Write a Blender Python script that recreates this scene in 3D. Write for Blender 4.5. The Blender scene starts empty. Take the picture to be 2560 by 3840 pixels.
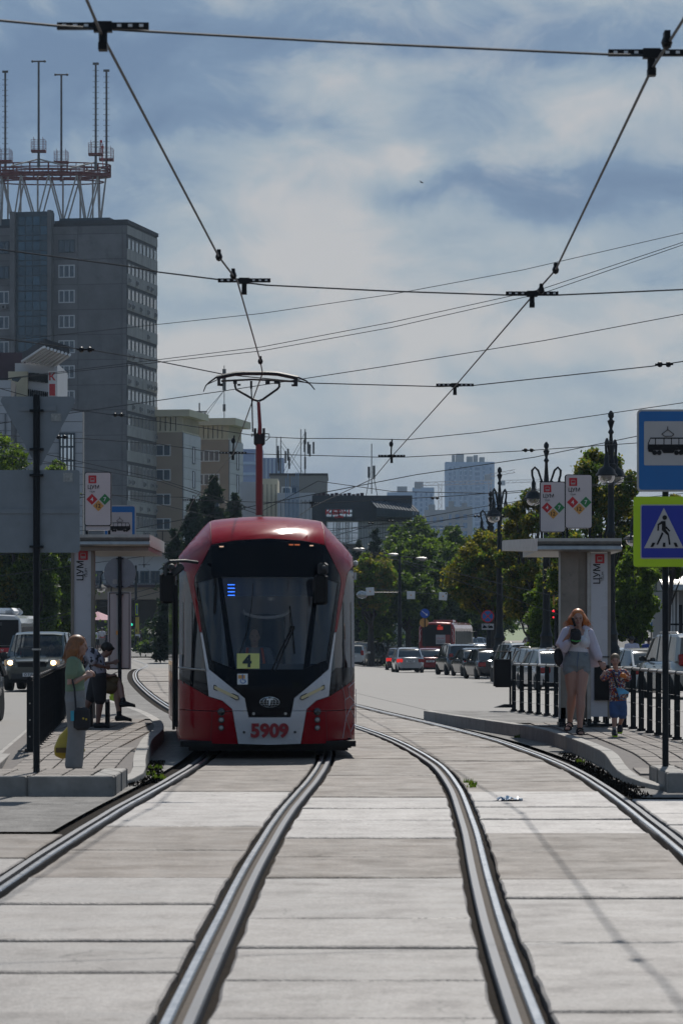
import bpy, bmesh, math, random
import numpy as np
from mathutils import Vector, Matrix
from mathutils.geometry import tessellate_polygon
random.seed(7); rng = np.random.default_rng(7)
PI = math.pi
sc = bpy.context.scene
C = sc.collection
# ---------------- camera, world, sun, exposure ----------------
F = 13000.0; H = 1.745; YH = 2370.0; CX = 1280.0      # focal length, eye height and horizon of the photograph
cam = bpy.data.objects.new('camera', bpy.data.cameras.new('camera')); C.objects.link(cam); sc.camera = cam
cam.location = (0, 0, H); cam.rotation_euler = (PI/2, 0, 0)
cd = cam.data; cd.sensor_fit = 'VERTICAL'; cd.sensor_height = 36; cd.lens = F/3840*36
cd.shift_y = (YH-1920)/3840; cd.clip_start = 0.5; cd.clip_end = 9000
cd.dof.use_dof = True; cd.dof.focus_distance = 85; cd.dof.aperture_fstop = 8
SUN_EL, SUN_AZ = math.radians(47), math.radians(7)   # ahead of the camera, a little to the right
wd = bpy.data.worlds.new('World'); sc.world = wd; wd.use_nodes = True
nt = wd.node_tree; N = nt.nodes; L = nt.links; N.clear()
def wn(t, **k):
    n = N.new(t)
    for a, v in k.items():
        if a.startswith('i_'):
            kk = a[2:]; n.inputs[int(kk) if kk.isdigit() else kk].default_value = v
        else: setattr(n, a, v)
    return n
def ramp(n, pts, interp='LINEAR'):
    r = n.color_ramp; r.interpolation = interp
    while len(r.elements) < len(pts): r.elements.new(0.5)
    for e, (p, c) in zip(r.elements, pts):
        e.position = p; e.color = (c[0], c[1], c[2], 1) if hasattr(c, '__len__') else (c, c, c, 1)
out = wn('ShaderNodeOutputWorld'); bg = wn('ShaderNodeBackground'); bg.inputs[1].default_value = 0.1
L.new(bg.outputs[0], out.inputs[0])
sky = wn('ShaderNodeTexSky'); sky.sky_type = 'NISHITA'; sky.sun_disc = False
sky.sun_elevation = SUN_EL; sky.sun_rotation = SUN_AZ; sky.dust_density = 2.0
tc = wn('ShaderNodeTexCoord')
mp = wn('ShaderNodeMapping'); mp.inputs['Scale'].default_value = (5.0, 5.0, 17.0); mp.inputs['Location'].default_value = (3.35, 0.0, 1.1)
L.new(tc.outputs['Generated'], mp.inputs[0])
n1 = wn('ShaderNodeTexNoise', i_Scale=1.0, i_Detail=7.0, i_Roughness=0.46, i_Distortion=0.5); L.new(mp.outputs[0], n1.inputs['Vector'])
mp2 = wn('ShaderNodeMapping'); mp2.inputs['Scale'].default_value = (26, 26, 46); mp2.inputs['Location'].default_value = (1.7, 4.0, 2.2)
L.new(tc.outputs['Generated'], mp2.inputs[0])
n2 = wn('ShaderNodeTexNoise', i_Scale=1.0, i_Detail=9.0, i_Roughness=0.62, i_Distortion=0.7); L.new(mp2.outputs[0], n2.inputs['Vector'])
sep = wn('ShaderNodeSeparateXYZ'); L.new(tc.outputs['Generated'], sep.inputs[0])
# cloud brightness: big soft masses, darker and bluer higher up
grad = wn('ShaderNodeMapRange'); grad.inputs[1].default_value = 0.085; grad.inputs[2].default_value = 0.145
grad.inputs[3].default_value = 0.14; grad.inputs[4].default_value = -0.075; L.new(sep.outputs[2], grad.inputs[0])
ad = wn('ShaderNodeMath', operation='ADD'); L.new(n1.outputs['Fac'], ad.inputs[0]); L.new(grad.outputs[0], ad.inputs[1])
# single cloud masses seen ahead: (x px, y px, half width, half height, lighter or darker)
dn = wn('ShaderNodeTexNoise', i_Scale=30.0, i_Detail=5.0, i_Roughness=0.6); L.new(tc.outputs['Generated'], dn.inputs['Vector'])
ds_ = wn('ShaderNodeVectorMath', operation='MULTIPLY_ADD'); ds_.inputs[1].default_value = (.045, 0, .022); L.new(dn.outputs['Color'], ds_.inputs[0])
dv = wn('ShaderNodeVectorMath', operation='ADD'); dv.inputs[1].default_value = (-.0225, 0, -.011); L.new(tc.outputs['Generated'], dv.inputs[0]); L.new(dv.outputs[0], ds_.inputs[2])
acc = ad.outputs[0]
for (bx, by, rx_, ry_, am) in ((1330, 330, 420, 150, .15), (450, 400, 190, 80, .13), (2230, 400, 360, 150, .20), (1480, 620, 230, 95, .22), (250, 560, 560, 150, .12), (820, 620, 500, 140, .10), (1950, 720, 750, 140, -.25), (700, 470, 600, 80, -.10),
                               (1150, 1000, 900, 130, .05), (900, 1160, 420, 70, -.07), (2200, 1150, 500, 100, -.05), (300, 250, 700, 150, -.12), (1700, 190, 1000, 100, -.12), (1700, 850, 900, 90, .06), (2350, 20, 500, 60, .10), (600, 1320, 400, 70, .03), (2100, 560, 260, 60, .06)):
    c_ = wn('ShaderNodeVectorMath', operation='SUBTRACT'); L.new(ds_.outputs[0], c_.inputs[0]); c_.inputs[1].default_value = ((bx-1280)/13000, 0, (2370-by)/13000)
    m_ = wn('ShaderNodeVectorMath', operation='MULTIPLY'); L.new(c_.outputs[0], m_.inputs[0]); m_.inputs[1].default_value = (13000/rx_, 0, 13000/ry_)
    l_ = wn('ShaderNodeVectorMath', operation='LENGTH'); L.new(m_.outputs[0], l_.inputs[0])
    r_ = wn('ShaderNodeMapRange', interpolation_type='SMOOTHSTEP'); L.new(l_.outputs['Value'], r_.inputs[0]); r_.inputs[1].default_value = 0; r_.inputs[2].default_value = 1.35; r_.inputs[3].default_value = am; r_.inputs[4].default_value = 0
    fw_ = wn('ShaderNodeMath', operation='GREATER_THAN'); fw_.inputs[1].default_value = 0; L.new(sep.outputs[1], fw_.inputs[0])
    ff_ = wn('ShaderNodeMath', operation='MULTIPLY_ADD'); L.new(fw_.outputs[0], ff_.inputs[0]); L.new(r_.outputs[0], ff_.inputs[1]); L.new(acc, ff_.inputs[2]); acc = ff_.outputs[0]
m2 = wn('ShaderNodeMath', operation='MULTIPLY_ADD'); L.new(n2.outputs['Fac'], m2.inputs[0]); m2.inputs[1].default_value = 0.50; L.new(acc, m2.inputs[2])
cr = wn('ShaderNodeValToRGB'); L.new(m2.outputs[0], cr.inputs[0])
ramp(cr, [(0.56, (.075, .15, .275)), (0.68, (.115, .20, .325)), (0.765, (.20, .28, .375)), (0.86, (.29, .355, .415)), (1.0, (.45, .45, .46))])
# haze towards the horizon
hz = wn('ShaderNodeMapRange'); hz.inputs[1].default_value = 0.0; hz.inputs[2].default_value = 0.07; hz.inputs[3].default_value = 0.9; hz.inputs[4].default_value = 0.0
hz.interpolation_type = 'SMOOTHSTEP'
L.new(sep.outputs[2], hz.inputs[0])
mx = wn('ShaderNodeMix', data_type='RGBA'); L.new(hz.outputs[0], mx.inputs['Factor']); L.new(cr.outputs[0], mx.inputs[6]); mx.inputs[7].default_value = (.255, .275, .32, 1)
# thin bright wisps
wis = wn('ShaderNodeMath', operation='MULTIPLY'); L.new(n2.outputs['Fac'], wis.inputs[0]); L.new(n1.outputs['Fac'], wis.inputs[1])
wr = wn('ShaderNodeMapRange'); wr.inputs[1].default_value = 0.285; wr.inputs[2].default_value = 0.42; wr.inputs[3].default_value = 0; wr.inputs[4].default_value = 0.30; L.new(wis.outputs[0], wr.inputs[0])
mx2 = wn('ShaderNodeMix', data_type='RGBA'); L.new(wr.outputs[0], mx2.inputs['Factor']); L.new(mx.outputs[2], mx2.inputs[6]); mx2.inputs[7].default_value = (.44, .43, .44, 1)
sc10 = wn('ShaderNodeVectorMath', operation='SCALE'); sc10.inputs['Scale'].default_value = 10.0; L.new(mx2.outputs[2], sc10.inputs[0])
mx3 = wn('ShaderNodeMix', data_type='RGBA'); mx3.inputs['Factor'].default_value = 0.9
L.new(sky.outputs[0], mx3.inputs[6]); L.new(sc10.outputs[0], mx3.inputs[7]); L.new(mx3.outputs[2], bg.inputs[0])
sun = bpy.data.lights.new('sun', 'SUN'); sun.energy = 4.2; sun.angle = math.radians(0.55); sun.color = (1, .955, .89)
so = bpy.data.objects.new('sun', sun); C.objects.link(so)
sd = Vector((math.sin(SUN_AZ)*math.cos(SUN_EL), math.cos(SUN_AZ)*math.cos(SUN_EL), math.sin(SUN_EL)))
so.rotation_euler = (-sd).to_track_quat('-Z', 'Y').to_euler(); so.location = sd*100
sc.view_settings.view_transform = 'Standard'; sc.view_settings.look = 'None'; sc.view_settings.exposure = 0.08; sc.view_settings.gamma = 1
sc.render.engine = 'CYCLES'; sc.cycles.use_denoising = True; sc.cycles.max_bounces = 6; sc.cycles.transparent_max_bounces = 12
sc.cycles.volume_bounces = 0; sc.cycles.caustics_reflective = False; sc.cycles.caustics_refractive = False
# ---------------- materials ----------------
MC = {}
def mat(name, col, rough=0.6, metal=0.0, var=0.12, nscale=3.0, bump=0.0, bscale=40.0, spec=0.5, emit=None, estr=0, trans=0, coat=0, objvar=0, streak=False, dirt=None):
    if name in MC: return MC[name]
    m = bpy.data.materials.new(name); m.use_nodes = True; t = m.node_tree; b = t.nodes['Principled BSDF']; l = t.links
    def nn(ty): return t.nodes.new(ty)
    b.inputs['Roughness'].default_value = rough; b.inputs['Metallic'].default_value = metal
    b.inputs['Specular IOR Level'].default_value = spec; b.inputs['Coat Weight'].default_value = coat; b.inputs['Coat Roughness'].default_value = .05
    b.inputs['Transmission Weight'].default_value = trans
    tcn = nn('ShaderNodeTexCoord'); mpn = nn('ShaderNodeMapping'); l.new(tcn.outputs['Object'], mpn.inputs[0])
    if streak: mpn.inputs['Scale'].default_value = (1, 1, .12)
    no = nn('ShaderNodeTexNoise'); no.inputs['Scale'].default_value = nscale; no.inputs['Detail'].default_value = 8; no.inputs['Roughness'].default_value = .62
    l.new(mpn.outputs[0], no.inputs['Vector'])
    mr = nn('ShaderNodeMapRange'); mr.inputs[1].default_value = .3; mr.inputs[2].default_value = .7; mr.inputs[3].default_value = 1-var; mr.inputs[4].default_value = 1+var
    l.new(no.outputs['Fac'], mr.inputs[0])
    val = mr.outputs[0]
    if objvar:
        oi = nn('ShaderNodeObjectInfo'); mo = nn('ShaderNodeMapRange'); mo.inputs[3].default_value = 1-objvar; mo.inputs[4].default_value = 1+objvar
        l.new(oi.outputs['Random'], mo.inputs[0]); mm = nn('ShaderNodeMath'); mm.operation = 'MULTIPLY'; l.new(val, mm.inputs[0]); l.new(mo.outputs[0], mm.inputs[1]); val = mm.outputs[0]
    vm = nn('ShaderNodeVectorMath'); vm.operation = 'SCALE'; vm.inputs[0].default_value = col[:3]; l.new(val, vm.inputs['Scale'])
    csock = vm.outputs[0]
    if dirt:
        dc, ds, dlo, dhi = dirt
        n3 = nn('ShaderNodeTexNoise'); n3.inputs['Scale'].default_value = ds; n3.inputs['Detail'].default_value = 10; n3.inputs['Roughness'].default_value = .7
        l.new(mpn.outputs[0], n3.inputs['Vector'])
        r3 = nn('ShaderNodeMapRange'); r3.inputs[1].default_value = dlo; r3.inputs[2].default_value = dhi; l.new(n3.outputs['Fac'], r3.inputs[0])
        mi = nn('ShaderNodeMix'); mi.data_type = 'RGBA'; l.new(r3.outputs[0], mi.inputs['Factor']); l.new(csock, mi.inputs[6]); mi.inputs[7].default_value = (*dc, 1); csock = mi.outputs[2]
    l.new(csock, b.inputs['Base Color'])
    rr = nn('ShaderNodeMapRange'); rr.inputs[3].default_value = max(.02, rough-.07); rr.inputs[4].default_value = min(1, rough+.07); l.new(no.outputs['Fac'], rr.inputs[0]); l.new(rr.outputs[0], b.inputs['Roughness'])
    if bump:
        nb = nn('ShaderNodeTexNoise'); nb.inputs['Scale'].default_value = bscale; nb.inputs['Detail'].default_value = 5; l.new(tcn.outputs['Object'], nb.inputs['Vector'])
        bp = nn('ShaderNodeBump'); bp.inputs['Strength'].default_value = bump; bp.inputs['Distance'].default_value = .01; l.new(nb.outputs['Fac'], bp.inputs['Height']); l.new(bp.outputs[0], b.inputs['Normal'])
    if emit: b.inputs['Emission Color'].default_value = (*emit, 1); b.inputs['Emission Strength'].default_value = estr
    MC[name] = m; return m
def glassmat(name, tint, opac, rough=.03):
    if name in MC: return MC[name]
    m = bpy.data.materials.new(name); m.use_nodes = True; t = m.node_tree; t.nodes.clear(); l = t.links
    o = t.nodes.new('ShaderNodeOutputMaterial'); tr = t.nodes.new('ShaderNodeBsdfTransparent'); tr.inputs[0].default_value = (*tint, 1)
    gl = t.nodes.new('ShaderNodeBsdfGlossy'); gl.inputs['Color'].default_value = (.95, .96, 1, 1); gl.inputs['Roughness'].default_value = rough
    noi = t.nodes.new('ShaderNodeTexNoise'); noi.inputs['Scale'].default_value = 1.5; tcn = t.nodes.new('ShaderNodeTexCoord'); l.new(tcn.outputs['Object'], noi.inputs['Vector'])
    mr = t.nodes.new('ShaderNodeMapRange'); mr.inputs[3].default_value = opac*.7; mr.inputs[4].default_value = opac*1.3; l.new(noi.outputs['Fac'], mr.inputs[0])
    fr = t.nodes.new('ShaderNodeFresnel'); mxx = t.nodes.new('ShaderNodeMath'); mxx.operation = 'MAXIMUM'; l.new(fr.outputs[0], mxx.inputs[0]); l.new(mr.outputs[0], mxx.inputs[1])
    ms = t.nodes.new('ShaderNodeMixShader'); l.new(mxx.outputs[0], ms.inputs[0]); l.new(tr.outputs[0], ms.inputs[1]); l.new(gl.outputs[0], ms.inputs[2]); l.new(ms.outputs[0], o.inputs[0])
    MC[name] = m; return m
def leafmat(name, col, col2, tr=0.5):
    if name in MC: return MC[name]
    m = bpy.data.materials.new(name); m.use_nodes = True; t = m.node_tree; t.nodes.clear(); l = t.links
    o = t.nodes.new('ShaderNodeOutputMaterial'); pr = t.nodes.new('ShaderNodeBsdfPrincipled'); pr.inputs['Roughness'].default_value = .6; pr.inputs['Specular IOR Level'].default_value = .3
    tl = t.nodes.new('ShaderNodeBsdfTranslucent'); ms = t.nodes.new('ShaderNodeMixShader'); ms.inputs[0].default_value = tr
    g = t.nodes.new('ShaderNodeNewGeometry'); cr_ = t.nodes.new('ShaderNodeValToRGB'); ramp(cr_, [(0, col), (1, col2)]); l.new(g.outputs['Random Per Island'], cr_.inputs[0])
    l.new(cr_.outputs[0], pr.inputs['Base Color'])
    sc_ = t.nodes.new('ShaderNodeVectorMath'); sc_.operation = 'MULTIPLY'; sc_.inputs[1].default_value = (1.5, 1.6, .7); l.new(cr_.outputs[0], sc_.inputs[0]); l.new(sc_.outputs[0], tl.inputs[0])
    l.new(pr.outputs[0], ms.inputs[1]); l.new(tl.outputs[0], ms.inputs[2]); l.new(ms.outputs[0], o.inputs[0])
    MC[name] = m; return m
M = {}
M['steel'] = mat('painted_dark_steel', (.009, .012, .015), .5, .0, .3, 20, bump=.05, spec=.2)
M['iron'] = mat('cast_iron_black', (.010, .012, .014), .5, .0, .3, 8, bump=.2, spec=.25)
M['rail'] = mat('polished_rail_steel', (.50, .51, .53), .24, 1.0, .06, 12)
M['guard'] = mat('worn_rail_steel', (.04, .046, .058), .55, .3, .35, 14, dirt=((.07, .05, .04), 9, .55, .8))
M['groove'] = mat('groove_dirt', (.055, .04, .028), .9, 0, .5, 20, bump=.5)
def concretemat(name, col, spec=.22, rough=.68):
    m = bpy.data.materials.new(name); m.use_nodes = True; t = m.node_tree; b = t.nodes['Principled BSDF']; l = t.links; b.inputs['Specular IOR Level'].default_value = spec
    def nn(ty, **k):
        n = t.nodes.new(ty)
        for a, v in k.items():
            if a.startswith('i_'): n.inputs[a[2:]].default_value = v
            else: setattr(n, a, v)
        return n
    co = nn('ShaderNodeTexCoord').outputs['Object']
    def noise(scale, vec=None, det=8, ro=.65, lo=.35, hi=.65, a=0, c=1):
        v = co
        if vec: mp_ = nn('ShaderNodeMapping'); mp_.inputs['Scale'].default_value = vec; l.new(co, mp_.inputs[0]); v = mp_.outputs[0]
        n = nn('ShaderNodeTexNoise', i_Scale=scale, i_Detail=det, i_Roughness=ro); l.new(v, n.inputs['Vector'])
        r = nn('ShaderNodeMapRange'); r.inputs[1].default_value = lo; r.inputs[2].default_value = hi; r.inputs[3].default_value = a; r.inputs[4].default_value = c; l.new(n.outputs['Fac'], r.inputs[0]); return r.outputs[0]
    def mul(x, y):
        q = nn('ShaderNodeMath', operation='MULTIPLY'); l.new(x, q.inputs[0]); l.new(y, q.inputs[1]); return q.outputs[0]
    v = mul(noise(1.1, a=.90, c=1.07), noise(70, det=3, a=.74, c=1.26)); v = mul(v, noise(26, det=4, a=.74, c=1.26)); v = mul(v, noise(1.0, (2.6, .22, 1), lo=.4, hi=.68, a=1.06, c=.80)); v = mul(v, noise(5, (1, .35, 1), lo=.52, hi=.74, a=1.0, c=.80))
    oi = nn('ShaderNodeObjectInfo'); mo = nn('ShaderNodeMapRange'); mo.inputs[3].default_value = .86; mo.inputs[4].default_value = 1.13; l.new(oi.outputs['Random'], mo.inputs[0]); v = mul(v, mo.outputs[0])
    dn_ = nn('ShaderNodeTexNoise', i_Scale=2.5, i_Detail=6.0); l.new(co, dn_.inputs['Vector']); vm = nn('ShaderNodeVectorMath', operation='MULTIPLY_ADD'); vm.inputs[1].default_value = (.55, .55, .2); l.new(dn_.outputs['Color'], vm.inputs[0]); l.new(co, vm.inputs[2])
    vo = nn('ShaderNodeTexVoronoi', feature='DISTANCE_TO_EDGE', i_Scale=.45); l.new(vm.outputs[0], vo.inputs['Vector'])
    ck = nn('ShaderNodeMapRange'); ck.inputs[1].default_value = 0; ck.inputs[2].default_value = .006; ck.inputs[3].default_value = .25; ck.inputs[4].default_value = 1; l.new(vo.outputs['Distance'], ck.inputs[0])
    msk = noise(.5, lo=.50, hi=.56, a=0, c=1); mk = nn('ShaderNodeMix', data_type='FLOAT'); l.new(msk, mk.inputs[0]); mk.inputs[2].default_value = 1.0; l.new(ck.outputs[0], mk.inputs[3]); v = mul(v, mk.outputs[0])
    sc_ = nn('ShaderNodeVectorMath', operation='SCALE'); sc_.inputs[0].default_value = col; l.new(v, sc_.inputs['Scale'])
    mi = nn('ShaderNodeMix', data_type='RGBA'); l.new(noise(3.3, lo=.60, hi=.74), mi.inputs['Factor']); l.new(sc_.outputs[0], mi.inputs[6]); mi.inputs[7].default_value = (col[0]*.42, col[1]*.38, col[2]*.34, 1); l.new(mi.outputs[2], b.inputs['Base Color'])
    l.new(noise(2.0, a=rough-.14, c=rough+.1), b.inputs['Roughness'])
    nb = nn('ShaderNodeTexNoise', i_Scale=60.0, i_Detail=6.0); l.new(co, nb.inputs['Vector']); bp = nn('ShaderNodeBump'); bp.inputs['Strength'].default_value = .45; bp.inputs['Distance'].default_value = .01; l.new(nb.outputs['Fac'], bp.inputs['Height']); l.new(bp.outputs[0], b.inputs['Normal'])
    return m
M['oldasphalt'] = concretemat('patched_asphalt', (.135, .128, .12), .2, .78); M['concrete'] = concretemat('slab_concrete', (.178, .161, .149), .36, .60); M['concrete_light'] = concretemat('slab_concrete_worn_white', (.265, .243, .228), .36, .60); M['concrete_brown'] = concretemat('slab_concrete_brown', (.128, .104, .085), .28, .66)
M['dirt'] = mat('track_dirt', (.018, .014, .011), .95, 0, .5, 12, bump=.9, bscale=30, spec=.05, dirt=((.05, .036, .022), 3, .6, .75))
M['asphalt'] = mat('road_asphalt', (.115, .108, .10), .66, 0, .22, 2.2, bump=.35, bscale=120, spec=.3, dirt=((.085, .08, .075), 1.1, .5, .8))
M['ground'] = mat('ground_asphalt', (.11, .107, .10), .8, 0, .25, .05, bump=.2, bscale=30, spec=.15)
M['kerb'] = mat('kerb_granite', (.25, .235, .215), .7, 0, .2, 5, bump=.25, bscale=80, spec=.25, objvar=.1, dirt=((.10, .09, .08), 4, .6, .8))
M['paver'] = mat('paver_concrete', (.20, .175, .155), .75, 0, .22, 9, bump=.3, bscale=90, objvar=.1, spec=.2)
M['mortar'] = mat('paver_joint', (.12, .105, .095), .9, 0, .3, 10)
M['signback'] = mat('sign_back_grey', (.19, .215, .235), .5, .15, .1, 6, dirt=((.11, .10, .09), 8, .62, .8))
M['white'] = mat('white_paint', (.68, .68, .68), .35, 0, .05, 4)
M['offwhite'] = mat('lightbox_white', (.62, .55, .53), .4, 0, .05, 3)
M['alu'] = mat('brushed_aluminium', (.38, .37, .35), .42, .7, .2, 6, dirt=((.12, .10, .08), 7, .58, .8))
M['beigemetal'] = mat('weathered_pylon_panel', (.24, .21, .175), .5, .3, .2, 3, dirt=((.10, .085, .07), 5, .6, .8))
M['blue'] = mat('sign_blue', (.0, .12, .36), .35, 0, .05, 3)
M['deepblue'] = mat('sign_deep_blue', (.004, .02, .30), .35, 0, .05, 3)
M['lime'] = mat('sign_fluorescent_lime', (.42, .62, .0), .4, 0, .04, 3)
M['black'] = mat('matt_black', (.010, .010, .011), .5, 0, .2, 8, spec=.2)
M['signred'] = mat('sign_red', (.50, .012, .02), .4, 0, .05, 4)
M['signgreen'] = mat('sign_green', (.02, .19, .05), .4, 0, .05, 4)
M['orange'] = mat('sign_orange', (.62, .30, .07), .4, 0, .05, 4)
M['wire'] = mat('wire_dark', (.025, .03, .035), .6, .1, .2, 10)
M['copper'] = mat('contact_wire_copper', (.045, .042, .042), .5, .3, .2, 10)
M['rubber'] = mat('tyre_rubber', (.012, .012, .012), .8, 0, .2, 10)
M['rim'] = mat('wheel_rim', (.25, .25, .26), .3, .9, .1, 10)
M['carglass'] = mat('car_window_glass', (.016, .022, .024), .04, 0, .1, 3, spec=.9)
M['lampglass'] = mat('lamp_lens', (.3, .3, .29), .08, 0, .05, 20, spec=.8)
M['tail'] = mat('tail_light_red', (.32, .006, .008), .15, 0, .1, 20, spec=.7)
M['brake'] = mat('brake_light_lit', (.5, .01, .01), .2, 0, 0, 1, emit=(1, .04, .03), estr=.45)
M['headlit'] = mat('headlight_lit', (.8, .8, .7), .1, 0, 0, 1, emit=(1, .62, .28), estr=14)
M['plastic'] = mat('grey_plastic', (.035, .036, .038), .6, 0, .15, 8)
# ---------------- helpers ----------------
def W(px, py, D): return Vector(((px-CX)*D/F, D, H-(py-YH)*D/F))
def DS(dx, dy): return (dx*1.632653, dy*1.632653)
def cs(seq, x):            # smooth interpolation (pchip-like cubic)
    xs = [p[0] for p in seq]; ys = [p[1] for p in seq]; n = len(xs)
    if x <= xs[0]: return ys[0]
    if x >= xs[-1]: return ys[-1]
    i = max(k for k in range(n) if xs[k] <= x); i = min(i, n-2)
    d = [(ys[k+1]-ys[k])/(xs[k+1]-xs[k]) for k in range(n-1)]
    def m(k):
        if k == 0: return d[0]
        if k == n-1: return d[-1]
        return (d[k-1]+d[k])/2
    h = xs[i+1]-xs[i]; t = (x-xs[i])/h; m0, m1 = m(i)*h, m(i+1)*h
    return (2*t**3-3*t*t+1)*ys[i]+(t**3-2*t*t+t)*m0+(-2*t**3+3*t*t)*ys[i+1]+(t**3-t*t)*m1
def sm(a, b, x):
    t = min(1, max(0, (x-a)/(b-a))); return t*t*(3-2*t)
GR = [(0, 0), (55, 0), (110, -.25), (165, -.5), (213, -.72), (260, -.9), (330, -.3), (430, .4), (600, 3), (900, 5), (5000, 5)]
GL = [(0, 0), (100, 0), (283, .1), (600, 1), (900, 4), (5000, 5)]
def gz(x, y):
    t = sm(-6, 4, x)
    xs, ys = zip(*GR); a = float(np.interp(y, xs, ys)); xs, ys = zip(*GL); b = float(np.interp(y, xs, ys))
    return a*t+b*(1-t)
def link(o, parent=None):
    C.objects.link(o)
    if parent: o.parent = parent
    return o
def wloc(o):
    v = Vector((0, 0, 0))
    while o: v += o.location; o = o.parent
    return v
def thing(name, label, cat, loc=(0, 0, 0), rz=0, group=None):
    o = bpy.data.objects.new(name, None); C.objects.link(o); o.location = loc; o.rotation_euler = (0, 0, rz)
    o['label'] = label; o['category'] = cat
    if group: o['group'] = group
    return o
def tag(o, label, cat, group=None):
    o['label'] = label; o['category'] = cat
    if group: o['group'] = group
    return o
def dup(root, loc, rz=0, label=None, scale=1):
    def rec(o, p):
        c = o.copy(); C.objects.link(c)
        if p: c.parent = p
        for ch in list(o.children): rec(ch, c)
        return c
    r = rec(root, None); r.location = loc; r.rotation_euler = (0, 0, rz); r.scale = (scale,)*3
    if label: r['label'] = label
    return r
class MB:
    def __init__(s): s.v = []; s.f = []; s.mi = []; s.cur = 0
    def add(s, vs, fs):
        b = len(s.v); s.v += [tuple(p) for p in vs]; s.f += [tuple(b+i for i in f) for f in fs]; s.mi += [s.cur]*len(fs); return s
    def box(s, x0, x1, y0, y1, z0, z1, mtx=None):
        vs = [Vector(p) for p in ((x0,y0,z0),(x1,y0,z0),(x1,y1,z0),(x0,y1,z0),(x0,y0,z1),(x1,y0,z1),(x1,y1,z1),(x0,y1,z1))]
        if mtx: vs = [mtx @ v for v in vs]
        return s.add(vs, [(0,3,2,1),(4,5,6,7),(0,1,5,4),(1,2,6,5),(2,3,7,6),(3,0,4,7)])
    def cbox(s, c, sx, sy, sz, mtx=None, ch=0):
        if ch:      # chamfered box
            hx, hy, hz = sx/2, sy/2, sz/2; vs = []
            for z, i in ((-hz, ch), (-hz+ch, 0), (hz-ch, 0), (hz, ch)):
                for a, b_ in ((-1,-1),(1,-1),(1,1),(-1,1)):
                    for (u, w) in (((a*(hx-i-ch), b_*(hy-i)), (a*(hx-i), b_*(hy-i-ch))) if a*b_ > 0 else ((a*(hx-i), b_*(hy-i-ch)), (a*(hx-i-ch), b_*(hy-i)))): vs.append(Vector((u, w, z)))
            m = Matrix.Translation(c) @ (mtx or Matrix.Identity(4)); vs = [m @ v for v in vs]
            fs = [tuple(range(7, -1, -1)), tuple(range(24, 32))]
            for r in range(3):
                for i in range(8): j = (i+1) % 8; fs.append((r*8+i, r*8+j, r*8+8+j, r*8+8+i))
            return s.add(vs, fs)
        m = Matrix.Translation(c) @ (mtx or Matrix.Identity(4)); return s.box(-sx/2, sx/2, -sy/2, sy/2, -sz/2, sz/2, m)
    def tube(s, pts, r, n=8, caps=True):
        pts = [Vector(p) for p in pts]; rs = r if hasattr(r, '__len__') else [r]*len(pts); vs = []; up0 = None
        for i, p in enumerate(pts):
            d = (pts[min(i+1, len(pts)-1)]-pts[max(i-1, 0)]).normalized()
            if up0 is None: up0 = d.orthogonal().normalized()
            u = (up0-d*up0.dot(d)); u = u.normalized() if u.length > 1e-6 else d.orthogonal().normalized(); up0 = u; w = d.cross(u)
            vs += [p+(u*math.cos(a)+w*math.sin(a))*rs[i] for a in (2*PI*k/n for k in range(n))]
        fs = [(i*n+k, i*n+(k+1) % n, (i+1)*n+(k+1) % n, (i+1)*n+k) for i in range(len(pts)-1) for k in range(n)]
        if caps: fs += [tuple(range(n-1, -1, -1)), tuple((len(pts)-1)*n+k for k in range(n))]
        return s.add(vs, fs)
    def lathe(s, prof, c=(0, 0, 0), n=12, mtx=None):
        vs = []; m = Matrix.Translation(c) @ (mtx or Matrix.Identity(4))
        for r, z in prof: vs += [m @ Vector((r*math.cos(2*PI*k/n), r*math.sin(2*PI*k/n), z)) for k in range(n)]
        fs = [(i*n+k, i*n+(k+1) % n, (i+1)*n+(k+1) % n, (i+1)*n+k) for i in range(len(prof)-1) for k in range(n)]
        fs += [tuple(range(n-1, -1, -1)), tuple((len(prof)-1)*n+k for k in range(n))]
        return s.add(vs, fs)
    def ell(s, c, rx, ry, rz, n=12, k=8, mtx=None):
        vs = []; m = Matrix.Translation(c) @ (mtx or Matrix.Identity(4))
        for i in range(k+1):
            a = -PI/2+PI*i/k; r = max(math.cos(a), .02)
            vs += [m @ Vector((rx*r*math.cos(2*PI*j/n), ry*r*math.sin(2*PI*j/n), rz*math.sin(a))) for j in range(n)]
        fs = [(i*n+j, i*n+(j+1) % n, (i+1)*n+(j+1) % n, (i+1)*n+j) for i in range(k) for j in range(n)]
        fs += [tuple(range(n-1, -1, -1)), tuple(k*n+j for j in range(n))]
        return s.add(vs, fs)
    def plate(s, poly, y0, y1, mtx=None):     # poly in (x,z), thickness along y (front y0 < y1); poly may be concave
        n = len(poly); m = mtx or Matrix.Identity(4)
        vs = [m @ Vector((p[0], y0, p[1])) for p in poly]+[m @ Vector((p[0], y1, p[1])) for p in poly]
        ar = sum(poly[i][0]*poly[(i+1) % n][1]-poly[(i+1) % n][0]*poly[i][1] for i in range(n))
        F_ = tuple(range(n)); B_ = tuple(range(2*n-1, n-1, -1))
        fs = [F_, B_]+[(i, i+n, (i+1) % n+n, (i+1) % n) for i in range(n)]
        if ar < 0: fs = [f[::-1] for f in fs]
        return s.add(vs, fs)
    def rrect(s, x0, x1, z0, z1, r, y0, y1, mtx=None, k=4):
        P = []
        for cx_, cz, a0 in ((x1-r, z0+r, -PI/2), (x1-r, z1-r, 0), (x0+r, z1-r, PI/2), (x0+r, z0+r, PI)):
            P += [(cx_+r*math.cos(a0+PI/2*i/k), cz+r*math.sin(a0+PI/2*i/k)) for i in range(k+1)]
        return s.plate(P, y0, y1, mtx)
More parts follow.
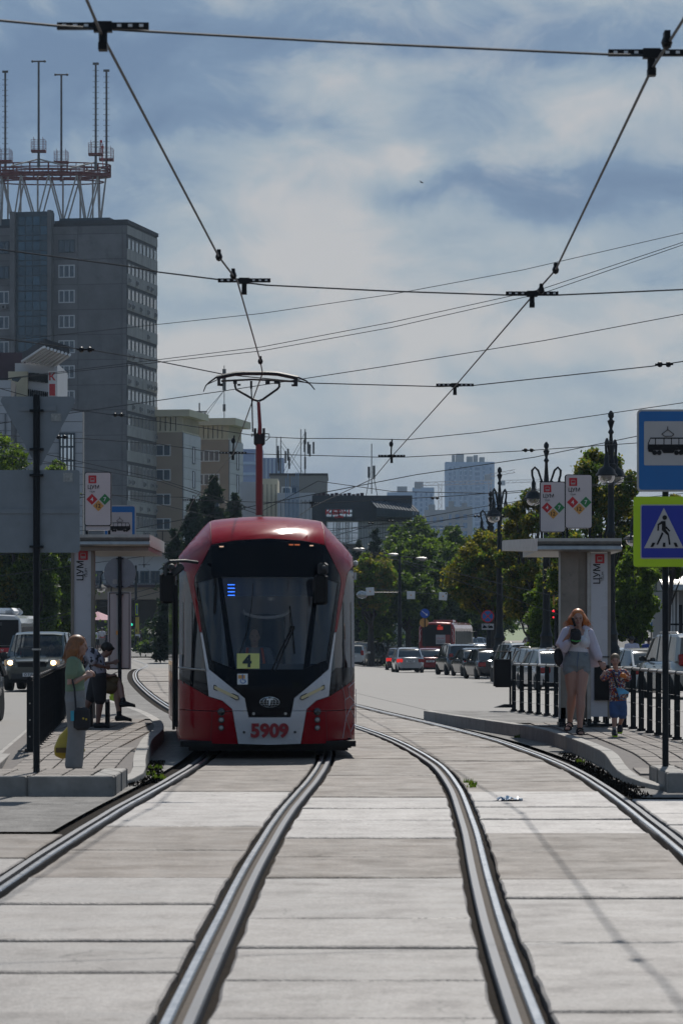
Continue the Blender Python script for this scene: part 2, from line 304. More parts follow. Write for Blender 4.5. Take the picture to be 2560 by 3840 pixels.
    def mesh(s, name, mats, smooth=False):
        me = bpy.data.meshes.new(name); me.from_pydata(s.v, [], s.f)
        for m_ in (mats if isinstance(mats, (list, tuple)) else [mats]): me.materials.append(m_)
        if len(me.materials) > 1: me.polygons.foreach_set('material_index', s.mi)
        if smooth:
            me.polygons.foreach_set('use_smooth', [True]*len(me.polygons))
            try: me.set_sharp_from_angle(angle=math.radians(40))
            except Exception: pass
        me.update(); return me
    def build(s, name, mats, parent=None, world=False, smooth=False, kind=None, loc=None):
        if world and parent:
            o_ = wloc(parent); s.v = [(a-o_.x, b-o_.y, c-o_.z) for a, b, c in s.v]
        o = bpy.data.objects.new(name, s.mesh(name, mats, smooth)); link(o, parent)
        if loc is not None: o.location = loc
        if kind: o['kind'] = kind
        return o
def inst(name, me, parent, loc=(0, 0, 0), rot=(0, 0, 0), scale=(1, 1, 1)):
    o = bpy.data.objects.new(name, me); link(o, parent); o.location = loc; o.rotation_euler = rot; o.scale = scale; return o
def textmesh(txt, size, mat_, depth=.004, bold=0.0, sx=1.0):
    cu = bpy.data.curves.new('text', 'FONT'); cu.body = txt; cu.size = size; cu.extrude = depth; cu.offset = bold; cu.align_x = 'CENTER'; cu.align_y = 'CENTER'; cu.resolution_u = 4
    o = bpy.data.objects.new('text', cu); C.objects.link(o); dg = bpy.context.evaluated_depsgraph_get(); dg.update()
    me = bpy.data.meshes.new_from_object(o.evaluated_get(dg)); bpy.data.objects.remove(o)
    xs = [v.co.x for v in me.vertices] or [0]; zs = [v.co.y for v in me.vertices] or [0]; cx_ = (min(xs)+max(xs))/2; cz = (min(zs)+max(zs))/2
    for v in me.vertices: v.co = Vector(((v.co.x-cx_)*sx, -v.co.z, v.co.y-cz))
    me.flip_normals() if False else None
    me.materials.clear(); me.materials.append(mat_); me.update(); return me
def text(name, txt, size, mat_, parent, loc, rot=(0, 0, 0), depth=.004, bold=0.0, sx=1.0):
    return inst(name, textmesh(txt, size, mat_, depth, bold, sx), parent, loc, rot)
def struct(o): o['kind'] = 'structure'; return o
# ---------------- ground, roads ----------------
def sheet(name, xs, ys, zoff, m, kind='structure', clip=None):
    b = MB(); nx = len(xs)
    vs = [(x, y, gz(x, y)+zoff) for y in ys for x in xs]
    fs = []
    for j in range(len(ys)-1):
        for i in range(nx-1):
            if clip is None or clip((xs[i]+xs[i+1])/2, (ys[j]+ys[j+1])/2): fs.append((j*nx+i, j*nx+i+1, (j+1)*nx+i+1, (j+1)*nx+i))
    b.add(vs, fs); o = b.build(name, m, smooth=True); o['kind'] = kind; return o
fr = lambda a, b, s: [a+(b-a)*i/max(1, round((b-a)/s)) for i in range(round((b-a)/s)+1)]
gx = [-2500, -1200, -500, -200, -80, -40]+fr(-20, 20, 2)+[40, 80, 200, 500, 1200, 2500]
sheet('ground', gx, [-30, 0]+fr(8, 60, 4)+fr(66, 330, 6)+[360, 400, 430, 500, 600, 700, 900, 1300, 2000, 3200, 5000], -.11, M['ground'])
CL = [(-5, -1.62), (8, -1.6), (17.7, -1.55), (26, -1.49), (34, -1.36), (41, -1.17), (48, -1.06), (55, -1.13), (62, -1.5), (70, -2.15), (80, -3.1), (110, -5.5), (130, -6.9), (153, -8.2), (175, -9.0), (215, -12), (260, -13)]
CR = [(-5, 1.6), (8, 1.62), (15.4, 1.66), (22.7, 1.78), (30.4, 1.96), (39.5, 2.1), (45, 2.08), (50, 1.93), (59, 1.5), (66, 1.05), (72, .62), (79, .08), (87, -.5), (110, -2.35), (130, -3.9), (153, -5.4), (175, -6.4), (215, -8.5), (260, -9.5)]
clx = lambda y: cs(CL, y); crx = lambda y: cs(CR, y)
def edge_strip(name, fl, frr, y0, y1, st, z, m, n=4, kind='structure'):
    b = MB(); ys = fr(y0, y1, st); vs = []
    for y in ys:
        a, c = fl(y), frr(y)
        for i in range(n+1): x = a+(c-a)*i/n; vs.append((x, y, gz(x, y)+z))
    fs = [(j*(n+1)+i, j*(n+1)+i+1, (j+1)*(n+1)+i+1, (j+1)*(n+1)+i) for j in range(len(ys)-1) for i in range(n)]
    b.add(vs, fs); o = b.build(name, m, smooth=True); o['kind'] = kind; return o
edge_strip('track_bed', lambda y: clx(y)-3.5, lambda y: crx(y)+3.5, -10, 175, 2, -.055, M['dirt'], 8)
edge_strip('road_right', lambda y: crx(y)+1.55+.02*max(0, y-50), lambda y: 40, 50, 262, 3, .0, M['asphalt'], 24)
edge_strip('road_left', lambda y: -60, lambda y: min(clx(y)-2.4, -3.95-.055*(y-39)), 36, 160, 3, .0, M['asphalt'], 24)
edge_strip('crossing_road', lambda y: -90, lambda y: crx(y)+1.5, 160, 226, 4, .002, M['asphalt'], 16)
edge_strip('far_pavement', lambda y: -90, lambda y: -10.5, 227, 345, 6, .07, M['oldasphalt'], 8)
edge_strip('asphalt_patch', lambda y: -60, lambda y: clx(y)-1.12, 30.5, 98, 1.5, -.012, M['oldasphalt'], 30)
edge_strip('asphalt_margin', lambda y: clx(y)-3.2, lambda y: clx(y)-1.12, 98, 162, 2, -.008, M['oldasphalt'], 3)
edge_strip('asphalt_patch_right', lambda y: crx(y)+1.12, lambda y: 40, 36.8, 72, 1.5, -.012, M['oldasphalt'], 16)
edge_strip('asphalt_margin', lambda y: crx(y)+1.12, lambda y: crx(y)+1.75+.02*max(0, y-50), 72, 165, 2, -.006, M['asphalt'], 2)
# ---------------- rails (each rail: running head, groove, guard strip) ----------------
def sweep(path, prof):     # prof (offset x, z) closed
    vs = []; n = len(prof)
    for i, p in enumerate(path):
        d = path[min(i+1, len(path)-1)]-path[max(i-1, 0)]; d.z = 0; d.normalize(); r = Vector((d.y, -d.x, 0))
        vs += [p+r*a+Vector((0, 0, z)) for a, z in prof]
    fs = [(i*n+k, i*n+(k+1) % n, (i+1)*n+(k+1) % n, (i+1)*n+k) for i in range(len(path)-1) for k in range(n)]
    return vs, [f[::-1] for f in fs]
ry = fr(4, 60, .5)+fr(61, 215, 1.5)
def rail(cf, side, guard_sign, label):
    t = thing('rail', label, 'tram rail', (0, 0, 0), group='tram rails set in the concrete slabs')
    g = guard_sign
    path = [Vector((cf(y)+side*.785+.0015*math.sin(y*.9+side), y, gz(cf(y), y)+.010+.001*math.sin(y*1.7))) for y in ry]
    for nm, prof, m in (('running_head', [(-.026, -.1), (-.026, .0), (-.019, .007), (.017, .007), (.025, .0), (.026, -.1)], 'rail'),
                        ('groove', [(g*.028, -.11), (g*.028, -.028), (g*.072, -.032), (g*.072, -.11)], 'groove'),
                        ('guard_strip', [(g*.073, -.1), (g*.075, -.001), (g*.122, .001), (g*.130, -.008), (g*.132, -.1)], 'guard')):
        if nm != 'running_head' and g < 0: prof = prof[::-1]
        vs, fs = sweep(path, prof); MB().add(vs, fs).build(nm, M[m], t, smooth=True)
rail(clx, -1, -1, 'leftmost tram rail, running to the left edge of the picture')
rail(clx, 1, 1, 'tram rail running out from under the front of the tram on its right')
rail(crx, -1, -1, 'tram rail curving between the tram and the blue scrap of litter')
rail(crx, 1, 1, 'rightmost tram rail, beside the kerb of the right platform')
# ---------------- concrete slabs between and beside the rails ----------------
slabs_root = bpy.data.objects['track_bed']
def slab(xl, xr, y0, y1):
    b = MB(); nx = 7; g = .028; j = lambda s: random.uniform(-s, s)
    tz = j(.006); tp = j(.004); tr = j(.002)
    def top(x, y): return gz(x, y)+tz+tp*((y-y0)/(y1-y0)-.5)*2+tr*x
    ring = []
    for i in range(nx): u = i/(nx-1); ring.append((xl(y0)+(xr(y0)-xl(y0))*u, y0+g+.012+abs(j(.016))))
    ns = max(2, int((y1-y0)/.4))
    for i in range(1, ns): y = y0+(y1-y0)*i/ns; ring.append((xr(y)-abs(j(.014)), y))
    for i in range(nx): u = 1-i/(nx-1); ring.append((xl(y1)+(xr(y1)-xl(y1))*u, y1-g-.012-abs(j(.016))))
    for i in range(1, ns): y = y1-(y1-y0)*i/ns; ring.append((xl(y)+abs(j(.014)), y))
    n = len(ring); cx_ = sum(p[0] for p in ring)/n; cy = (y0+y1)/2
    vs = []
    for inset, dz in ((0, -.09), (0, -.009), (.016, 0)):
        for (x, y) in ring:
            d = Vector((cx_-x, cy-y)); k = inset/max(d.length, .1); vs.append((x+d.x*k, y+d.y*k, top(x, y)+dz))
    fs = [(r*n+i, r*n+(i+1) % n, (r+1)*n+(i+1) % n, (r+1)*n+i) for r in range(2) for i in range(n)]
    fs.append(tuple(2*n+i for i in range(n)))
    b.add(vs, fs); o = b.build('concrete_slab', M['concrete_light' if 28.4 < y0+.4 < 35.5 else ('concrete_brown' if y0 > 35 or 24.2 < y0 < 28 else 'concrete')], slabs_root)
    return o
JB = [15.9, 17.8, 19.6, 22.2, 24.6, 27.8, 31.2, 34.6, 37.9, 39.2, 41.3, 43.7]
JC = [15.7, 17.4, 19.2, 21.1, 24.7, 27.0, 29.4, 32.1, 34.3, 36.6, 39.2, 42.2, 44.9]
JD = [15.9, 17.6, 19.5, 22.7, 24.4, 27.7, 30.1, 32.4, 34.6, 37.9, 40.5, 44, 47]
def joints(base, y1):
    J = [base[0]-1.8*k for k in range(5, 0, -1)]+list(base); y = J[-1]; s = random.Random(len(base))
    while y < y1: y += s.choice((1.5, 1.6, 2.9, 3.0)) if y < 75 else 3.1; J.append(y)
    return J
gi, go = .075, .175     # gap on the head side, gap on the guard side
for J, a, c in ((joints(JB, 168), lambda y: clx(y)-.785+gi, lambda y: clx(y)+.785-gi), (joints(JC, 168), lambda y: clx(y)+.785+go, lambda y: crx(y)-.785-go),
                (joints(JD, 168), lambda y: crx(y)-.785+gi, lambda y: crx(y)+.785-gi)):
    for y0, y1 in zip(J[:-1], J[1:]): slab(a, c, y0, y1)
JA = [5, 8, 11, 14, 17.2, 20.3, 23.3, 26.8, 29.9]
for y0, y1 in zip(JA[:-1], JA[1:]): slab(lambda y: clx(y)-.785-go-2.6, lambda y: clx(y)-.785-go, y0, y1)
JE = [7, 10, 13, 16, 19, 22, 25.4, 28.2, 31.3, 33.4, 36.2]
for y0, y1 in zip(JE[:-1], JE[1:]): slab(lambda y: crx(y)+.785+go, lambda y: crx(y)+.785+go+2.6, y0, y1)
# ---------------- platforms ----------------
def zp(y): return .03+.165*sm(38.3, 45.5, y)
def zpl(y): return .03+.165*sm(39.4, 46, y)
LE = [(39.3, -2.55), (41, -2.36), (44, -2.48), (47, -2.6), (50, -2.72), (55.5, -2.85), (60, -3.1), (67, -3.75), (74, -4.6), (84, -5.9), (100, -7.3)]
LW = [(38, -4.05), (100, -7.6)]
RE = [(38.4, 3.52), (40.5, 3.3), (44.8, 3.37), (49, 3.36), (53.5, 3.26), (56.8, 3.1), (62.8, 2.5), (68, 1.95), (71, 1.68)]
RWp = [(38, 5.45), (49, 4.95), (55.3, 4.72), (64.3, 4.2), (70.5, 3.62), (71.3, 3.0), (72.2, 1.72)]
lef = lambda y: cs(LE, y); rif = lambda y: cs(RE, y); rwf = lambda y: float(np.interp(y, *zip(*RWp))); lwf = lambda y: float(np.interp(y, *zip(*LW)))
def platform(name, fl, frr, y0, y1, zf, base):
    b = MB(); ys = fr(y0, y1, .5); vs = []
    for y in ys:
        for x in (fl(y), frr(y)): vs += [(x, y, gz(x, y)+zf(y)-.022), (x, y, -.6)]
    fs = []
    for j in range(len(ys)-1): a = j*4; c = a+4; fs += [(a, a+2, c+2, c), (a+1, a, c, c+1), (a+2, a+3, c+3, c+2)]
    fs += [(0, 1, 3, 2), (len(vs)-4, len(vs)-2, len(vs)-1, len(vs)-3)]
    b.add(vs, fs); return struct(b.build(name, base))
PL = platform('platform_left', lambda y: lwf(y)+.05, lambda y: lef(y)-.03, 39.3, 95, zpl, M['mortar'])
PR = platform('platform_right', lambda y: rif(y)+.03, lambda y: rwf(y)-.03, 38.5, 72, zp, M['mortar'])
def pavers(root, fl, frr, y0, y1, zf, nmax, ang):
    tile = MB().cbox((0, 0, -.03), .242, .482, .06, ch=.006).mesh('paver_mesh', M['paver'])
    n = 0; y = y0; rest = MB()
    while y < y1:
        x0, x1 = fl(y+.25)+.03, frr(y+.25)-.17; k0 = math.ceil(min(fl(y), fl(y+.5))/.25)
        x = math.ceil((x0)/.25)*.25
        while x+.25 <= min(x1, frr(y)-.17, frr(y+.5)-.17):
            yy = y+.25; z = gz(x, yy)+zf(yy)+random.uniform(-.003, .003); sl = (zf(y+.5)-zf(y))/.5
            if n < nmax: inst('paver', tile, root, (x+.125, yy, z), (math.atan(sl), random.uniform(-.006, .006), 0))
            else: rest.cbox((x+.125, yy, z-.03), .242, .482, .06)
            n += 1; x += .25
        y += .5
    if rest.v: rest.build('paver_field', M['paver'], root, kind='stuff')
pavers(PL, lambda y: lwf(y)+.2, lef, 39.5, 62, zpl, 300, 0)
pavers(PR, lambda y: rif(y)+.18, lambda y: rwf(y)+.1, 38.8, 60, zp, 300, 0)
edge_strip('platform_asphalt', lambda y: rif(y)+.15, lambda y: rwf(y)-.04, 60, 71.2, .7, .197, M['oldasphalt'], 4)
edge_strip('platform_asphalt_left', lambda y: lwf(y)+.1, lambda y: lef(y)-.15, 62, 92, 1, .197, M['oldasphalt'], 4)
def kerb(root, f, y0, y1, zf, inner, w=.16, step=1.0):
    ys = fr(y0, y1, step)
    for a, c in zip(ys[:-1], ys[1:]):
        xa, xc = f(a), f(c); g = .006; b = MB(); d = Vector((xc-xa, c-a)); d.normalize(); nrm = Vector((d.y, -d.x))*inner*w
        A = Vector((xa, a))+d*g; B = Vector((xc, c))-d*g; za, zc = zf(a)+gz(xa, a)+.004+random.uniform(-.003, .003), zf(c)+gz(xc, c)+.004
        q = [(A, za), (B, zc), (B+nrm, zc), (A+nrm, za)]
        if inner < 0: q = [q[0], q[3], q[2], q[1]]
        cen = (A+B+nrm)/2+nrm*0
        vs = [(p.x, p.y, -.35) for p, z in q]+[(p.x, p.y, z-.012) for p, z in q]+[(p.x+(cen.x-p.x)*.05, p.y+(cen.y-p.y)*.02, z) for p, z in q]
        fs = [(i, (i+1) % 4, 4+(i+1) % 4, 4+i) for i in range(4)]+[(4+i, 4+(i+1) % 4, 8+(i+1) % 4, 8+i) for i in range(4)]+[(8, 9, 10, 11)]
        fs = [fc[::-1] for fc in fs]
        b.add(vs, fs).build('kerb_stone', M['kerb'], root)
kerb(PL, lef, 39.3, 84, zpl, -1); kerb(PR, rif, 38.4, 71, zp, 1)
kerb(PL, lambda y: lwf(y)-.02, 39.3, 84, lambda y: .16, 1, .18, 1.5); kerb(PR, rwf, 38.5, 71, lambda y: .16, -1, .16, 1.5)
def endblock(root, x0, x1, y0, y1, h):
    for a, c in zip(fr(x0, x1, .95)[:-1], fr(x0, x1, .95)[1:]):
        MB().cbox(((a+c)/2, y0+.11, h/2-.1), c-a-.008, .22, h+.2, ch=.012).build('kerb_stone', M['kerb'], root)
    for a, c in zip(fr(y0+.23, y1, .9)[:-1], fr(y0+.23, y1, .9)[1:]):
        for xx, s in ((x0 if x0 > 0 else x1-.28, .28),):
            MB().cbox((xx+s/2, (a+c)/2, h/2-.1), s, c-a-.008, h+.2, ch=.012).build('kerb_stone', M['kerb'], root)
    lo, hi = (x0+.29, x1) if x0 > 0 else (x0, x1-.29)
    for a, c in zip(fr(lo, hi, .32)[:-1], fr(lo, hi, .32)[1:]):
        for p, q in zip(fr(y0+.23, y1, .45)[:-1], fr(y0+.23, y1, .45)[1:]): MB().cbox(((a+c)/2, (p+q)/2, h/2-.104+random.uniform(-.003, .003)), c-a-.01, q-p-.01, h+.2, ch=.006).build('paver', M['paver'], root)
B1 = struct(MB().box(-9.0, -2.46, 37.15, 39.2, -.3, .0).build('platform_end_left', M['mortar'])); endblock(B1, -9.0, -2.42, 37.1, 39.3, .2)
B2 = struct(MB().box(3.60, 9, 38.05, 40.1, -.3, .0).build('platform_end_right', M['mortar'])); endblock(B2, 3.56, 9, 38, 40.2, .2)
# weeds and grass tufts
def tufts(name, spots, m, h, n, kind='stuff', label=None, cat=None):
    vs = []; fs = []
    for (x, y, r) in spots:
        z0 = gz(x, y)
        for _ in range(n):
            a = random.uniform(0, 2*PI); q = r*math.sqrt(random.random()); px, py = x+q*math.cos(a), y+q*math.sin(a)*1.0
            hh = h*random.uniform(.4, 1.1); b = random.uniform(0, PI); w = .012+.02*random.random(); l = random.uniform(-.5, .5)*hh
            i = len(vs); vs += [(px-w*math.cos(b), py-w*math.sin(b), z0-.03), (px+w*math.cos(b), py+w*math.sin(b), z0-.03), (px+l, py+l*.3, z0+hh)]; fs.append((i, i+1, i+2))
    o = MB().add(vs, fs).build(name, m); o['kind'] = kind
    if label: o['label'] = label; o['category'] = cat
    return o
LG = leafmat('grass_blades', (.05, .10, .015), (.13, .16, .03), .4)
tufts('track_weeds', [(crx(y)-.785+.16+random.uniform(-.03, .03), y, .05) for y in (39, 39.6, 40.2)]+[(-3.2, 88, .2), (-2.2, 41.6, .12), (-2.35, 42.6, .1), (-2.4, 44.5, .1), (3.2, 46.5, .06), (2.95, 58, .05)], LG, .055, 22, label='green weeds growing in the gaps beside the tram rails', cat='weeds')
tufts('grass_strip', [(-5.45-(y-84.6)*.066+random.uniform(-.04, .04), y, .16) for y in fr(86, 120, .5)], LG, .10, 120, label='bright green grass strip beside the left platform', cat='grass')
tufts('dirt_clumps', [(lef(y)+.1, y, .12) for y in fr(39.5, 47, .3)]+[(rif(y)-.15, y, .12) for y in fr(39, 50, .35)]+[(crx(y)+1.1, y, .15) for y in fr(37, 46, .4)], M['dirt'], .02, 30, label='dark crumbs of dirt along the kerbs', cat='dirt')
# ---------------- overhead wires ----------------
def worldpts(pts, src=False):
    return [W(*( (p[0], p[1]) if src else DS(p[0], p[1])), p[2]) for p in pts]
def curvepts(P, n=6):
    out_ = []
    for i in range(len(P)-1):
        p0, p1, p2, p3 = P[max(i-1, 0)], P[i], P[i+1], P[min(i+2, len(P)-1)]
        for k in range(n):
            t = k/n; out_.append(.5*((2*p1)+(p2-p0)*t+(2*p0-5*p1+4*p2-p3)*t*t+(3*p1-p0-3*p2+p3)*t**3))
    return out_+[P[-1]]
cwl = MB().tube([Vector((-1.7, 5, 5.8))]+worldpts([(200, 0, 22.2), (232, 75, 23.4), (503, 590, 37.5), (545, 645, 40), (598, 830, 51.9), (603, 857, 54.4)])+worldpts([(875, 1702, 78.9), (722, 1881, 107.8), (661, 2008, 145.6), (541, 2121, 211.7), (570, 2151, 240)], True), .011, 6).build('contact_wire', M['copper'])
tag(cwl, 'contact wire over the left track, touching the tram pantograph', 'wire', 'contact wires over the tracks')
cwr = MB().tube([Vector((2.1, 8, 5.8))]+worldpts([(1568, 45, 22.9), (1495, 160, 25), (1275, 620, 38.8), (1222, 680, 41.8), (1042, 890, 57.5), (898, 1050, 80.4)])+worldpts([(1400, 1794, 91.5), (1169, 1901, 112), (1085, 1960, 130), (900, 2080, 170)], True), .011, 6).build('contact_wire', M['copper'])
tag(cwr, 'contact wire over the right track, slanting across the open sky', 'wire', 'contact wires over the tracks')
def bar(P, length, parent, ang=0, hook=True):
    b = MB(); R = Matrix.Rotation(ang, 4, 'Z')
    b.cbox(P+Vector((0, 0, .05)), length, .05, .045, R); o = b.build('insulator_bar', M['black'], parent, world=True)
    for k in (-.42, -.3, -.18, .18, .3, .42): MB().cbox(P+Vector((k*length, -.03, .05)), .028, .012, .018).build('bolt', M['white'], parent, world=True)
    c = MB(); c.cbox(P+Vector((0, 0, .045)), length*.2, .07, .07, R); c.tube([P+Vector((0, 0, .05)), P+Vector((0, 0, -.07))], .03, 8); c.cbox(P+Vector((0, 0, -.09)), .06, .1, .05)
    c.build('wire_clamp', M['black'], parent, world=True)
    return o
def bead(P, parent, s=1, name='strain_insulator'):
    b = MB(); b.cbox(P, .3*s, .05*s, .025*s); b.ell(P-Vector((.07*s, 0, 0)), .05*s, .05*s, .05*s, 8, 4); b.ell(P+Vector((.07*s, 0, 0)), .05*s, .05*s, .05*s, 8, 4)
    b.build(name, M['black'], parent, world=True)
def span(label, pts, D, bars=(), beads=(), r=.009, src=False, blen=.62):
    P = [Vector(p) for p in worldpts([(a, b, (D if not hasattr(D, '__len__') else D[0]+(D[1]-D[0])*(a/ (2560 if src else 1568)))) for a, b in pts], src)]
    t = thing('span_wire', label, 'wire', P[len(P)//2], group='span wires across the street')
    a_, z_ = P[0]-P[1], P[-1]-P[-2]; P2 = [P[0]+a_*(14/max(.5, abs(a_.x)))]+P+[P[-1]+z_*(14/max(.5, abs(z_.x)))]
    MB().tube(P2, r, 6).build('wire', M['wire'], t, world=True)
    Df = lambda a: (D if not hasattr(D, '__len__') else D[0]+(D[1]-D[0])*(a/(2560 if src else 1568)))
    for a, b in bars: bar(W(*((a, b) if src else DS(a, b)), Df(a))-Vector((0, 0, .03)), blen, t)
    for a, b in beads: bead(W(*((a, b) if src else DS(a, b)), Df(a)), t)
    return t
span('nearest span wire, crossing the very top of the picture', [(-420, 15), (0, 47), (138, 60), (335, 72), (800, 98), (1395, 125), (1500, 127), (1800, 120)], (23.2, 25), [(237, 67), (1495, 128)])
span('second span wire, with two black bars halfway up the sky', [(-300, 540), (0, 573), (290, 611), (365, 625), (510, 643), (612, 655), (900, 669), (1170, 678), (1273, 678), (1568, 665), (1900, 645)], 41, [(561, 648), (1221, 678)])
span('span wire passing behind the pantograph head', [(-200, 750), (0, 777), (170, 800), (222, 806), (365, 830), (515, 860), (720, 880), (1010, 888), (1080, 886), (1497, 841), (1568, 830), (1800, 800)], 57.5, [(1044, 887)], [(197, 803), (1524, 837)])
span('sagging span wire crossing behind the red pantograph mast', [(100, 920), (175, 941), (365, 968), (550, 995), (600, 1003), (691, 1007), (790, 1007), (935, 1010), (1100, 993), (1568, 925), (1800, 890)], 79.5, beads=[(272, 953)])
span('span wire just below the fork of the pantograph mast', [(-100, 990), (0, 1000), (200, 1008), (365, 1020), (505, 1041), (565, 1042), (870, 1050), (930, 1050), (1210, 1035), (1568, 1010), (1700, 1000)], 80, [(535, 1042), (899, 1049)], [(1213, 1034), (142, 1004)])
span('span wire above the roof of the tram', [(0, 1020), (365, 1100), (600, 1175), (730, 1804/1.6327), (900, 1843/1.6327), (1157, 1851/1.6327), (1400, 1817/1.6327), (2560/1.6327, 1690/1.6327)], 112, r=.012)
span('low span wire in front of the beige towers', [(0, 1845), (687, 1865), (757, 1877), (1133, 1887), (1205, 1887), (1700, 1860), (2560, 1790)], 112, [(722, 1877), (1169, 1887)], [(1630, 1868)], src=True, r=.012, blen=.62)
span('feeder wire climbing right past the round-bulbed lamp posts', [(1280, 1985), (1500, 1955), (1780, 1905), (2000, 1870), (2560, 1770)], 130, beads=[(1787, 1936)], src=True, r=.012)
span('feeder wire above the dark mall roof', [(0, 1520), (400, 1600), (1280, 1834), (1560, 1780), (2000, 1715), (2560, 1600)][2:], 100, src=True, r=.012)
span('feeder wire below the mall windows', [(1200, 2025), (1400, 1968), (1600, 1958), (1900, 1920), (2560, 1850)], 150, beads=[(1390, 1962), (1465, 1954)], src=True, r=.014)
span('low wire sloping up from the tram roof to the right', [(1240, 2050), (1430, 2000), (1650, 1955), (2000, 1880)], 160, src=True, r=.014)
span('highest thin diagonal wire rising to the right', [(365, 745), (600, 720), (900, 676), (1200, 620), (1568, 535)], 150, r=.014)
span('upper of the paired thin diagonal wires', [(365, 826), (600, 797), (900, 740), (1240, 665), (1568, 556)], 140, r=.014)
span('lower of the paired thin diagonal wires', [(365, 832), (600, 806), (900, 752), (1250, 672), (1568, 562)], 140, r=.014)
span('thin wire from the round-backed sign up to the right edge', [(190, 945), (500, 900), (880, 842), (1250, 782), (1568, 722)], 120, r=.014)
span('left low wire crossing the grey tower', [(0, 1045), (200, 1075), (365, 1105), (545, 1165)], 120, r=.012)
span('left low wire crossing the shelter roof', [(0, 1165), (250, 1135), (330, 1150), (545, 1200)], 125, r=.012)
for (a, b, D, nm) in ((541, 2121, 205, 'black hanger bar over the far track above the pink parasol'), (610, 2042, 160, 'black hanger bar left of the red roof edge'), (600, 2075, 175, 'second black hanger bar left of the red roof edge')):
    P = W(a, b, D); t = thing('wire_hanger', nm, 'wire hanger', P); bar(P, .7, t); MB().tube([P, P+Vector((0, 0, .6))], .02, 5).build('hanger_rod', M['black'], t, world=True)
    MB().tube([P+Vector((-25, 0, .9)), P+Vector((0, 0, .6)), P+Vector((14, 2, .9))], .012, 5).build('wire', M['wire'], t, world=True)
for (px, py, D, lab) in ((875, 1702, 79, 'short black strut hanging the left contact wire'), (1466, 1714, 80.4, 'short black strut hanging the right contact wire')):
    P = W(px, py, D); t = thing('wire_hanger', lab, 'wire hanger', P)
    MB().tube([P, P+Vector((0, 0, .15)), P+Vector((.02, 0, .42))], .018, 6).ell(P+Vector((0, 0, .3)), .05, .05, .07, 8, 5).build('hanger_rod', M['black'], t, world=True)
for P in worldpts([(503, 590, 37.5), (536, 633, 39.5), (598, 830, 51.9), (1275, 620, 38.8), (1242, 667, 40.5), (1530, 98, 23.8)]):
    lab = {0: 'left', 1: 'right'}[P.x > 0]
    b = MB(); b.cbox(P+Vector((0, 0, .03)), .04, .14, .09).ell(P, .04, .07, .05, 8, 4); o = b.build('wire_clip', M['black'])
    tag(o, {37: 'black clip on the left contact wire just above the second span wire', 39: 'black clip where the left contact wire meets the second span wire', 51: 'black clip on the left contact wire just above the pantograph', 38: 'black clip on the right contact wire above the second span wire', 40: 'black clip where the right contact wire meets the second span wire', 23: 'black clip on the right contact wire at the top right corner'}[int(P.y)], 'wire clip', 'clips on the %s contact wire' % lab)
# white cube boxes hung on a wire over the far road
t = span('wire with white cube boxes over the far road', [(1290, 2190), (1390, 2207), (1540, 2222), (1660, 2228), (1800, 2235)], 230, src=True, r=.02)
for i, (px, py) in enumerate(((1387, 2218), (1540, 2232), (1660, 2236))):
    P = W(px, py, 229); lab = ('leftmost, beside the tram', 'middle, beside the thin lamp pole', 'rightmost, nearest the yellowing trees')[i]
    q = thing('hanging_box', 'white square box hung over the far road, '+lab, 'box', P, group='white boxes hung on a wire')
    MB().cbox((0, 0, 0), .54, .3, .52, Matrix.Rotation((i-1)*.08, 4, 'Y'), ch=.02).build('box_body', M['white'], q)
    MB().cbox((0, -.16, 0), .08, .02, .08).build('marker', M['orange'], q)
# ---------------- buildings ----------------
WM = {}
def winmesh(w, h, nx, ny, key, fm, gm, ft=.13):
    k = (round(w, 2), round(h, 2), nx, ny, key, fm.name, gm.name)
    if k in WM: return WM[k]
    b = MB(); d = .14
    b.box(0, w, -.07, d, 0, ft).box(0, w, -.07, d, h-ft, h).box(0, ft, -.07, d, ft, h-ft).box(w-ft, w, -.07, d, ft, h-ft)
    for i in range(1, nx): x = w*i/nx if not isinstance(nx, float) else w*.3; b.box(x-ft/2, x+ft/2, -.05, d, ft, h-ft)
    for i in range(1, ny): z = h*i/ny; b.box(ft, w-ft, -.045, d, z-ft/2, z+ft/2)
    p = MB().box(ft, w-ft, -.02, .0, ft, h-ft)
    WM[k] = (b.mesh('window_frame', fm), p.mesh('window_pane', gm)); return WM[k]
M['wframe'] = mat('white_window_frame', (.55, .56, .57), .4, 0, .05, 4)
M['wglass'] = mat('window_glass_blue', (.02, .045, .075), .06, 0, .5, .3, spec=.8)
M['wglass2'] = mat('window_glass_pale', (.62, .66, .70), .10, .9, .3, .35)
M['towerwall'] = mat('grey_precast_panel', (.15, .148, .15), .8, 0, .24, .35, bump=.3, bscale=8, objvar=.10, dirt=((.06, .06, .065), .25, .55, .75))
M['towerside'] = mat('pale_precast_panel', (.28, .275, .265), .8, 0, .2, 1, bump=.3, bscale=8, objvar=.1, streak=True, dirt=((.07, .07, .07), 1.3, .55, .75))
M['joint'] = mat('panel_joint', (.05, .05, .055), .9, 0, .2, 2)
M['curtain'] = mat('curtain_frame', (.05, .07, .085), .6, .2, .2, 3)
M['curtglass'] = mat('curtain_glass', (.02, .075, .12), .12, 0, .4, .4, spec=.6, objvar=.35)
M['rust'] = mat('rusty_red_mast', (.17, .05, .045), .7, .2, .3, 2)
M['mast'] = mat('mast_grey', (.10, .10, .10), .6, .3, .3, 2)
M['strut'] = mat('strut_white', (.34, .32, .30), .6, .2, .3, 1)
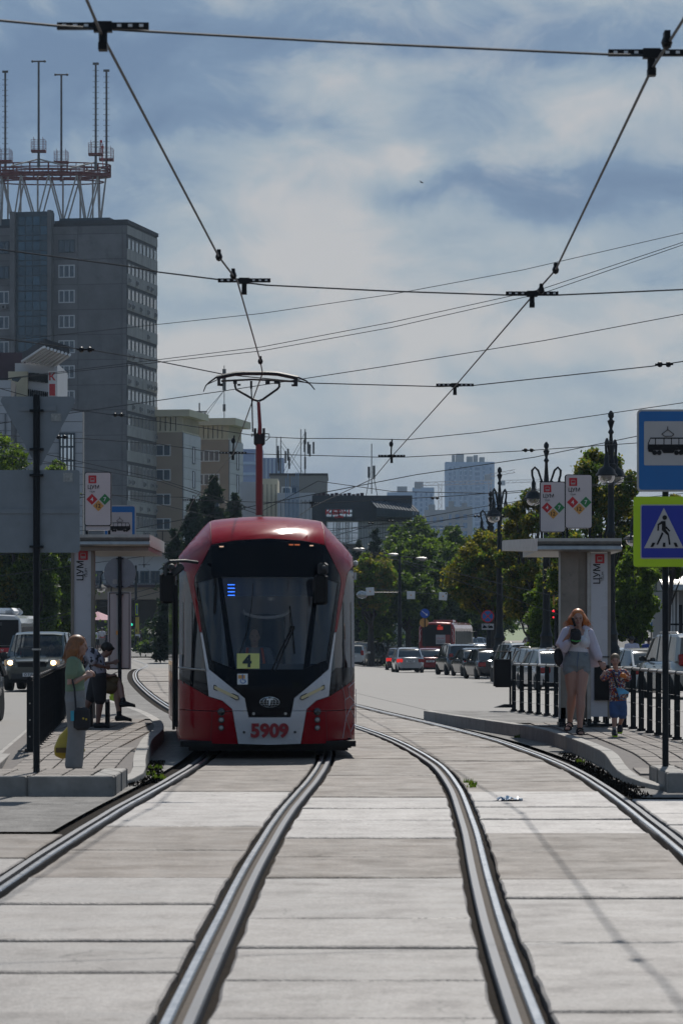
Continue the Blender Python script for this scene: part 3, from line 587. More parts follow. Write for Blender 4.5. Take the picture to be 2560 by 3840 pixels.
def bwin(root, x, z, w, h, face='f', nx=2, ny=1, key='w', fm=None, gm=None, off=0, W_=0):
    f, g = winmesh(w, h, nx, ny, key, fm or M['wframe'], gm or M['wglass'])
    if face == 'f': o = inst('window', f, root, (x, -off, z))
    elif face == 'r': o = inst('window', f, root, (W_+off, x, z), (0, 0, PI/2))
    inst('window_pane', g, o); return o
def building(name, label, O, rz, wall, boxes, cat='building'):
    t = thing(name, label, cat, O, rz)
    b = MB()
    for q in boxes: b.box(*q)
    b.build('wall', wall, t); return t
# grey tower with antenna ring
a0 = math.radians(-11); Cn = Vector((-28.15, 455, 0)); TW = 45.0
O = Cn-Vector((math.cos(a0), math.sin(a0), 0))*TW
T = building('office_tower', 'tall grey concrete office tower with blue glass stairwell at upper left', O, a0, M['joint'], [(0, TW, .06, 16.4, -3, 55.5)])
k = 28.57; lx = lambda px: TW-(475-px)/k/math.cos(a0); lz = lambda py: H+(YH-py)/k
pz = [lz(844)]+[lz(894+94.6*i-20) for i in range(0, 17)]
cols = [(0, lx(-20)), (lx(-20), lx(62)), (lx(192), lx(290)), (lx(290), lx(458)), (lx(458), TW)]
for (xa, xb) in cols:
    for za, zb in zip(pz[1:], pz[:-1]): MB().box(xa+.03, xb-.03, 0, .1, za+.03, zb-.03).build('wall_panel', M['towerwall'], T)
for i in range(17):
    zt, zb = pz[i], pz[i+1]
    if i < 16:
        for q in range(4): MB().box(TW, TW+.08, .06+q*4.08+.03, .06+(q+1)*4.08-.03, zb-.1, (zt if i == 0 else zt-1.95)-.03).build('wall_panel', M['towerside'], T)
for i in range(16):
    z0 = lz(894+94.6*i)-1.7
    gm = M['wglass']
    bwin(T, lx(216), z0, 2.2, 1.7, 'f', 3, 1, 'a', M['wframe'] if 1 <= i else M['curtain'])
    bwin(T, lx(-32), z0, 2.1, 1.7, 'f', 3, 1, 'a', M['wframe'] if 2 <= i else M['curtain'])
    for q in range(8):
        bwin(T, .55+q*2.0, z0+.1, 1.45, 1.75, 'r', 2, 1, 's', M['towerside'], M['wglass2'], 0, TW+.02)
# stair glazing
cwo = MB(); xa, xb = lx(62), lx(176); wz = (xb-xa)/4
cwo.box(xa-.3, xb+.3, -.2, 2, -3, lz(786)); cwf = cwo.build('curtain_wall', M['curtain'], T)
for nm, q in (('pier', (xa-.9, xa-.25, -1.0, .0, -3, lz(787))), ('pier', (xb+.25, xb+.75, -1.3, 0, -3, lz(785)))): MB().box(*q).build(nm, M['towerwall'], T)
pane = {}
for i in range(16):
    for (o_, h_) in ((0, 1.2), (1.28, 1.2), (2.56, .62)):
        zt = lz(804+94.6*i)-o_
        if zt-h_ < 22: continue
        for q in range(4):
            kk = round(h_, 2)
            if kk not in pane: pane[kk] = MB().box(.07, wz-.07, -.06, 0, .05, h_-.03).mesh('glass_pane', M['curtglass'])
            inst('glass_pane', pane[kk], cwf, (xa+q*wz, -.2, zt-h_))
MB().box(xb+.8, TW-3, 2.5, 14, 55.5, lz(805)).box(0, xa-1, 3, 14, 55.5, lz(800)).build('roof_housing', M['curtain'], T)
MB().box(xb+.9, TW+.15, -.1, .25, 55.4, 55.9).box(TW-.2, TW+.15, .25, 16.6, 55.4, 55.9).build('parapet', M['joint'], T)
def acunit(x, y, z, s=1.0, rz=0, parent=None, name='air_conditioner'):
    t = bpy.data.objects.get('ac_src')
    b = MB().box(-.4*s, .4*s, -.32*s, 0, 0, .6*s); o = b.build(name, mat('ac_casing', (.24, .24, .24), .5), parent, loc=(x, y, z)); o.rotation_euler = (0, 0, rz)
    MB().lathe([(.22*s, 0), (.22*s, .02)], (-.1*s, -.33*s, .3*s), 12, Matrix.Rotation(PI/2, 4, 'X')).build('fan_grille', M['black'], o); return o
acm = random.Random(3)
for i in range(1, 15):
    for q in range(8):
        if acm.random() < .5:
            o = acunit(TW+.02, 1.0+q*2.0, lz(894+94.6*i)-2.45, 1, PI/2, T)
o = acunit(lx(243), 0, lz(1435), .9, 0, T); MB().box(-.38, .38, -.32, 0, .6, 1.15).build('upper_unit', M['white'], o)
acunit(lx(8), 0, lz(1150), .8, 0, T)
# antenna ring on the roof
A = thing('antenna_ring', 'red and white steel antenna ring with five tall masts on the tower roof', 'antenna tower', (0, 462, 0))
ring0 = W(190, 655, 462); R0 = 8.0; cz = ring0.z
def rp(a, r, z): return Vector((ring0.x+r*math.cos(a), ring0.y+r*.38*math.sin(a), z))
b = MB(); n = 40
for z, r in ((cz, R0), (cz+.3, R0), (cz+1.25, R0), (cz+.75, R0), (cz-1.0, R0-.9)): b.tube([rp(2*PI*i/n, r, z) for i in range(n+1)], .09, 5)
b.build('ring_rail', M['rust'], A, world=True)
for i in range(n): a = 2*PI*i/n; MB().tube([rp(a, R0, cz), rp(a, R0, cz+1.25)], .055 if i % 2 else .11, 5).build('baluster', M['rust'], A, world=True)
b = MB(); m = 32; vs = []
for i in range(m): a = 2*PI*i/m; vs += [rp(a, R0+.1, cz), rp(a, R0-1.4, cz), rp(a, R0-1.4, cz-.45), rp(a, R0+.1, cz-.35)]
b.add(vs, [(i*4+q, i*4+(q+1) % 4, ((i+1) % m)*4+(q+1) % 4, ((i+1) % m)*4+q) for i in range(m) for q in range(4)]).build('walkway', M['rust'], A, world=True)
zr = 55.6
for i in range(12):
    a = 2*PI*(i+.5)/12; a2 = 2*PI*(i+1)/12
    MB().tube([rp(a, R0-1.2, zr), rp(a2, R0-.6, cz-.3)], .11, 6).tube([rp(a, R0-1.2, zr), rp(a2-2*PI/12, R0-.6, cz-.3)], .11, 6).build('strut', M['strut'], A, world=True)
    if i % 2 == 0: MB().tube([rp(a, R0-2.2, zr), rp(a, R0-2.2, cz)], .13, 6).build('column', M['strut'], A, world=True)
for (px, top, base, dd, rungs) in ((21, 269, 606, 7, 1), (146, 230, 568, -7.5, 0), (231, 280, 610, 7, 0), (360, 239, 580, -5, 1), (400, 265, 600, 0, 1)):
    P0 = W(px, base, 462+dd); P1 = W(px, top, 462+dd); mo = MB()
    mo.tube([Vector((P0.x, P0.y, cz)), P0, P1], [.22, .16, .14], 6)
    if rungs:
        z = P0.z+1
        while z < P1.z-.5: mo.box(P0.x-.42, P0.x+.42, P0.y-.03, P0.y+.03, z-.025, z+.025); z += .72
        mo.box(P1.x-.4, P1.x+.4, P1.y-.1, P1.y+.1, P1.z-.15, P1.z+.15)
    else: mo.tube([P1-Vector((.85, 0, 0)), P1+Vector((.85, 0, 0))], .11, 6).ell(P1-Vector((.8, 0, 0)), .18, .18, .18, 8, 5).ell(P1+Vector((.8, 0, 0)), .18, .18, .18, 8, 5)
    mm = mo.build('mast', M['mast'], A, world=True)
    bk = MB(); bk.box(P0.x-.95, P0.x+.95, P0.y-.8, P0.y+.8, P0.z-.1, P0.z+.15)
    for u in (-.92, -.6, .6, .92):
        for v in (-.78, .78): bk.tube([(P0.x+u, P0.y+v, P0.z), (P0.x+u, P0.y+v, P0.z+1.5+.3*(abs(u) < .7))], .04, 4)
    for z in (.5, 1.0, 1.45): bk.tube([(P0.x-.92, P0.y-.78, P0.z+z), (P0.x+.92, P0.y-.78, P0.z+z)], .03, 4).tube([(P0.x-.92, P0.y+.78, P0.z+z), (P0.x+.92, P0.y+.78, P0.z+z)], .03, 4)
    bk.build('mast_basket', M['rust'], A, world=True)
    for sgn in (-1, 1):
      if P0.x+sgn*3.6 < ring0.x+R0-.5: MB().tube([Vector((P0.x, P0.y, P0.z-1)), Vector((P0.x+sgn*3.6, P0.y+(1.2 if dd > 0 else -.2)*-1, cz+.2))], .1, 5).build('brace', M['strut'], A, world=True)
for px, py in ((852/2.24, 200+740/2.24), (865/2.24, 200+787/2.24)):
    P = W(px, py, 460); MB().tube([P, P-Vector((0, 0, 2.6))], .04, 5).ell(P, .16, .16, .22, 8, 5).build('warning_lamp', M['signred'], A, world=True)
# beige block pair
M['brownwall'] = mat('brown_render', (.29, .225, .165), .8, 0, .1, .4, bump=.15, bscale=6, dirt=((.15, .12, .10), .3, .6, .8))
M['cream'] = mat('cream_wall', (.52, .47, .34), .8, 0, .1, .5)
M['whitetile'] = mat('white_tile_cladding', (.44, .45, .47), .6, 0, .08, .4, objvar=.06)
M['tilejoint'] = mat('tile_joint_grey', (.16, .165, .17), .8, 0, .1, 2)
def beige(name_l, pxs, pyr, D, capx0, k):
    # pxs: front left, corner, side right (px); pyr: cap top, cap bottom, columns bottom
    a = math.radians(-10); s = F/D; xr = (pxs[1]-CX)/s; wf = (pxs[1]-pxs[0])/s/math.cos(a); ds = (pxs[2]-pxs[1])/s/math.sin(-a)
    O = Vector((xr, D, 0))-Vector((math.cos(a), math.sin(a), 0))*wf; z = lambda py: H+(YH-py)/s
    t = building('beige_tower', name_l, O, a, M['brownwall'], [(0, wf, 0, ds, -2, z(pyr[2])-.2)])
    t['group'] = 'pair of beige office towers'
    side = MB().box(wf+.0, wf+.12, .0, ds, -2, z(pyr[2])-.25).build('side_wall', M['tilejoint'], t)
    zz = z(pyr[2])-.3; r = 0
    tm = MB().box(0, .1, .04, ds/3-.04, .03, 1.52).mesh('cladding_panel', M['whitetile'])
    while zz > 4 and r < 18:
        for q in range(3): inst('cladding_panel', tm, side, (wf+.1, q*ds/3, zz-1.55))
        zz -= 1.55; r += 1
    zc0, zc1 = z(pyr[2]), z(pyr[1])
    MB().box(0, wf, 0, ds, zc0-.2, zc0).build('ledge', M['cream'], t)
    MB().box(-.6, wf+1.2, -1.0, ds+.6, zc1, z(pyr[0])).build('roof_cap', M['cream'], t)
    n = 7
    for i in range(n): x = .4+(wf-1)*i/(n-1); MB().box(x-.27, x+.27, .15, .8, zc0, zc1).build('column', M['cream'], t)
    for i in range(12): y = .3+(ds-.8)*i/11; MB().box(wf-.5, wf, y-.12, y+.12, zc0, zc1).build('column', M['cream'], t)
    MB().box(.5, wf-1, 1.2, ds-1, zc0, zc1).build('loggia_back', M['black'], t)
    return t, wf, ds, z, s, O
t, wf, ds, z, s, O1 = beige('beige office tower nearer the grey tower, partly hidden by it', (540, 684, 736), (1537, 1562, 1615), 470, 0, 0)
for i in range(9):
    zt = z(1350+620/1.96+92.3*i); bwin(t, wf-(684-590)/s-1.2, zt-1.57, 3.0, 1.57, 'f', 3, 1, 'a'); bwin(t, wf-(684-655)/s-6.0, zt-1.57, 1.2, 1.57, 'f', 1, 1, 'a')
    bwin(t, ds*.5, zt-2.4, 1.6, 2.4, 'r', 1, 1, 'n', M['curtain'], None, .12, wf+.1)
t, wf, ds, z, s, O2 = beige('beige office tower with a rooftop aerial, behind the pantograph', (725, 857, 900), (1569, 1595, 1643), 492, 0, 0)
for i in range(8):
    zt = z(1350+663/1.96+88*i)
    bwin(t, .2, zt-1.6, 1.3, 1.6, 'f', 1, 1, 'a'); bwin(t, (764-725)/s, zt-1.6, 2.3, 1.6, 'f', 3, 1, 'b')
    bwin(t, ds*.5, zt-2.6, 1.5, 2.7, 'r', 1, 1, 'n', M['curtain'], None, .12, wf+.1)
P = W(841, 1569, 492); q = thing('rooftop_aerial', 'slim grey panel aerial on the roof of the second beige tower', 'antenna', P)
MB().tube([(0, 0, 0), (0, 0, 7.5)], .06, 5).box(-.25, .25, -.2, .2, 4, 7).tube([(-3.4, 0, 0), (0, 0, 4)], .04, 4).tube([(-2.8, 0, 0), (0, 0, 4)], .04, 4).box(-.2, .2, -.2, .2, 1, 2).build('aerial', M['mast'], q)
P = W(748, 1569, 492); q = thing('roof_chimney', 'small dark vent with a pipe on the second beige tower', 'chimney', P)
MB().box(-1, 1, -.6, .6, 0, .7).box(-1.1, 1.1, -.7, .7, .85, 1).tube([(0, 0, .7), (0, 0, 2.2)], .1, 6).build('vent', M['mast'], q)
# low row behind the left platform
s = F/330; z = lambda py: H+(YH-py)/s; X = lambda px: (px-CX)/s
M['maroon'] = mat('maroon_band', (.055, .03, .04), .7, 0, .1, 1)
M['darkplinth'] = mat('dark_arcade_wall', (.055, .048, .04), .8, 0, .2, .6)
t = thing('low_building', 'long low white and beige building with recessed arcade behind the left platform', 'building', (X(690), 330, 0))
for nm, q, m in (('upper_wall', (X(300), X(700), 330, 345, z(2192), z(2076)), 'whitetile'), ('cornice', (X(300), X(700), 329, 330.5, z(2076), z(2059)), 'joint'), ('band', (X(300), X(700), 329, 345, z(2203), z(2192)), 'maroon'),
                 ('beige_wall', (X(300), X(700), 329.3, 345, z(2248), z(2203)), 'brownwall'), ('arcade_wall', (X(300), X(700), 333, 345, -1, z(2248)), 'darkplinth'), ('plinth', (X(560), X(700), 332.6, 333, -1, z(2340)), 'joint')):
    MB().box(*q).build(nm, M[m], t, world=True)
for a, b_ in ((350, 385), (512, 520), (527, 560), (566, 600), (400, 440), (450, 500)): 
    o = bwin(t, 0, 0, (b_-a)/s, (2186-2141)/s, 'f', 2, 1, 'q%d' % a, M['curtain']); o.location = Vector((X(a), 329.95, z(2186)))-wloc(t)
MB().box(X(300), X(700), 328.7, 328.8, z(2176), z(2174)).box(X(300), X(700), 328.7, 328.8, z(2190), z(2188)).build('balcony_rail', M['curtain'], t, world=True)
# modern mall at the left edge
s = F/250; z = lambda py: H+(YH-py)/s; X = lambda px: (px-CX)/s; c2 = lambda x, y: (x/2.24, 1250+y/2.24)
t = thing('white_mall', 'white tiled shopping mall with slanted canopy and red sign at the left edge', 'building', (X(150), 250, 0))
for nm, q, m in (('lower_wall', (X(-160), X(311), 250.1, 251.6, -1, z(1542)), 'tilejoint'), ('rounded_wall', (X(-160), X(62), 246.1, 250, -1, z(1440)), 'tilejoint'),
                 ('cream_block', (X(22), X(95), 252, 262, z(1560), z(1385)), 'cream'), ('upper_wall', (X(45), X(205), 252.5, 262, z(1560), z(1352)), 'whitetile'),
                 ('dark_roof_block', (X(-160), X(80), 254, 262, z(1560), z(1305)), 'maroon')):
    MB().box(*q).build(nm, M[m], t, world=True)
def tiles(x0, x1, y, z0, z1, w, h, m, name='tile'):
    nx, nz = max(1, round((x1-x0)/w)), max(1, round((z1-z0)/h)); w, h = (x1-x0)/nx, (z1-z0)/nz
    me = MB().box(.015, w-.015, 0, .1, .02, h-.02).mesh(name, m)
    for i in range(nx):
        for j in range(nz): inst(name, me, t, Vector((x0+i*w, y-.1, z0+j*h))-wloc(t))
tiles(X(62.5), X(311), 250.1, z(2250), z(1542), 1.6, .75, M['whitetile']); tiles(X(-20), X(62), 246.1, z(2000), z(1440), 1.6, .6, M['whitetile'])
cp = MB(); A_, B_, C_, D_ = W(85, 1350, 252.4), W(205, 1367, 252.4), W(262, 1325, 246), W(168, 1296, 246)
cp.add([A_, B_, C_, D_]+[p+Vector((0, 0, .5)) for p in (A_, B_, C_, D_)], [(0, 1, 2, 3), (7, 6, 5, 4), (0, 4, 5, 1), (1, 5, 6, 2), (2, 6, 7, 3), (3, 7, 4, 0)]).build('canopy', M['joint'], t, world=True)
for i in range(8):
    f_ = i/7; MB().tube([A_.lerp(B_, f_)-Vector((0, 0, .1)), D_.lerp(C_, f_)-Vector((0, 0, .1))], .12, 5).build('canopy_rib', M['white'], t, world=True)
for i in range(5):
    o = bwin(t, 0, 0, .45, .6, 'f', 1, 1, 'm', M['black'], M['black']); o.location = Vector((X(98+15.5*i), 252.4, z(1420+i*1.6)))-wloc(t)
for i in range(11): MB().box(X(97+7.2*i)-.03, X(97+7.2*i)+.03, 252.2, 252.5, z(1499), z(1450+i*1.2)).build('louvre_fin', M['black'], t, world=True)
q = thing('mall_sign', 'vertical red and white letter sign on the corner of the white mall', 'sign', W(197, 1435, 251))
MB().box(-.16*1.8, .16*1.8, -.1, .1, -1.0, .85).build('sign_board', M['white'], q); text('letter', 'К', .75, M['signred'], q, (.02, -.12, .45), bold=.02)
MB().box(-.2, .22, -.14, -.1, -.95, -.1).build('red_panel', M['signred'], q)
o = bwin(t, 0, 0, 1.15, 3.0, 'f', 4, 3, 'g', M['curtain'], M['wglass2']); o.location = Vector((X(223), 249.92, z(1780)))-wloc(t)
MB().box(X(40), X(44), 245.8, 246.1, z(1900), z(1565)).build('dark_slot_window', M['wglass'], t, world=True)
q = thing('floodlight', 'small wedge floodlight on the cream wall of the mall', 'lamp', W(62, 1424, 251)); MB().plate([(-.3, .15), (.35, .15), (.1, -.15), (-.3, -.05)], -.2, .2).build('floodlight_body', M['curtain'], q)
# far blue tower, concrete block, low cream building
def simple(label, px0, px1, py0, D, wall, depth, rz=0, name='building_block', z0=-2, cat='building'):
    s = F/D; w = (px1-px0)/s; zt = H+(YH-py0)/s
    return building(name, label, ((px0-CX)/s, D, 0), rz, wall, [(0, w, 0, depth, z0, zt)], cat), s, w, zt
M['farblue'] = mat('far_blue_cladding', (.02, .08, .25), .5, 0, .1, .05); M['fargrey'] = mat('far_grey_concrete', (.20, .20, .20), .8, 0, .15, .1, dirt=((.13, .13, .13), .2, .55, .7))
M['hazeblue'] = mat('far_wall_haze_blue', (.19, .29, .42), .8, 0, .08, .05)  # blue distance haze mixed into the wall colour, on top of the haze box
M['darkmall'] = mat('dark_metal_cladding', (.035, .042, .052), .5, .3, .15, .3)
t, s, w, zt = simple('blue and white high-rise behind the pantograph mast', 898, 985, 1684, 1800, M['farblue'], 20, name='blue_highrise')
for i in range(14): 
    MB().box(-8, 9.5, -1, 0, zt-8-i*5.6, zt-6.6-i*5.6).build('white_band', M['hazeblue'], t)
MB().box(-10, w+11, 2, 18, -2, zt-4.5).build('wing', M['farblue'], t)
for i in range(5): MB().box(w+1.5+i*2, w+2.3+i*2, .8, 2, -2, zt-5).build('white_fin', M['hazeblue'], t)
text('roof_letter', 'D', 6, M['hazeblue'], t, (w*.8, -.1, zt-4.2))
t, s, w, zt = simple('grey concrete block with two aerial clusters on its roof', 1012, 1226, 1783, 400, M['fargrey'], 15, name='concrete_block')
bwin(t, (1056-1012)/s, zt-3.6, 1.9, 2.3, 'f', 2, 1, 'c'); bwin(t, (1090-1012)/s, zt-3.6, .9, 2.3, 'f', 1, 1, 'c')
MB().box(-.1, w+.1, -.1, 15.1, zt, zt+.25).build('parapet', M['joint'], t)
for i in range(3): MB().box(0, w, -.04, 0, zt-5-i*3.2, zt-4.92-i*3.2).build('seam', M['joint'], t)
for px, h, lab in ((1053, 4.5, 'left cluster of grey panel aerials on the concrete block roof'), (1144, 5.4, 'right cluster of grey panel aerials on the concrete block roof')):
    P = W(px, 1783, 404); q = thing('aerial_cluster', lab, 'antenna', P)
    MB().tube([(0, 0, 0), (0, 0, h)], .06, 5).tube([(-.5, 0, 0), (-.5, 0, h)], .05, 5).build('mast', M['mast'], q)
    for i in range(6): x = random.uniform(-.7, .9); zz = random.uniform(.5, h-1.6); MB().box(x, x+.22, -.2, .0, zz, zz+1.4).build('panel_aerial', M['mast'], q)
    sg = 1 if px < 1100 else -1; MB().tube([(0, 0, h-.4), (sg*2.6, 0, .3)], .03, 4).tube([(0, 0, h-1), (sg*2.3, 0, .1)], .03, 4).build('stay', M['mast'], q)
t, s, w, zt = simple('low cream and lilac building just left of the concrete block', 900, 1010, 1807, 380, M['whitetile'], 9, name='cream_building'); MB().box(-.1, w+.6, -.4, 0, zt-4.6, zt-4.3).build('ledge', M['joint'], t)
for i in range(3): bwin(t, .4+i*1.1, zt-7, .8, 2, 'f', 1, 1, 'd')
t, s, w, zt = simple('narrow cream annex right of the pantograph mast', 975, 1042, 1795, 375, M['cream'], 9, name='cream_annex')
for i in range(4): MB().box(.3+i*.45, .36+i*.45, -.03, 0, zt-8, zt-.6).build('downpipe', M['joint'], t)
t, s, w, zt = simple('white ribbed building peeping out left of the dark mall', 1040, 1180, 1848, 372, M['whitetile'], 9, name='ribbed_building')
for i in range(9): bwin(t, .2+i*.44, zt-3.4, .34, 2.8, 'f', 1, 1, 'e', M['whitetile'])
q = thing('roof_conduit', 'bundle of vertical blue pipes in front of the concrete block', 'pipes', W(1095, 1925, 368))
for i in range(7): MB().tube([((i-3)*.22, 0, -2), ((i-3)*.22, 0, 2+random.random()*2.4)], .05, 5).build('pipe', M['hazeblue'], q)
# dark mall
t, s, w, zt = simple('dark clad mall with slanted glazed row and pale ribbed lower wall', 1170, 1545, 1858, 340, M['darkmall'], 20, name='dark_mall', z0=H+(YH-1955)/(F/340))
zb = H+(YH-1955)/s; MB().box(.3, w+.5, .4, 19, -2, zb).build('lower_wall', mat('mall_lower_wall', (.10, .105, .11), .7, 0, .15, .3), t)
rb = MB().box(-.05, .05, -.12, 0, 0, zb+2).mesh('wall_rib', M['whitetile'])
for i in range(34): inst('wall_rib', rb, t, (w*.48+.3*i*.52, .4, -2))
x0, x1 = (1376-1170)/s, (1572-1170)/s
for i in range(14):
    f_ = i/14; xx = x0+.9+(x1-x0-.9)*f_; wd_ = (x1-x0-.9)/14; zz0, zz1, zz2 = H+(YH-(1906+f_*16))/s, H+(YH-(1938+f_*2))/s, H+(YH-(1874+f_*16))/s
    MB().add([(xx+.05, -1.8, zz0), (xx+wd_-.05, -1.8, zz0), (xx+wd_-.05-.7, 0, zz2), (xx+.05-.7, 0, zz2), (xx+.05, -1.6, zz0-.1), (xx+wd_-.05, -1.6, zz0-.1), (xx+wd_-.05-.7, .2, zz2-.1), (xx+.05-.7, .2, zz2-.1)], [(0, 1, 2, 3), (7, 6, 5, 4), (0, 4, 5, 1), (1, 5, 6, 2), (2, 6, 7, 3), (3, 7, 4, 0)]).build('roof_glazing', mat('slanted_glazing', (.07, .085, .10), .75, 0, .3, .5, spec=.1), t)
    o = bwin(t, 0, 0, wd_-.05, zz0-zz1, 'f', 1, 1, 'mm%d' % i, M['curtain'], M['wglass2']); o.location = (xx, -1.75, zz1)
MB().box(x0+.9, x1, -1.6, 0, H+(YH-1942)/s, H+(YH-1938)/s+.1).build('gutter', M['curtain'], t)
o = bwin(t, 0, 0, (1324-1219)/s, (1942-1907)/s, 'f', 4, 2, 'sg', M['curtain'], M['wglass2']); o.location = ((1219-1170)/s, -.2, H+(YH-1942)/s)
for tx, u, v in (('К', 12, .55), ('Е', 36, .55), ('РЫ', 68, .55), ('LTRI', 52, .1)): text('sign_letter', tx, .62 if v > .3 else .3, M['signred'], t, ((1219+u-1170)/s, -.33, H+(YH-1942)/s+v), bold=.02, sx=1.4)
for i in range(3): o = bwin(t, 0, 0, 1.4, 3.3, 'f', 2, 3, 'lw', M['wframe'], M['wglass2']); o.location = ((1224+i*34-1170)/s, .2, H+(YH-2040)/s)
for i in range(12): MB().box(.1+i*.42, .46+i*.42, 2, 3, zt, zt+.22+.06*(i % 3)).build('roof_unit', M['maroon'], t)
q = thing('aerial_mast', 'dark lattice aerial mast on the mall roof', 'antenna', W(1393, 1852, 345))
MB().tube([(0, 0, 0), (0, 0, 5)], .05, 5).tube([(-.6, 0, -.4), (-.15, 0, 2)], .05, 4).tube([(.6, 0, -.4), (.15, 0, 2)], .05, 4).box(-.4, -.15, -.2, 0, 1.6, 2.7).box(.1, .35, -.2, 0, 1.5, 2.8).build('mast', M['mast'], q)
# far towers in the haze
def far_tower(label, px0, px1, py0, D, bays, fl, tops, m=None):
    s = F/D; w = (px1-px0)/s; zt = H+(YH-py0)/s
    t = building('highrise', label, ((px0-CX)/s, D, 0), 0, m or M['hazeblue'], [(0, w, 0, w*.6, -2, zt)])
    nf = int((zt-H-(YH-2080)/s+10)/fl); wm = {}
    for bx0, bx1, tp in bays:
        X0, X1 = w*bx0, w*bx1
        if tp == 'b':   # balcony stack: blue strip
            MB().box(X0, X1, -.6, 0, 20, zt-3).build('balcony_stack', M['wglass'], t)
            for i in range(nf): MB().box(X0, X1, -1.1, -.6, zt-3.2-i*fl, zt-2.2-i*fl).build('balcony', M['hazeblue'], t)
        else:
            for i in range(nf):
                kk = (round(X1-X0, 1), fl)
                if kk not in wm: wm[kk] = MB().box(0, X1-X0, -.3, 0, 0, fl*.62).mesh('window', M['wglass'])
                inst('window', wm[kk], t, (X0, 0, zt-4-i*fl-fl*.62))
    for a, b_, h in tops: MB().box(w*a, w*b_, 2, w*.4, zt, zt+h).build('roof_block', M['fargrey'], t)
    return t
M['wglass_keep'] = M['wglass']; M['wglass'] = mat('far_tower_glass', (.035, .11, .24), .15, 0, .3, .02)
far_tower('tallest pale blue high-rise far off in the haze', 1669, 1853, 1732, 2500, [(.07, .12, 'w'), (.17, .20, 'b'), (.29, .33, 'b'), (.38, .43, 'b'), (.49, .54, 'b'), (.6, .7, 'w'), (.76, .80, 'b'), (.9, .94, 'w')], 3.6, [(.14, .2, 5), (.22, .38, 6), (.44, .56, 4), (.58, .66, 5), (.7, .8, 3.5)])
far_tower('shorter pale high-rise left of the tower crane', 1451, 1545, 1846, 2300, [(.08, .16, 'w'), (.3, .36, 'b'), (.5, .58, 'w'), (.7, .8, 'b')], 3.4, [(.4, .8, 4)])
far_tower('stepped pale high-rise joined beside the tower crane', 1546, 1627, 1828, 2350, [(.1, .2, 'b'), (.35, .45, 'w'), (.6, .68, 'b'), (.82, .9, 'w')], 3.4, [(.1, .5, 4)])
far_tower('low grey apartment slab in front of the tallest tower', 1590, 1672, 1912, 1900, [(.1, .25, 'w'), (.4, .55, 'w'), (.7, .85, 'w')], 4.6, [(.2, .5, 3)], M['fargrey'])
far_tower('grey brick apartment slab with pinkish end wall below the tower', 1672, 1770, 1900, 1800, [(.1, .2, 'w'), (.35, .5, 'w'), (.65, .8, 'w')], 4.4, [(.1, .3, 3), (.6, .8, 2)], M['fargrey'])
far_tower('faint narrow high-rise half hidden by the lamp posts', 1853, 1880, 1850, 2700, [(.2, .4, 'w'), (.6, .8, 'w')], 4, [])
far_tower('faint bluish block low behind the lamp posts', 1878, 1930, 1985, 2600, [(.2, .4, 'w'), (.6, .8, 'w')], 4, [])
M['crane'] = mat('crane_paint', (.42, .30, .24), .6, 0, .1, 1)
def crane(label, px, pytop, pybase, D, j0, j1, jy0, jy1):
    P = W(px, pybase, D); t = thing('tower_crane', label, 'crane', P); b = MB(); zt = W(px, pytop, D).z
    for u in (-1, 1): b.tube([P+Vector((u, 0, 0)), Vector((P.x+u, P.y, zt))], .22, 4)
    z = P.z; sg = 1
    while z < zt-2: b.tube([Vector((P.x-sg, P.y, z)), Vector((P.x+sg, P.y, z+2.4))], .16, 4); z += 2.4; sg = -sg
    b.build('crane_tower', M['crane'], t, world=True)
    A_, B_ = W(j0, jy0, D), W(j1, jy1, D); c = MB(); h = Vector((0, 0, 2.0)); c.tube([A_, B_], .25, 4).tube([A_+h, B_+h], .2, 4)
    n = int((B_-A_).length/2.5)
    for i in range(n): c.tube([A_.lerp(B_, i/n)+(h if i % 2 else h*0), A_.lerp(B_, (i+1)/n)+(h*0 if i % 2 else h)], .14, 4)
    c.build('jib', M['crane'], t, world=True)
    MB().cbox(A_+Vector((1.5, 0, 0)), 4, 2, 3.4).build('counterweight', M['fargrey'], t, world=True)
crane('tower crane between the two pale high-rises', 1649, 1815, 1912, 2100, 1556, 1850, 1822, 1813)
crane('pink tower crane with its jib rising right of the tallest tower', 1836, 1795, 1960, 2300, 1818, 1930, 1792, 1772)
crane('faint distant crane jib between the lamp posts', 2005, 1812, 1960, 2600, 1875, 2060, 1812, 1806)
# kiosk at the right edge
D = 150; s = F/D; X = lambda px: (px-CX)/s; z = lambda py: H+(YH-py)/s
M['kiosk'] = mat('kiosk_cladding', (.24, .245, .25), .5, .2, .1, 1)
t = thing('kiosk', 'grey glazed kiosk with rounded awning at the right edge', 'kiosk', (X(2560), D, 0))
MB().box(X(2506), X(2700), D, D+8, -1, z(2215)).build('wall', M['kiosk'], t, world=True)
vs = []; n = 8
for i in range(n+1): a = PI/2*i/n; vs += [(X(2462)-0, D-1.2*math.cos(a)*1.3, z(2214)+(z(2160)-z(2214))*math.sin(a)), (X(2700), D-1.2*math.cos(a)*1.3, z(2214)+(z(2160)-z(2214))*math.sin(a))]
vs += [(X(2462), D+.2, z(2214)), (X(2700), D+.2, z(2214))]
MB().add(vs, [(2*i, 2*i+1, 2*i+3, 2*i+2) for i in range(n+1)]+[tuple(range(0, 2*n+3, 2))[::-1], (0, 1, 2*n+3, 2*n+2)]).build('awning', M['alu'], t, world=True)
for px in (2512, 2522, 2536, 2590): MB().box(X(px), X(px)+.07, D-.12, D, 0, z(2219)).build('mullion', M['wframe'], t, world=True)
MB().box(X(2543), X(2556), D-.06, D, 0, z(2268)).build('door', M['black'], t, world=True); MB().box(X(2505), X(2700), D-.8, D-.7, z(2345), z(2338)).build('handrail', M['black'], t, world=True)
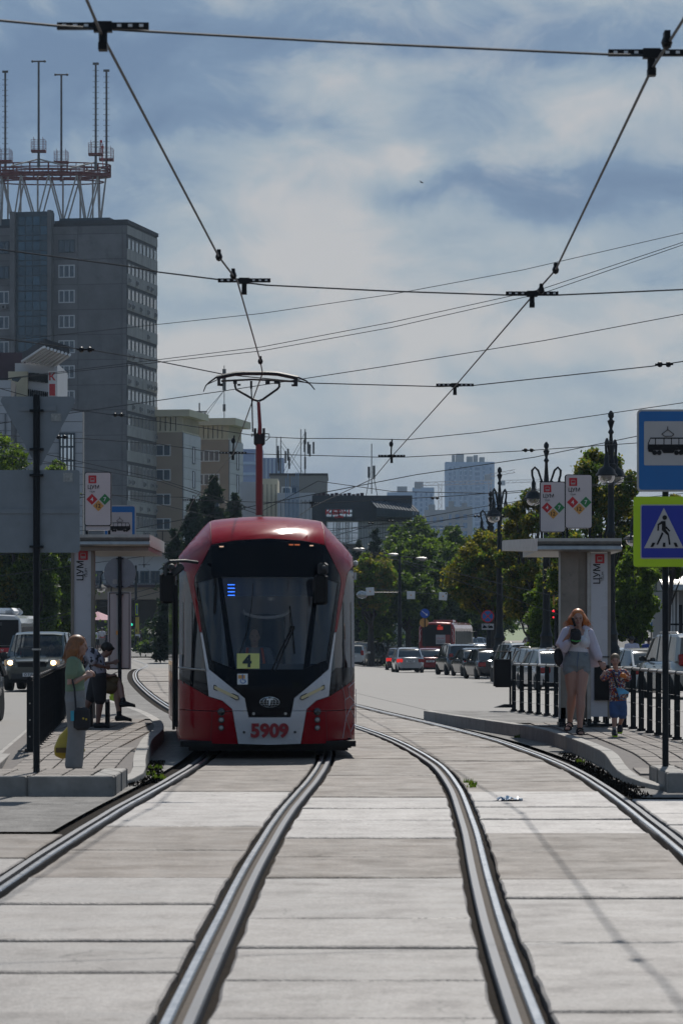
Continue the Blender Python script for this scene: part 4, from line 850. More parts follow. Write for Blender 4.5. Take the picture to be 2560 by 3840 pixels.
# ---------------- trees ----------------
LEAF = {'g': leafmat('leaves_green', (.036, .066, .013), (.105, .15, .028), .5), 'y': leafmat('leaves_yellowing', (.07, .08, .014), (.25, .20, .04), .5), 'd': leafmat('leaves_dark', (.024, .048, .014), (.08, .12, .024), .45),
        'l': leafmat('leaves_bright', (.055, .10, .016), (.15, .20, .035), .52), 's': leafmat('needles_dark', (.012, .028, .018), (.03, .05, .028), .2)}
M['bark'] = mat('bark', (.04, .033, .028), .9, 0, .4, 6, bump=.8, bscale=20, streak=True)
def leafcloud(cent, rad, n, size, seed, flat=.75, shell=.55):
    r = np.random.default_rng(seed); V = []; 
    nc = len(cent); w = np.array([q**2 for q in rad]); w = w/w.sum(); cnt = (w*n).astype(int); P = []
    for (c, q, k_) in zip(cent, rad, cnt):
        ncl = max(6, int(k_/26)); u = r.normal(size=(ncl, 3)); u /= np.linalg.norm(u, axis=1)[:, None]
        rr = q*(shell+(1.08-shell)*r.random(ncl)**.6); cc = np.array(c)+u*rr[:, None]*np.array([1, 1, flat*1.15]); 
        pick = r.integers(0, ncl, k_); sp = q*.11+.3*size
        P.append(cc[pick]+r.normal(size=(k_, 3))*sp*np.array([1, 1, .7]))
    P = np.concatenate(P); k_ = len(P)
    d1 = r.normal(size=(k_, 3)); d1[:, 2] -= .3; d1 /= np.linalg.norm(d1, axis=1)[:, None]; d2 = np.cross(d1, r.normal(size=(k_, 3))); d2 /= np.linalg.norm(d2, axis=1)[:, None]
    sz = size*(.6+.8*r.random(k_))[:, None]
    V = np.stack([P-d1*sz*.5, P+d2*sz*.34, P+d1*sz*.55, P-d2*sz*.34], 1).reshape(-1, 3)
    return V
def leafobj(name, V, m, parent):
    k_ = len(V)//4; me = bpy.data.meshes.new(name); me.vertices.add(4*k_); me.vertices.foreach_set('co', V.astype(np.float32).ravel())
    me.loops.add(4*k_); me.loops.foreach_set('vertex_index', np.arange(4*k_, dtype=np.int32)); me.polygons.add(k_); me.polygons.foreach_set('loop_start', np.arange(0, 4*k_, 4, dtype=np.int32)); me.polygons.foreach_set('loop_total', np.full(k_, 4, dtype=np.int32))
    me.materials.append(m); me.update(calc_edges=True); o = bpy.data.objects.new(name, me); link(o, parent); return o
def tree(label, x, y, h, rad, kind='g', n=9000, leaf=.3, lobes=9, trunk=.3, seed=0, base=.3, lean=0, z0=None, name='tree', group=None, squash=1.0, spread=.62, lobe=.36, fill=True):
    z = gz(x, y) if z0 is None else z0; t = thing(name, label, 'tree', (x, y, z), group=group); r = random.Random(seed)
    hb = h*base; cent = []; rads = []; cz_ = (h+hb)/2; hh = (h-hb)/2; lobes = int(lobes*1.7)
    for i in range(lobes):
        f_ = (i+.5)/lobes; v = -1+2*f_; a = 2.4*i+r.random()*.8; env = math.sqrt(max(0, 1-(abs(v)**2.4)))*(1-.25*max(0, v))
        rr = rad*env*(.35+.55*math.sqrt(r.random())); q = rad*lobe*(.62+.6*r.random())*(1-.3*max(0, v)); q = min(q, max(rad*.16, rad*1.02-rr))
        cent.append((math.cos(a)*rr+lean*f_, math.sin(a)*rr, cz_+v*hh*.88)); rads.append(q)
    if fill: cent.append((lean*.5, 0, cz_)); rads.append(min(rad, hh)*.62); cent.append((lean*.5, 0, cz_-hh*.4)); rads.append(min(rad, hh)*.55)
    n = int(n*2.1); leaf *= .78
    b = MB(); top = (lean*.6, 0, h*.72); b.tube([(0, 0, -.2), (0, 0, .2), (lean*.1, .02*h, h*.25), (lean*.3, 0, h*.5), top], [trunk*1.4, trunk, trunk*.75, trunk*.5, trunk*.15], 8)
    b.build('trunk', M['bark'], t, smooth=True); b = MB()
    for c, q in zip(cent, rads):
        s0 = Vector((lean*.3*(c[2]/h), 0, max(hb*.7, c[2]*.55))); e = Vector(c); mid = s0.lerp(e, .5)+Vector((r.uniform(-.2, .2), r.uniform(-.2, .2), -.05*h*r.random()))
        b.tube([s0, mid, e], [trunk*.38, trunk*.22, trunk*.08], 5)
        for _ in range(4): d = Vector((r.gauss(0, 1), r.gauss(0, 1), r.gauss(.3, .6))).normalized()*q*.95; b.tube([mid.lerp(e, r.random()), e+d], [trunk*.12, trunk*.03], 4, False)
    b.build('limbs', M['bark'], t)
    if isinstance(kind, str) and len(kind) > 1: parts_ = [(kind[0], .65), (kind[1], .35)]
    else: parts_ = [(kind, 1)]
    for i, (kd, fr_) in enumerate(parts_): leafobj('crown' if i == 0 else 'outer_leaves', leafcloud(cent, [q*(1+.06*i) for q in rads], int(n*fr_), leaf, seed*3+i+1, flat=.8*squash), LEAF[kd], t)
    return t
def conifer(label, x, y, h, rad, n=7000, seed=0, z0=None, name='conifer', kind='s', leaf=.5):
    z = gz(x, y) if z0 is None else z0; t = thing(name, label, 'tree', (x, y, z)); r = np.random.default_rng(seed)
    MB().tube([(0, 0, 0), (0, 0, h*.97)], [.03*h*.5, .03], 7).build('trunk', M['bark'], t)
    nb = int(h*9); P = []; b = MB()
    for i in range(nb):
        f_ = (i+1)/nb; zz = h*(.06+.93*f_**.9); L_ = rad*(1-f_)**.85*(.7+.45*r.random())+.12; a = r.random()*2*PI; d = np.array([math.cos(a), math.sin(a), -.22]); k_ = int(n/nb*(.4+1.2*(1-f_)))
        b.tube([(0, 0, zz), tuple(Vector((0, 0, zz))+Vector(d)*L_)], [.04, .01], 4, False)
        u = r.random(k_)**.7; p = np.array([0, 0, zz])+d*L_*u[:, None]+r.normal(size=(k_, 3))*np.array([.16, .16, .12])*(.4+L_*.35); P.append(p)
    b.build('limbs', M['bark'], t); P = np.concatenate(P); k_ = len(P); d1 = r.normal(size=(k_, 3)); d1[:, 2] -= .5; d1 /= np.linalg.norm(d1, axis=1)[:, None]; d2 = np.cross(d1, r.normal(size=(k_, 3))); d2 /= np.linalg.norm(d2, axis=1)[:, None]
    V = np.stack([P-d1*leaf*.5, P+d2*leaf*.12, P+d1*leaf*.5, P-d2*leaf*.12], 1).reshape(-1, 3); leafobj('crown', V, LEAF[kind], t); return t
def treepx(label, px, pytop, D, widthpx, **k):
    x = (px-CX)*D/F; zt = H-(pytop-YH)*D/F; z0 = k.pop('zb', None); z0 = gz(x, D) if z0 is None else z0
    return tree(label, x, D, zt-z0, widthpx*D/F/2, z0=z0, **k)
TR = 'broadleaf trees along the avenue'
treepx('bright green tree behind the blank triangular sign', 40, 1610, 172, 420, kind='gl', n=16000, leaf=.2, lobes=11, seed=11, base=.2)
treepx('green tree filling the gap between blank sign and shelter', 215, 1690, 178, 215, kind='gl', n=14000, leaf=.2, lobes=10, seed=12, base=.12, trunk=.25)
treepx('dark bushy tree left of the shelter pylon', 150, 1960, 168, 200, kind='d', n=12000, leaf=.2, lobes=9, seed=13, base=.1)
treepx('brownish yellowing tree low behind the blank sign pole', 70, 1980, 170, 240, kind='yd', n=9000, leaf=.2, lobes=8, seed=14, base=.15)
treepx('very dark tree behind the parked bus at the left edge', 30, 2040, 190, 420, kind='d', n=10000, leaf=.28, lobes=9, seed=15, base=.1)
P = lambda px, D: (px-CX)*D/F
conifer('tall dark larch left of the pantograph mast', P(798, 225), 225, H+(YH-1785)*225/F, 3.9, 20000, 21, z0=0)
conifer('dark larch shorter and nearer the red roof edge', P(720, 215), 215, H+(YH-1880)*215/F, 2.9, 15000, 22, z0=0)
conifer('small larch right of the tall one, above the tram roof', P(880, 240), 240, H+(YH-1850)*240/F, 3.0, 13000, 23, z0=0)
conifer('dark larch whose branches reach the wing mirror', P(655, 190), 190, H+(YH-1990)*190/F, 1.2, 7000, 24, z0=0)
conifer('slender dark spruce in front of the pale mall wall', P(1408, 300), 300, H+(YH-1965)*300/F, 2.9, 7000, 25, z0=-.4)
conifer('short spruce just right of the tram roof corner', P(1345, 280), 280, H+(YH-2005)*280/F, 2.6, 5000, 26, z0=-.5)
treepx('yellow green tree beside the right side of the tram', 1390, 2075, 255, 230, kind='ly', n=12000, leaf=.3, lobes=9, seed=31, base=.5, group=TR)
treepx('round topped green tree in front of the dark mall', 1545, 1950, 330, 330, kind='gd', n=14000, leaf=.42, lobes=10, seed=32, base=.36, group=TR)
treepx('tall green tree below the tallest pale tower', 1680, 1950, 310, 270, kind='dg', n=14000, leaf=.4, lobes=10, seed=33, base=.1, group=TR)
treepx('big green tree in the middle of the avenue behind the lamp arms', 1590, 2020, 285, 330, kind='gl', n=16000, leaf=.34, lobes=11, seed=34, base=.40, group=TR)
treepx('dark tree above the red bus', 1660, 2110, 270, 300, kind='d', n=12000, leaf=.33, lobes=9, seed=35, base=.15, group=TR)
treepx('dark green tree above the blue arrow sign', 1530, 2170, 262, 260, kind='dg', n=10000, leaf=.3, lobes=9, seed=36, base=.55, group=TR)
treepx('dull blue green treetop under the tallest tower', 1810, 2000, 360, 260, kind='d', n=9000, leaf=.45, lobes=8, seed=37, base=.1, group=TR)
treepx('large yellowing maple left of the round bulbed lamp posts', 1850, 2000, 178, 360, kind='yg', n=22000, leaf=.2, lobes=13, seed=38, base=.47, trunk=.22, group=TR)
treepx('dry brown and gold tree rising beside the second lamp post', 1990, 1830, 150, 260, kind='yg', n=15000, leaf=.17, lobes=12, seed=39, base=.3, trunk=.2, group=TR, fill=False, lobe=.3)
treepx('green maple behind the twin stop lightboxes', 2250, 1668, 128, 440, kind='gy', n=21000, leaf=.16, lobes=14, seed=40, base=.28, trunk=.2, group=TR, lobe=.26, spread=.75, fill=False)
treepx('small tree with bright leaves low between the lamp posts', 2040, 2130, 140, 170, kind='lg', n=8000, leaf=.15, lobes=8, seed=41, base=.15, trunk=.1, group=TR)
treepx('bright green foliage hanging right of the stop pylon', 2375, 2030, 122, 190, kind='lg', n=12000, leaf=.14, lobes=9, seed=42, base=.3, trunk=.12, group=TR)
treepx('leafy branch over the kiosk roof', 2500, 1850, 135, 190, kind='gy', n=9000, leaf=.15, lobes=8, seed=43, base=.55, trunk=.12, group=TR, lean=.4, fill=False, lobe=.3)
treepx('dark tree mass beyond the parked cars on the right', 2150, 2090, 200, 260, kind='d', n=9000, leaf=.26, lobes=8, seed=44, base=.15, group=TR)
treepx('dark tree behind the no stopping sign', 1800, 2180, 275, 300, kind='d', n=10000, leaf=.3, lobes=9, seed=45, base=.12, group=TR)
treepx('dark crown left of the thin lamp pole', 1430, 2160, 275, 260, kind='dg', n=11000, leaf=.33, lobes=9, seed=46, base=.6, group=TR)
for i, (px, pt, lab) in enumerate(((1415, 2255, 'staked young street tree beside the oncoming car'), (1433, 2240, 'second staked young street tree left of the white shirt walker'), (1375, 2270, 'young tree nearest the right side of the tram'), (1455, 2250, 'young tree right beside the thin lamp pole'))):
    treepx(lab, px, pt, 262+i*6, 60, kind='l', n=2500, leaf=.2, lobes=6, seed=60+i, base=.35, trunk=.07, group='young trees in the verge')
# park slope, path, hedge, far wood
def patch(name, x0, x1, y0, y1, zo, m, n=8):
    return sheet(name, fr(x0, x1, (x1-x0)/n), fr(y0, y1, (y1-y0)/14), zo, m)
patch('park_grass', -2, 30, 262, 600, .05, mat('park_lawn', (.07, .12, .02), .8, 0, .4, .5, bump=.8, bscale=6))
patch('park_path', 4.5, 30, 405, 440, .12, M['paver']); patch('park_path', 2, 5, 262, 402, .1, M['paver'])
def wood(name, label, spots, n, leaf, kd, seed):
    o = leafobj(name, leafcloud([s_[:3] for s_ in spots], [s_[3] for s_ in spots], n, leaf, seed, flat=.7, shell=.2), LEAF[kd], None); o['kind'] = 'stuff'; o['label'] = label; o['category'] = 'foliage'
wood('hedge', 'clipped green hedge in front of the low building', [(x, 322+.3*math.sin(x), 1.0, 1.35) for x in fr(-24, -13.5, .9)], 9000, .22, 'g', 71)
wood('shrubs', 'feathery shrub bed beside the tram stop crossing', [(-14.6+.5*i, 262+i, .5, .8) for i in range(5)], 3500, .2, 'g', 72)
wood('distant_wood', 'dark distant wood closing off the avenue', [(x, 640+10*math.sin(x), 9+2*math.sin(x*.7), 8) for x in fr(-4, 60, 4)], 26000, .8, 'd', 73)
wood('distant_wood', 'hazy green treetops behind the right-hand trees', [(x, 560, 10+2*math.sin(x), 7) for x in fr(20, 66, 4)], 14000, .8, 'd', 74)
wood('left_wood', 'dark trees filling the gap behind the left bus', [(x, 215, 3+math.sin(x), 3.6) for x in fr(-26, -18.5, 2)], 14000, .3, 'd', 75)
# ---------------- tram ----------------
M['tred'] = mat('tram_red_paint', (.235, .003, .010), .18, 0, .06, 2, spec=.12, coat=.0)
M['twhite'] = mat('tram_white_paint', (.50, .505, .53), .28, 0, .04, 2, coat=.4, dirt=((.35, .34, .33), 3, .62, .8))
M['tblack'] = mat('tram_black_gloss', (.003, .004, .007), .12, 0, .1, 3, spec=.12)
M['tglass'] = glassmat('tram_windscreen', (.88, .90, .92), .05)
M['tglassd'] = glassmat('tram_side_glass', (.42, .45, .46), .05)
M['tin'] = mat('tram_interior_grey', (.6, .6, .62), .7, 0, .1, 2)
M['seam'] = mat('panel_seam', (.02, .004, .005), .6, 0, 0, 1)
TK = .00188; TY0 = 47.6
TRAM = thing('tram', 'red and white tram number 5909 on route 4, front on', 'tram', (-.985, TY0, 0), math.radians(3.0))
def ztop(ax): return 3.40-.06*min(ax, .8)**2/.64 if ax < .80 else 3.34-(ax-.80)*1.18
def nose(x, z):
    ax = abs(x); p = .10*min(1, ax/.6)**2+(.333*(ax-.6)+.9*((ax-.6)/.65)**1.9 if ax > .6 else 0)
    r = max(0, z-1.0)*.20*(1-.35*sm(.5, 1.25, ax)) if z > .55 else (.55-z)*.12
    zt = ztop(ax); t = (z-(zt-.46))/.46
    if t > 0: t = min(1, t); r += (1.75-1.3*sm(.7, 1.25, ax))*(1-math.sqrt(max(0, 1-t*t)))
    return p+r
def region(name, poly, m, off=0.0, thick=.025, parent=None, px=True, smooth=True, sxx=.09, szz=.10):
    if px: poly = [(h*TK, (1844-v)*TK) for h, v in poly]
    bm = bmesh.new(); vs = [bm.verts.new((x, 0, z)) for x, z in poly]; 
    for tri_ in tessellate_polygon([[Vector((x, z, 0)) for x, z in poly]]):
        try: bm.faces.new([vs[i] for i in tri_])
        except ValueError: pass
    xs = [p[0] for p in poly]; zs = [p[1] for p in poly]
    x = math.ceil(min(xs)/sxx)*sxx
    while x < max(xs): bmesh.ops.bisect_plane(bm, geom=bm.verts[:]+bm.edges[:]+bm.faces[:], plane_co=(x, 0, 0), plane_no=(1, 0, 0), dist=1e-4); x += sxx
    z = math.ceil(min(zs)/szz)*szz
    while z < max(zs): bmesh.ops.bisect_plane(bm, geom=bm.verts[:]+bm.edges[:]+bm.faces[:], plane_co=(0, 0, z), plane_no=(0, 0, 1), dist=1e-4); z += szz
    for v in bm.verts: v.co.y = nose(v.co.x, v.co.z)-off
    bmesh.ops.recalc_face_normals(bm, faces=bm.faces[:])
    if sum(f.normal.y*f.calc_area() for f in bm.faces) > 0: bmesh.ops.reverse_faces(bm, faces=bm.faces[:])
    if thick:
        r = bmesh.ops.extrude_face_region(bm, geom=bm.faces[:]); nv = [g for g in r['geom'] if isinstance(g, bmesh.types.BMVert)]
        for v in nv: v.co.y += thick
        bmesh.ops.recalc_face_normals(bm, faces=bm.faces[:])
    me = bpy.data.meshes.new(name); bm.to_mesh(me); bm.free(); me.materials.append(m)
    for p in me.polygons: p.use_smooth = smooth
    try: me.set_sharp_from_angle(angle=math.radians(35))
    except Exception: pass
    o = bpy.data.objects.new(name, me); link(o, parent or TRAM); return o
def sym(h): return h+[(-x, y) for x, y in h[::-1] if x > 0]
def lr(name, poly, m, **k): return [region(name, poly, m, **k), region(name, [(-x, y) for x, y in poly], m, **k)]
ot = [(425, 77)]+[(h, 1844-ztop(h*TK)/TK) for h in (470, 520, 560, 600, 630)]+[(657, 345)]
top = [(h, 1844-ztop(h*TK)/TK) for h in (0, 60, 120, 180, 240, 300, 360, 400)]
region('roof_cap', sym(top[0:]+[(418, 1844-ztop(418*TK)/TK), (416, 270), (330, 252), (250, 240), (120, 229), (0, 225)][:0]+[(418, 78), (418, 270), (250, 240), (0, 225)]), M['tred'])
lr('roof_shoulder', [(422, 78)]+ot[1:]+[(655, 415), (604, 470), (566, 640), (507, 915), (490, 917), (520, 700), (546, 560), (540, 500), (422, 272)], M['tred'])
region('windscreen_surround', sym([(0, 227), (250, 242), (418, 274), (536, 502), (542, 546), (520, 550), (375, 515), (345, 512)]), M['tblack'])
lr('windscreen_pillar', [(345, 513), (375, 517), (297, 1166), (248, 1188)], M['tblack'])
region('lower_mask', sym([(542, 548), (517, 700), (484, 920), (437, 1188), (244, 1343), (180, 1398), (150, 1533)])[:0] or sym([(0, 1190), (246, 1190), (295, 1170), (425, 1120), (437, 1188), (244, 1343), (180, 1398), (150, 1533)]), M['tblack'], smooth=False)
lr('mask_edge', [(520, 552), (542, 548), (517, 700), (484, 920), (437, 1187), (426, 1118)], M['tblack'])
region('windscreen', sym([(0, 510), (344, 510), (247, 1190)]), M['tglass'], off=-.012, thick=0)
lr('quarter_window', [(376, 518), (519, 553), (425, 1117), (298, 1165)], M['tglassd'], off=-.012, thick=0)
lr('white_band', [(487, 922), (503, 920), (462, 1180), (440, 1388), (342, 1417), (247, 1346), (440, 1190)], M['twhite'])
lr('white_cheek', [(247, 1346), (342, 1417), (272, 1478), (270, 1490), (165, 1490), (181, 1401)], M['twhite'], smooth=False)
region('front_bumper', sym([(0, 1540), (153, 1540), (163, 1494), (268, 1494), (250, 1600), (228, 1733), (0, 1740)]), M['twhite'], off=.012)
lr('corner_fairing', [(656, 1272), (443, 1392), (344, 1421), (275, 1480), (272, 1492), (656, 1492)], M['tred'])
lr('corner_skirt', [(656, 1498), (271, 1498), (253, 1602), (231, 1735), (460, 1733), (650, 1722), (656, 1690)], M['tred'], off=.008)
lr('side_window', [(507, 918), (566, 643), (604, 473), (655, 418), (656, 1268), (443, 1388), (465, 1180)], M['tglassd'], thick=0)
lr('side_window_sill', [(500, 1180), (656, 1180), (656, 1268), (443, 1388), (462, 1215)], M['tblack'], off=.004, thick=.01)
for i, hx in enumerate((560, 625)): lr('window_post', [(hx, 700), (hx+8, 690), (hx+8, 1300), (hx, 1305)], M['tblack'], off=.01, thick=.02)
# flanks connecting the nose to the body
YB = 2.5
def flank(name, z0, z1, m, n=14):
    for sgn in (-1, 1):
        vs = []
        for i in range(n+1): z = z0+(z1-z0)*i/n; xx = 656*TK; vs += [(sgn*xx, nose(xx, z), z), (sgn*1.25, YB, z)]
        fs = [(2*i, 2*i+1, 2*i+3, 2*i+2) for i in range(n)]
        if sgn > 0: pass
        else: fs = [f[::-1] for f in fs]
        MB().add(vs, fs).build(name, m, TRAM, smooth=True)
flank('side_skirt', .22, 1.06, M['tred']); flank('side_glazing', 1.07, ztop(1.233)-.02, M['tglassd'])
vs = []; hs = [-656, -630, -600, -560, -520, -470, -420, -360, -300, -240, -180, -120, -60, 0, 60, 120, 180, 240, 300, 360, 420, 470, 520, 560, 600, 630, 656]
for h in hs: x = h*TK; zt = ztop(abs(x)); vs += [(x, nose(x, zt)-.01, zt), (x, YB+.05, zt+.0)]
MB().add(vs, [(2*i, 2*i+2, 2*i+3, 2*i+1) for i in range(len(hs)-1)]).build('roof_skin', M['tred'], TRAM, smooth=True)
# body sections behind
prof = [(-1.25, .22), (-1.25, 2.80)]+[(h*TK, ztop(abs(h*TK))) for h in hs[1:-1]]+[(1.25, 2.80), (1.25, .22)]
def section(y0, y1, parent, mtx=None):
    n = len(prof); m = mtx or Matrix.Identity(4)
    vs = [m @ Vector((p[0], y, p[1])) for y in (y0, y1) for p in prof]
    fs = [(i, i+1, n+i+1, n+i) for i in range(n-1)]+[(n-1, 0, n, 2*n-1)]+[tuple(range(n-1, -1, -1)), tuple(range(n, 2*n))]
    MB().add(vs, fs).build('body_shell', M['tred'], parent, smooth=True)
    for sgn in (-1, 1):
        MB().box(*( (sgn*1.25-.005, sgn*1.25+.012)), y0+.1, y1-.1, 1.07, 2.74, m).build('window_band', M['tblack'], parent)
        for i in range(int((y1-y0)/1.3)): MB().box(sgn*1.25-.02, sgn*1.25+.02, y0+.3+i*1.3, y0+1.4+i*1.3, 1.25, 2.5, m).build('side_pane', M['tglassd'], parent)
        MB().box(sgn*1.25-.01, sgn*1.25+.016, y0+1.5, y0+1.52, .3, 2.7, m).box(sgn*1.25-.01, sgn*1.25+.016, y0+2.8, y0+2.82, .3, 2.7, m).build('door_seam', M['black'], parent)
def secrot(y, a): return Matrix.Translation((0, y, 0)) @ Matrix.Rotation(a, 4, 'Z') @ Matrix.Translation((0, -y, 0))
section(YB+.0, 8.8, TRAM); m1 = secrot(9.1, math.radians(1.0)); section(9.4, 14.5, TRAM, m1)
MB().box(-1.1, 1.1, 8.8, 9.45, .35, 2.75, m1).build('gangway_bellows', M['black'], TRAM)
MB().box(-1.1, 1.1, .45, 8, .1, .24).build('underframe', M['black'], TRAM)
for y in (1.6, 3.4):
    for sgn in (-1, 1): MB().lathe([(.30, -.06), (.30, .06)], (sgn*.76, y, .30), 16, Matrix.Rotation(PI/2, 4, 'Y')).build('wheel', M['steel'], TRAM)
MB().box(1.0, 1.17, .9, 1.3, .12, .26).build('sand_pipe', M['black'], TRAM)
# cab interior
MB().box(-1.14, 1.14, 2.35, 2.45, .3, 2.72).box(-.8, .8, 2.36, 2.45, 2.72, 3.2).build('cab_bulkhead', M['tin'], TRAM)
MB().box(-.9, .9, .65, 1.25, .9, 1.12).box(-.25, .75, .75, 1.0, 1.12, 1.3).build('dashboard', M['plastic'], TRAM)
MB().box(-.28, .28, 1.95, 2.1, 1.0, 2.0).build('driver_seat', M['black'], TRAM)
MB().box(-.62, -.60, .9, 2.3, 1.15, 2.4).box(.60, .62, .9, 2.3, 1.15, 2.4).build('cab_partition', M['tin'], TRAM)
MB().tube([(-.33+.0, 1.5, 2.02)]+[(.33*math.cos(a), 1.5, 2.05+.1*math.sin(a)) for a in [PI+PI*i/8 for i in range(9)]]+[(.33, 1.5, 2.03)], .022, 6).build('interior_mirror', M['white'], TRAM)
MB().ell((.05, .95, 2.22), .05, .05, .045).tube([(.05, .95, 2.28), (.05, .95, 2.4)], .03, 6).build('dash_camera', M['white'], TRAM)
MB().box(-.64, .62, .66, .70, 2.24, 2.50).build('sun_blind', mat('sun_blind_blue', (.03, .04, .07), .5), TRAM)
Y = lambda x, z, o=0: nose(x, z)-o
for i in range(4):
    z = (1844-568-26*i)*TK; MB().box(-.565, -.47, Y(-.52, z)+.03, Y(-.52, z)+.045, z-.005, z+.006).build('led_bar', mat('blue_led', (.02, .1, .8), .3, 0, 0, 1, emit=(.03, .16, 1), estr=2.6), TRAM)
# route card, sticker, number, emblem
def onnose(x, z, off=.0): 
    e = .05; sl = (nose(x, z+e)-nose(x, z-e))/(2*e); return (x, nose(x, z)-off, z), (-math.atan(sl), 0, math.atan((nose(x+e, z)-nose(x-e, z))/(2*e)))
Z = lambda v: (1844-v)*TK; XH = lambda u: (u-803)*TK
p, r = onnose(XH(648), Z(1128), .006); r = (r[0], 0, 0)
cd_ = MB().box(-.155, .155, -.002, .002, -.106, .106).build('route_card', mat('route_card_yellow', (.62, .62, .20), .6), TRAM, loc=p); cd_.rotation_euler = r
text('route_number', '4', .235, mat('card_print', (.015, .03, .035), .6), cd_, (-.015, -.006, 0), depth=.002, bold=.008, sx=1.0)
p, r = onnose(XH(606), Z(1260), .012); r = (r[0], 0, 0)
st = MB().box(-.072, .072, -.002, .002, -.075, .075).build('wheelchair_sticker', M['white'], TRAM, loc=p); st.rotation_euler = r
MB().tube([(.035*math.cos(a)+.005, -.004, -.025+.033*math.sin(a)) for a in [PI*.75+PI*1.35*i/10 for i in range(11)]], .006, 5).tube([(.0, -.004, .045), (.0, -.004, -.01), (.035, -.004, -.012), (.045, -.004, -.045)], .007, 5).ell((0, -.005, .055), .01, .004, .01).build('wheelchair_symbol', M['blue'], st)
MB().box(-.06, .035, -.0035, 0, .005, .055).build('sticker_patch', M['orange'], st)
num = text('fleet_number', '5909', .285, mat('number_red', (.26, .004, .012), .5), TRAM, (0, Y(0, .40, .022), Z(1636)), depth=.006, bold=.012, sx=.78)
num.scale = (.52/max(.01, num.dimensions.x), 1, .205/max(.01, num.dimensions.z))
for sgn in (-1, 1):
    x, z = sgn*186*TK, Z(1648); MB().lathe([(.018, 0), (.018, .01)], (x, Y(x, z, .012), z), 12, Matrix.Rotation(PI/2, 4, 'X')).build('bumper_bolt', M['plastic'], TRAM)
    x, z = sgn*116*TK, Z(1512); MB().lathe([(.02, 0), (.02, .012)], (x, Y(x, z), z), 12, Matrix.Rotation(PI/2, 4, 'X')).build('mask_bolt', M['alu'], TRAM)
    for v, rr, mm in ((1500, .046, M['plastic']), (1560, .036, M['lampglass']), (1618, .034, M['lampglass'])):
        x, z = sgn*350*TK, Z(v); R_ = Matrix.Rotation(PI/2, 4, 'X'); R2 = Matrix.Rotation(sgn*.28, 4, 'Z')
        o = MB().lathe([(rr+.008, 0), (rr+.008, .014), (rr, .02)], (0, 0, 0), 18, R2 @ R_).build('round_lamp', M['plastic'], TRAM, loc=(x, Y(x, z, .008), z), smooth=True)
        MB().lathe([(rr-.004, 0), (rr-.006, .012), (rr*.6, .022), (.004, .026)], (0, 0, 0), 16, R2 @ R_).lathe([(rr*.3, .02), (rr*.3, .028)], (0, 0, 0), 8, R2 @ R_).build('lamp_lens', mm if mm != M['plastic'] else M['carglass'], o, loc=(0, -.012, 0), smooth=True)
    q = [(402, 1308), (404, 1330), (240, 1408), (228, 1404), (232, 1388)]
    region('running_light', [(sgn*h, v) for h, v in q], mat('running_light_cream', (.62, .52, .30), .25, 0, .05, 3), off=.012, thick=.02)
    b_ = MB(); e_ = [(404, 1305), (406, 1333), (240, 1412), (224, 1406), (229, 1385), (404, 1305)]; b_.tube([(sgn*h*TK, nose(h*TK, Z(v))-.016, Z(v)) for h, v in e_], .007, 4).build('light_surround', M['plastic'], TRAM)
b = MB()
for (ra, rb) in ((.135, .072), (.085, .072), (.04, .072)):
    b.tube([(ra*math.cos(2*PI*i/24), 0, rb*math.sin(2*PI*i/24)) for i in range(25)], .0035, 4)
for zz in (-.03, 0, .03): w = .135*math.sqrt(1-(zz/.072)**2); b.tube([(-w, 0, zz), (w, 0, zz)], .0028, 4)
b.plate([(-.045, .05), (.05, .05), (.05, .03), (.018, .032), (.0, -.05), (-.01, -.05), (-.012, .03), (-.04, .02)], -.008, .0)
b.build('front_emblem', mat('chrome_emblem', (.45, .52, .58), .2, .8, .05, 5), TRAM, loc=(0, Y(0, Z(1428), .006), Z(1428)))
for h in (130, 178): pass
MB().box(-.68, -.62, Y(-.65, Z(285), .01), Y(-.65, Z(285)), Z(290), Z(282)).box(.57, .62, Y(.6, Z(278), .01), Y(.6, Z(278)), Z(282), Z(274)).build('marker_lamp', mat('warm_marker', (.6, .4, .3), .3, emit=(1, .6, .4), estr=.6), TRAM)
MB().box(.28, .34, Y(.3, Z(275), .01), Y(.3, Z(275)), Z(277), Z(268)).box(.36, .43, Y(.4, Z(275), .01), Y(.4, Z(275)), Z(277), Z(268)).build('amber_lamp', mat('amber_marker', (.4, .1, .03), .3, emit=(1, .25, .1), estr=.35), TRAM)
# wipers
wp = MB(); f = lambda u, v, o=.02: (XH(u), Y(XH(u), Z(v), o), Z(v))
wp.tube([f(818, 1200), f(880, 1060), f(965, 895, .05)], .011, 6).tube([f(845, 1200), f(905, 1060), f(980, 900, .05)], .009, 6)
wp.build('wiper_arm', M['black'], TRAM); MB().tube([f(955, 725), f(972, 880, .05), f(988, 1075)], .009, 5).cbox(f(972, 885, .05), .06, .04, .05).build('wiper_blade', M['black'], TRAM)
MB().tube([f(685, 560), f(672, 740), f(640, 900), f(585, 1075)], .005, 4).build('cab_cable', M['black'], TRAM)
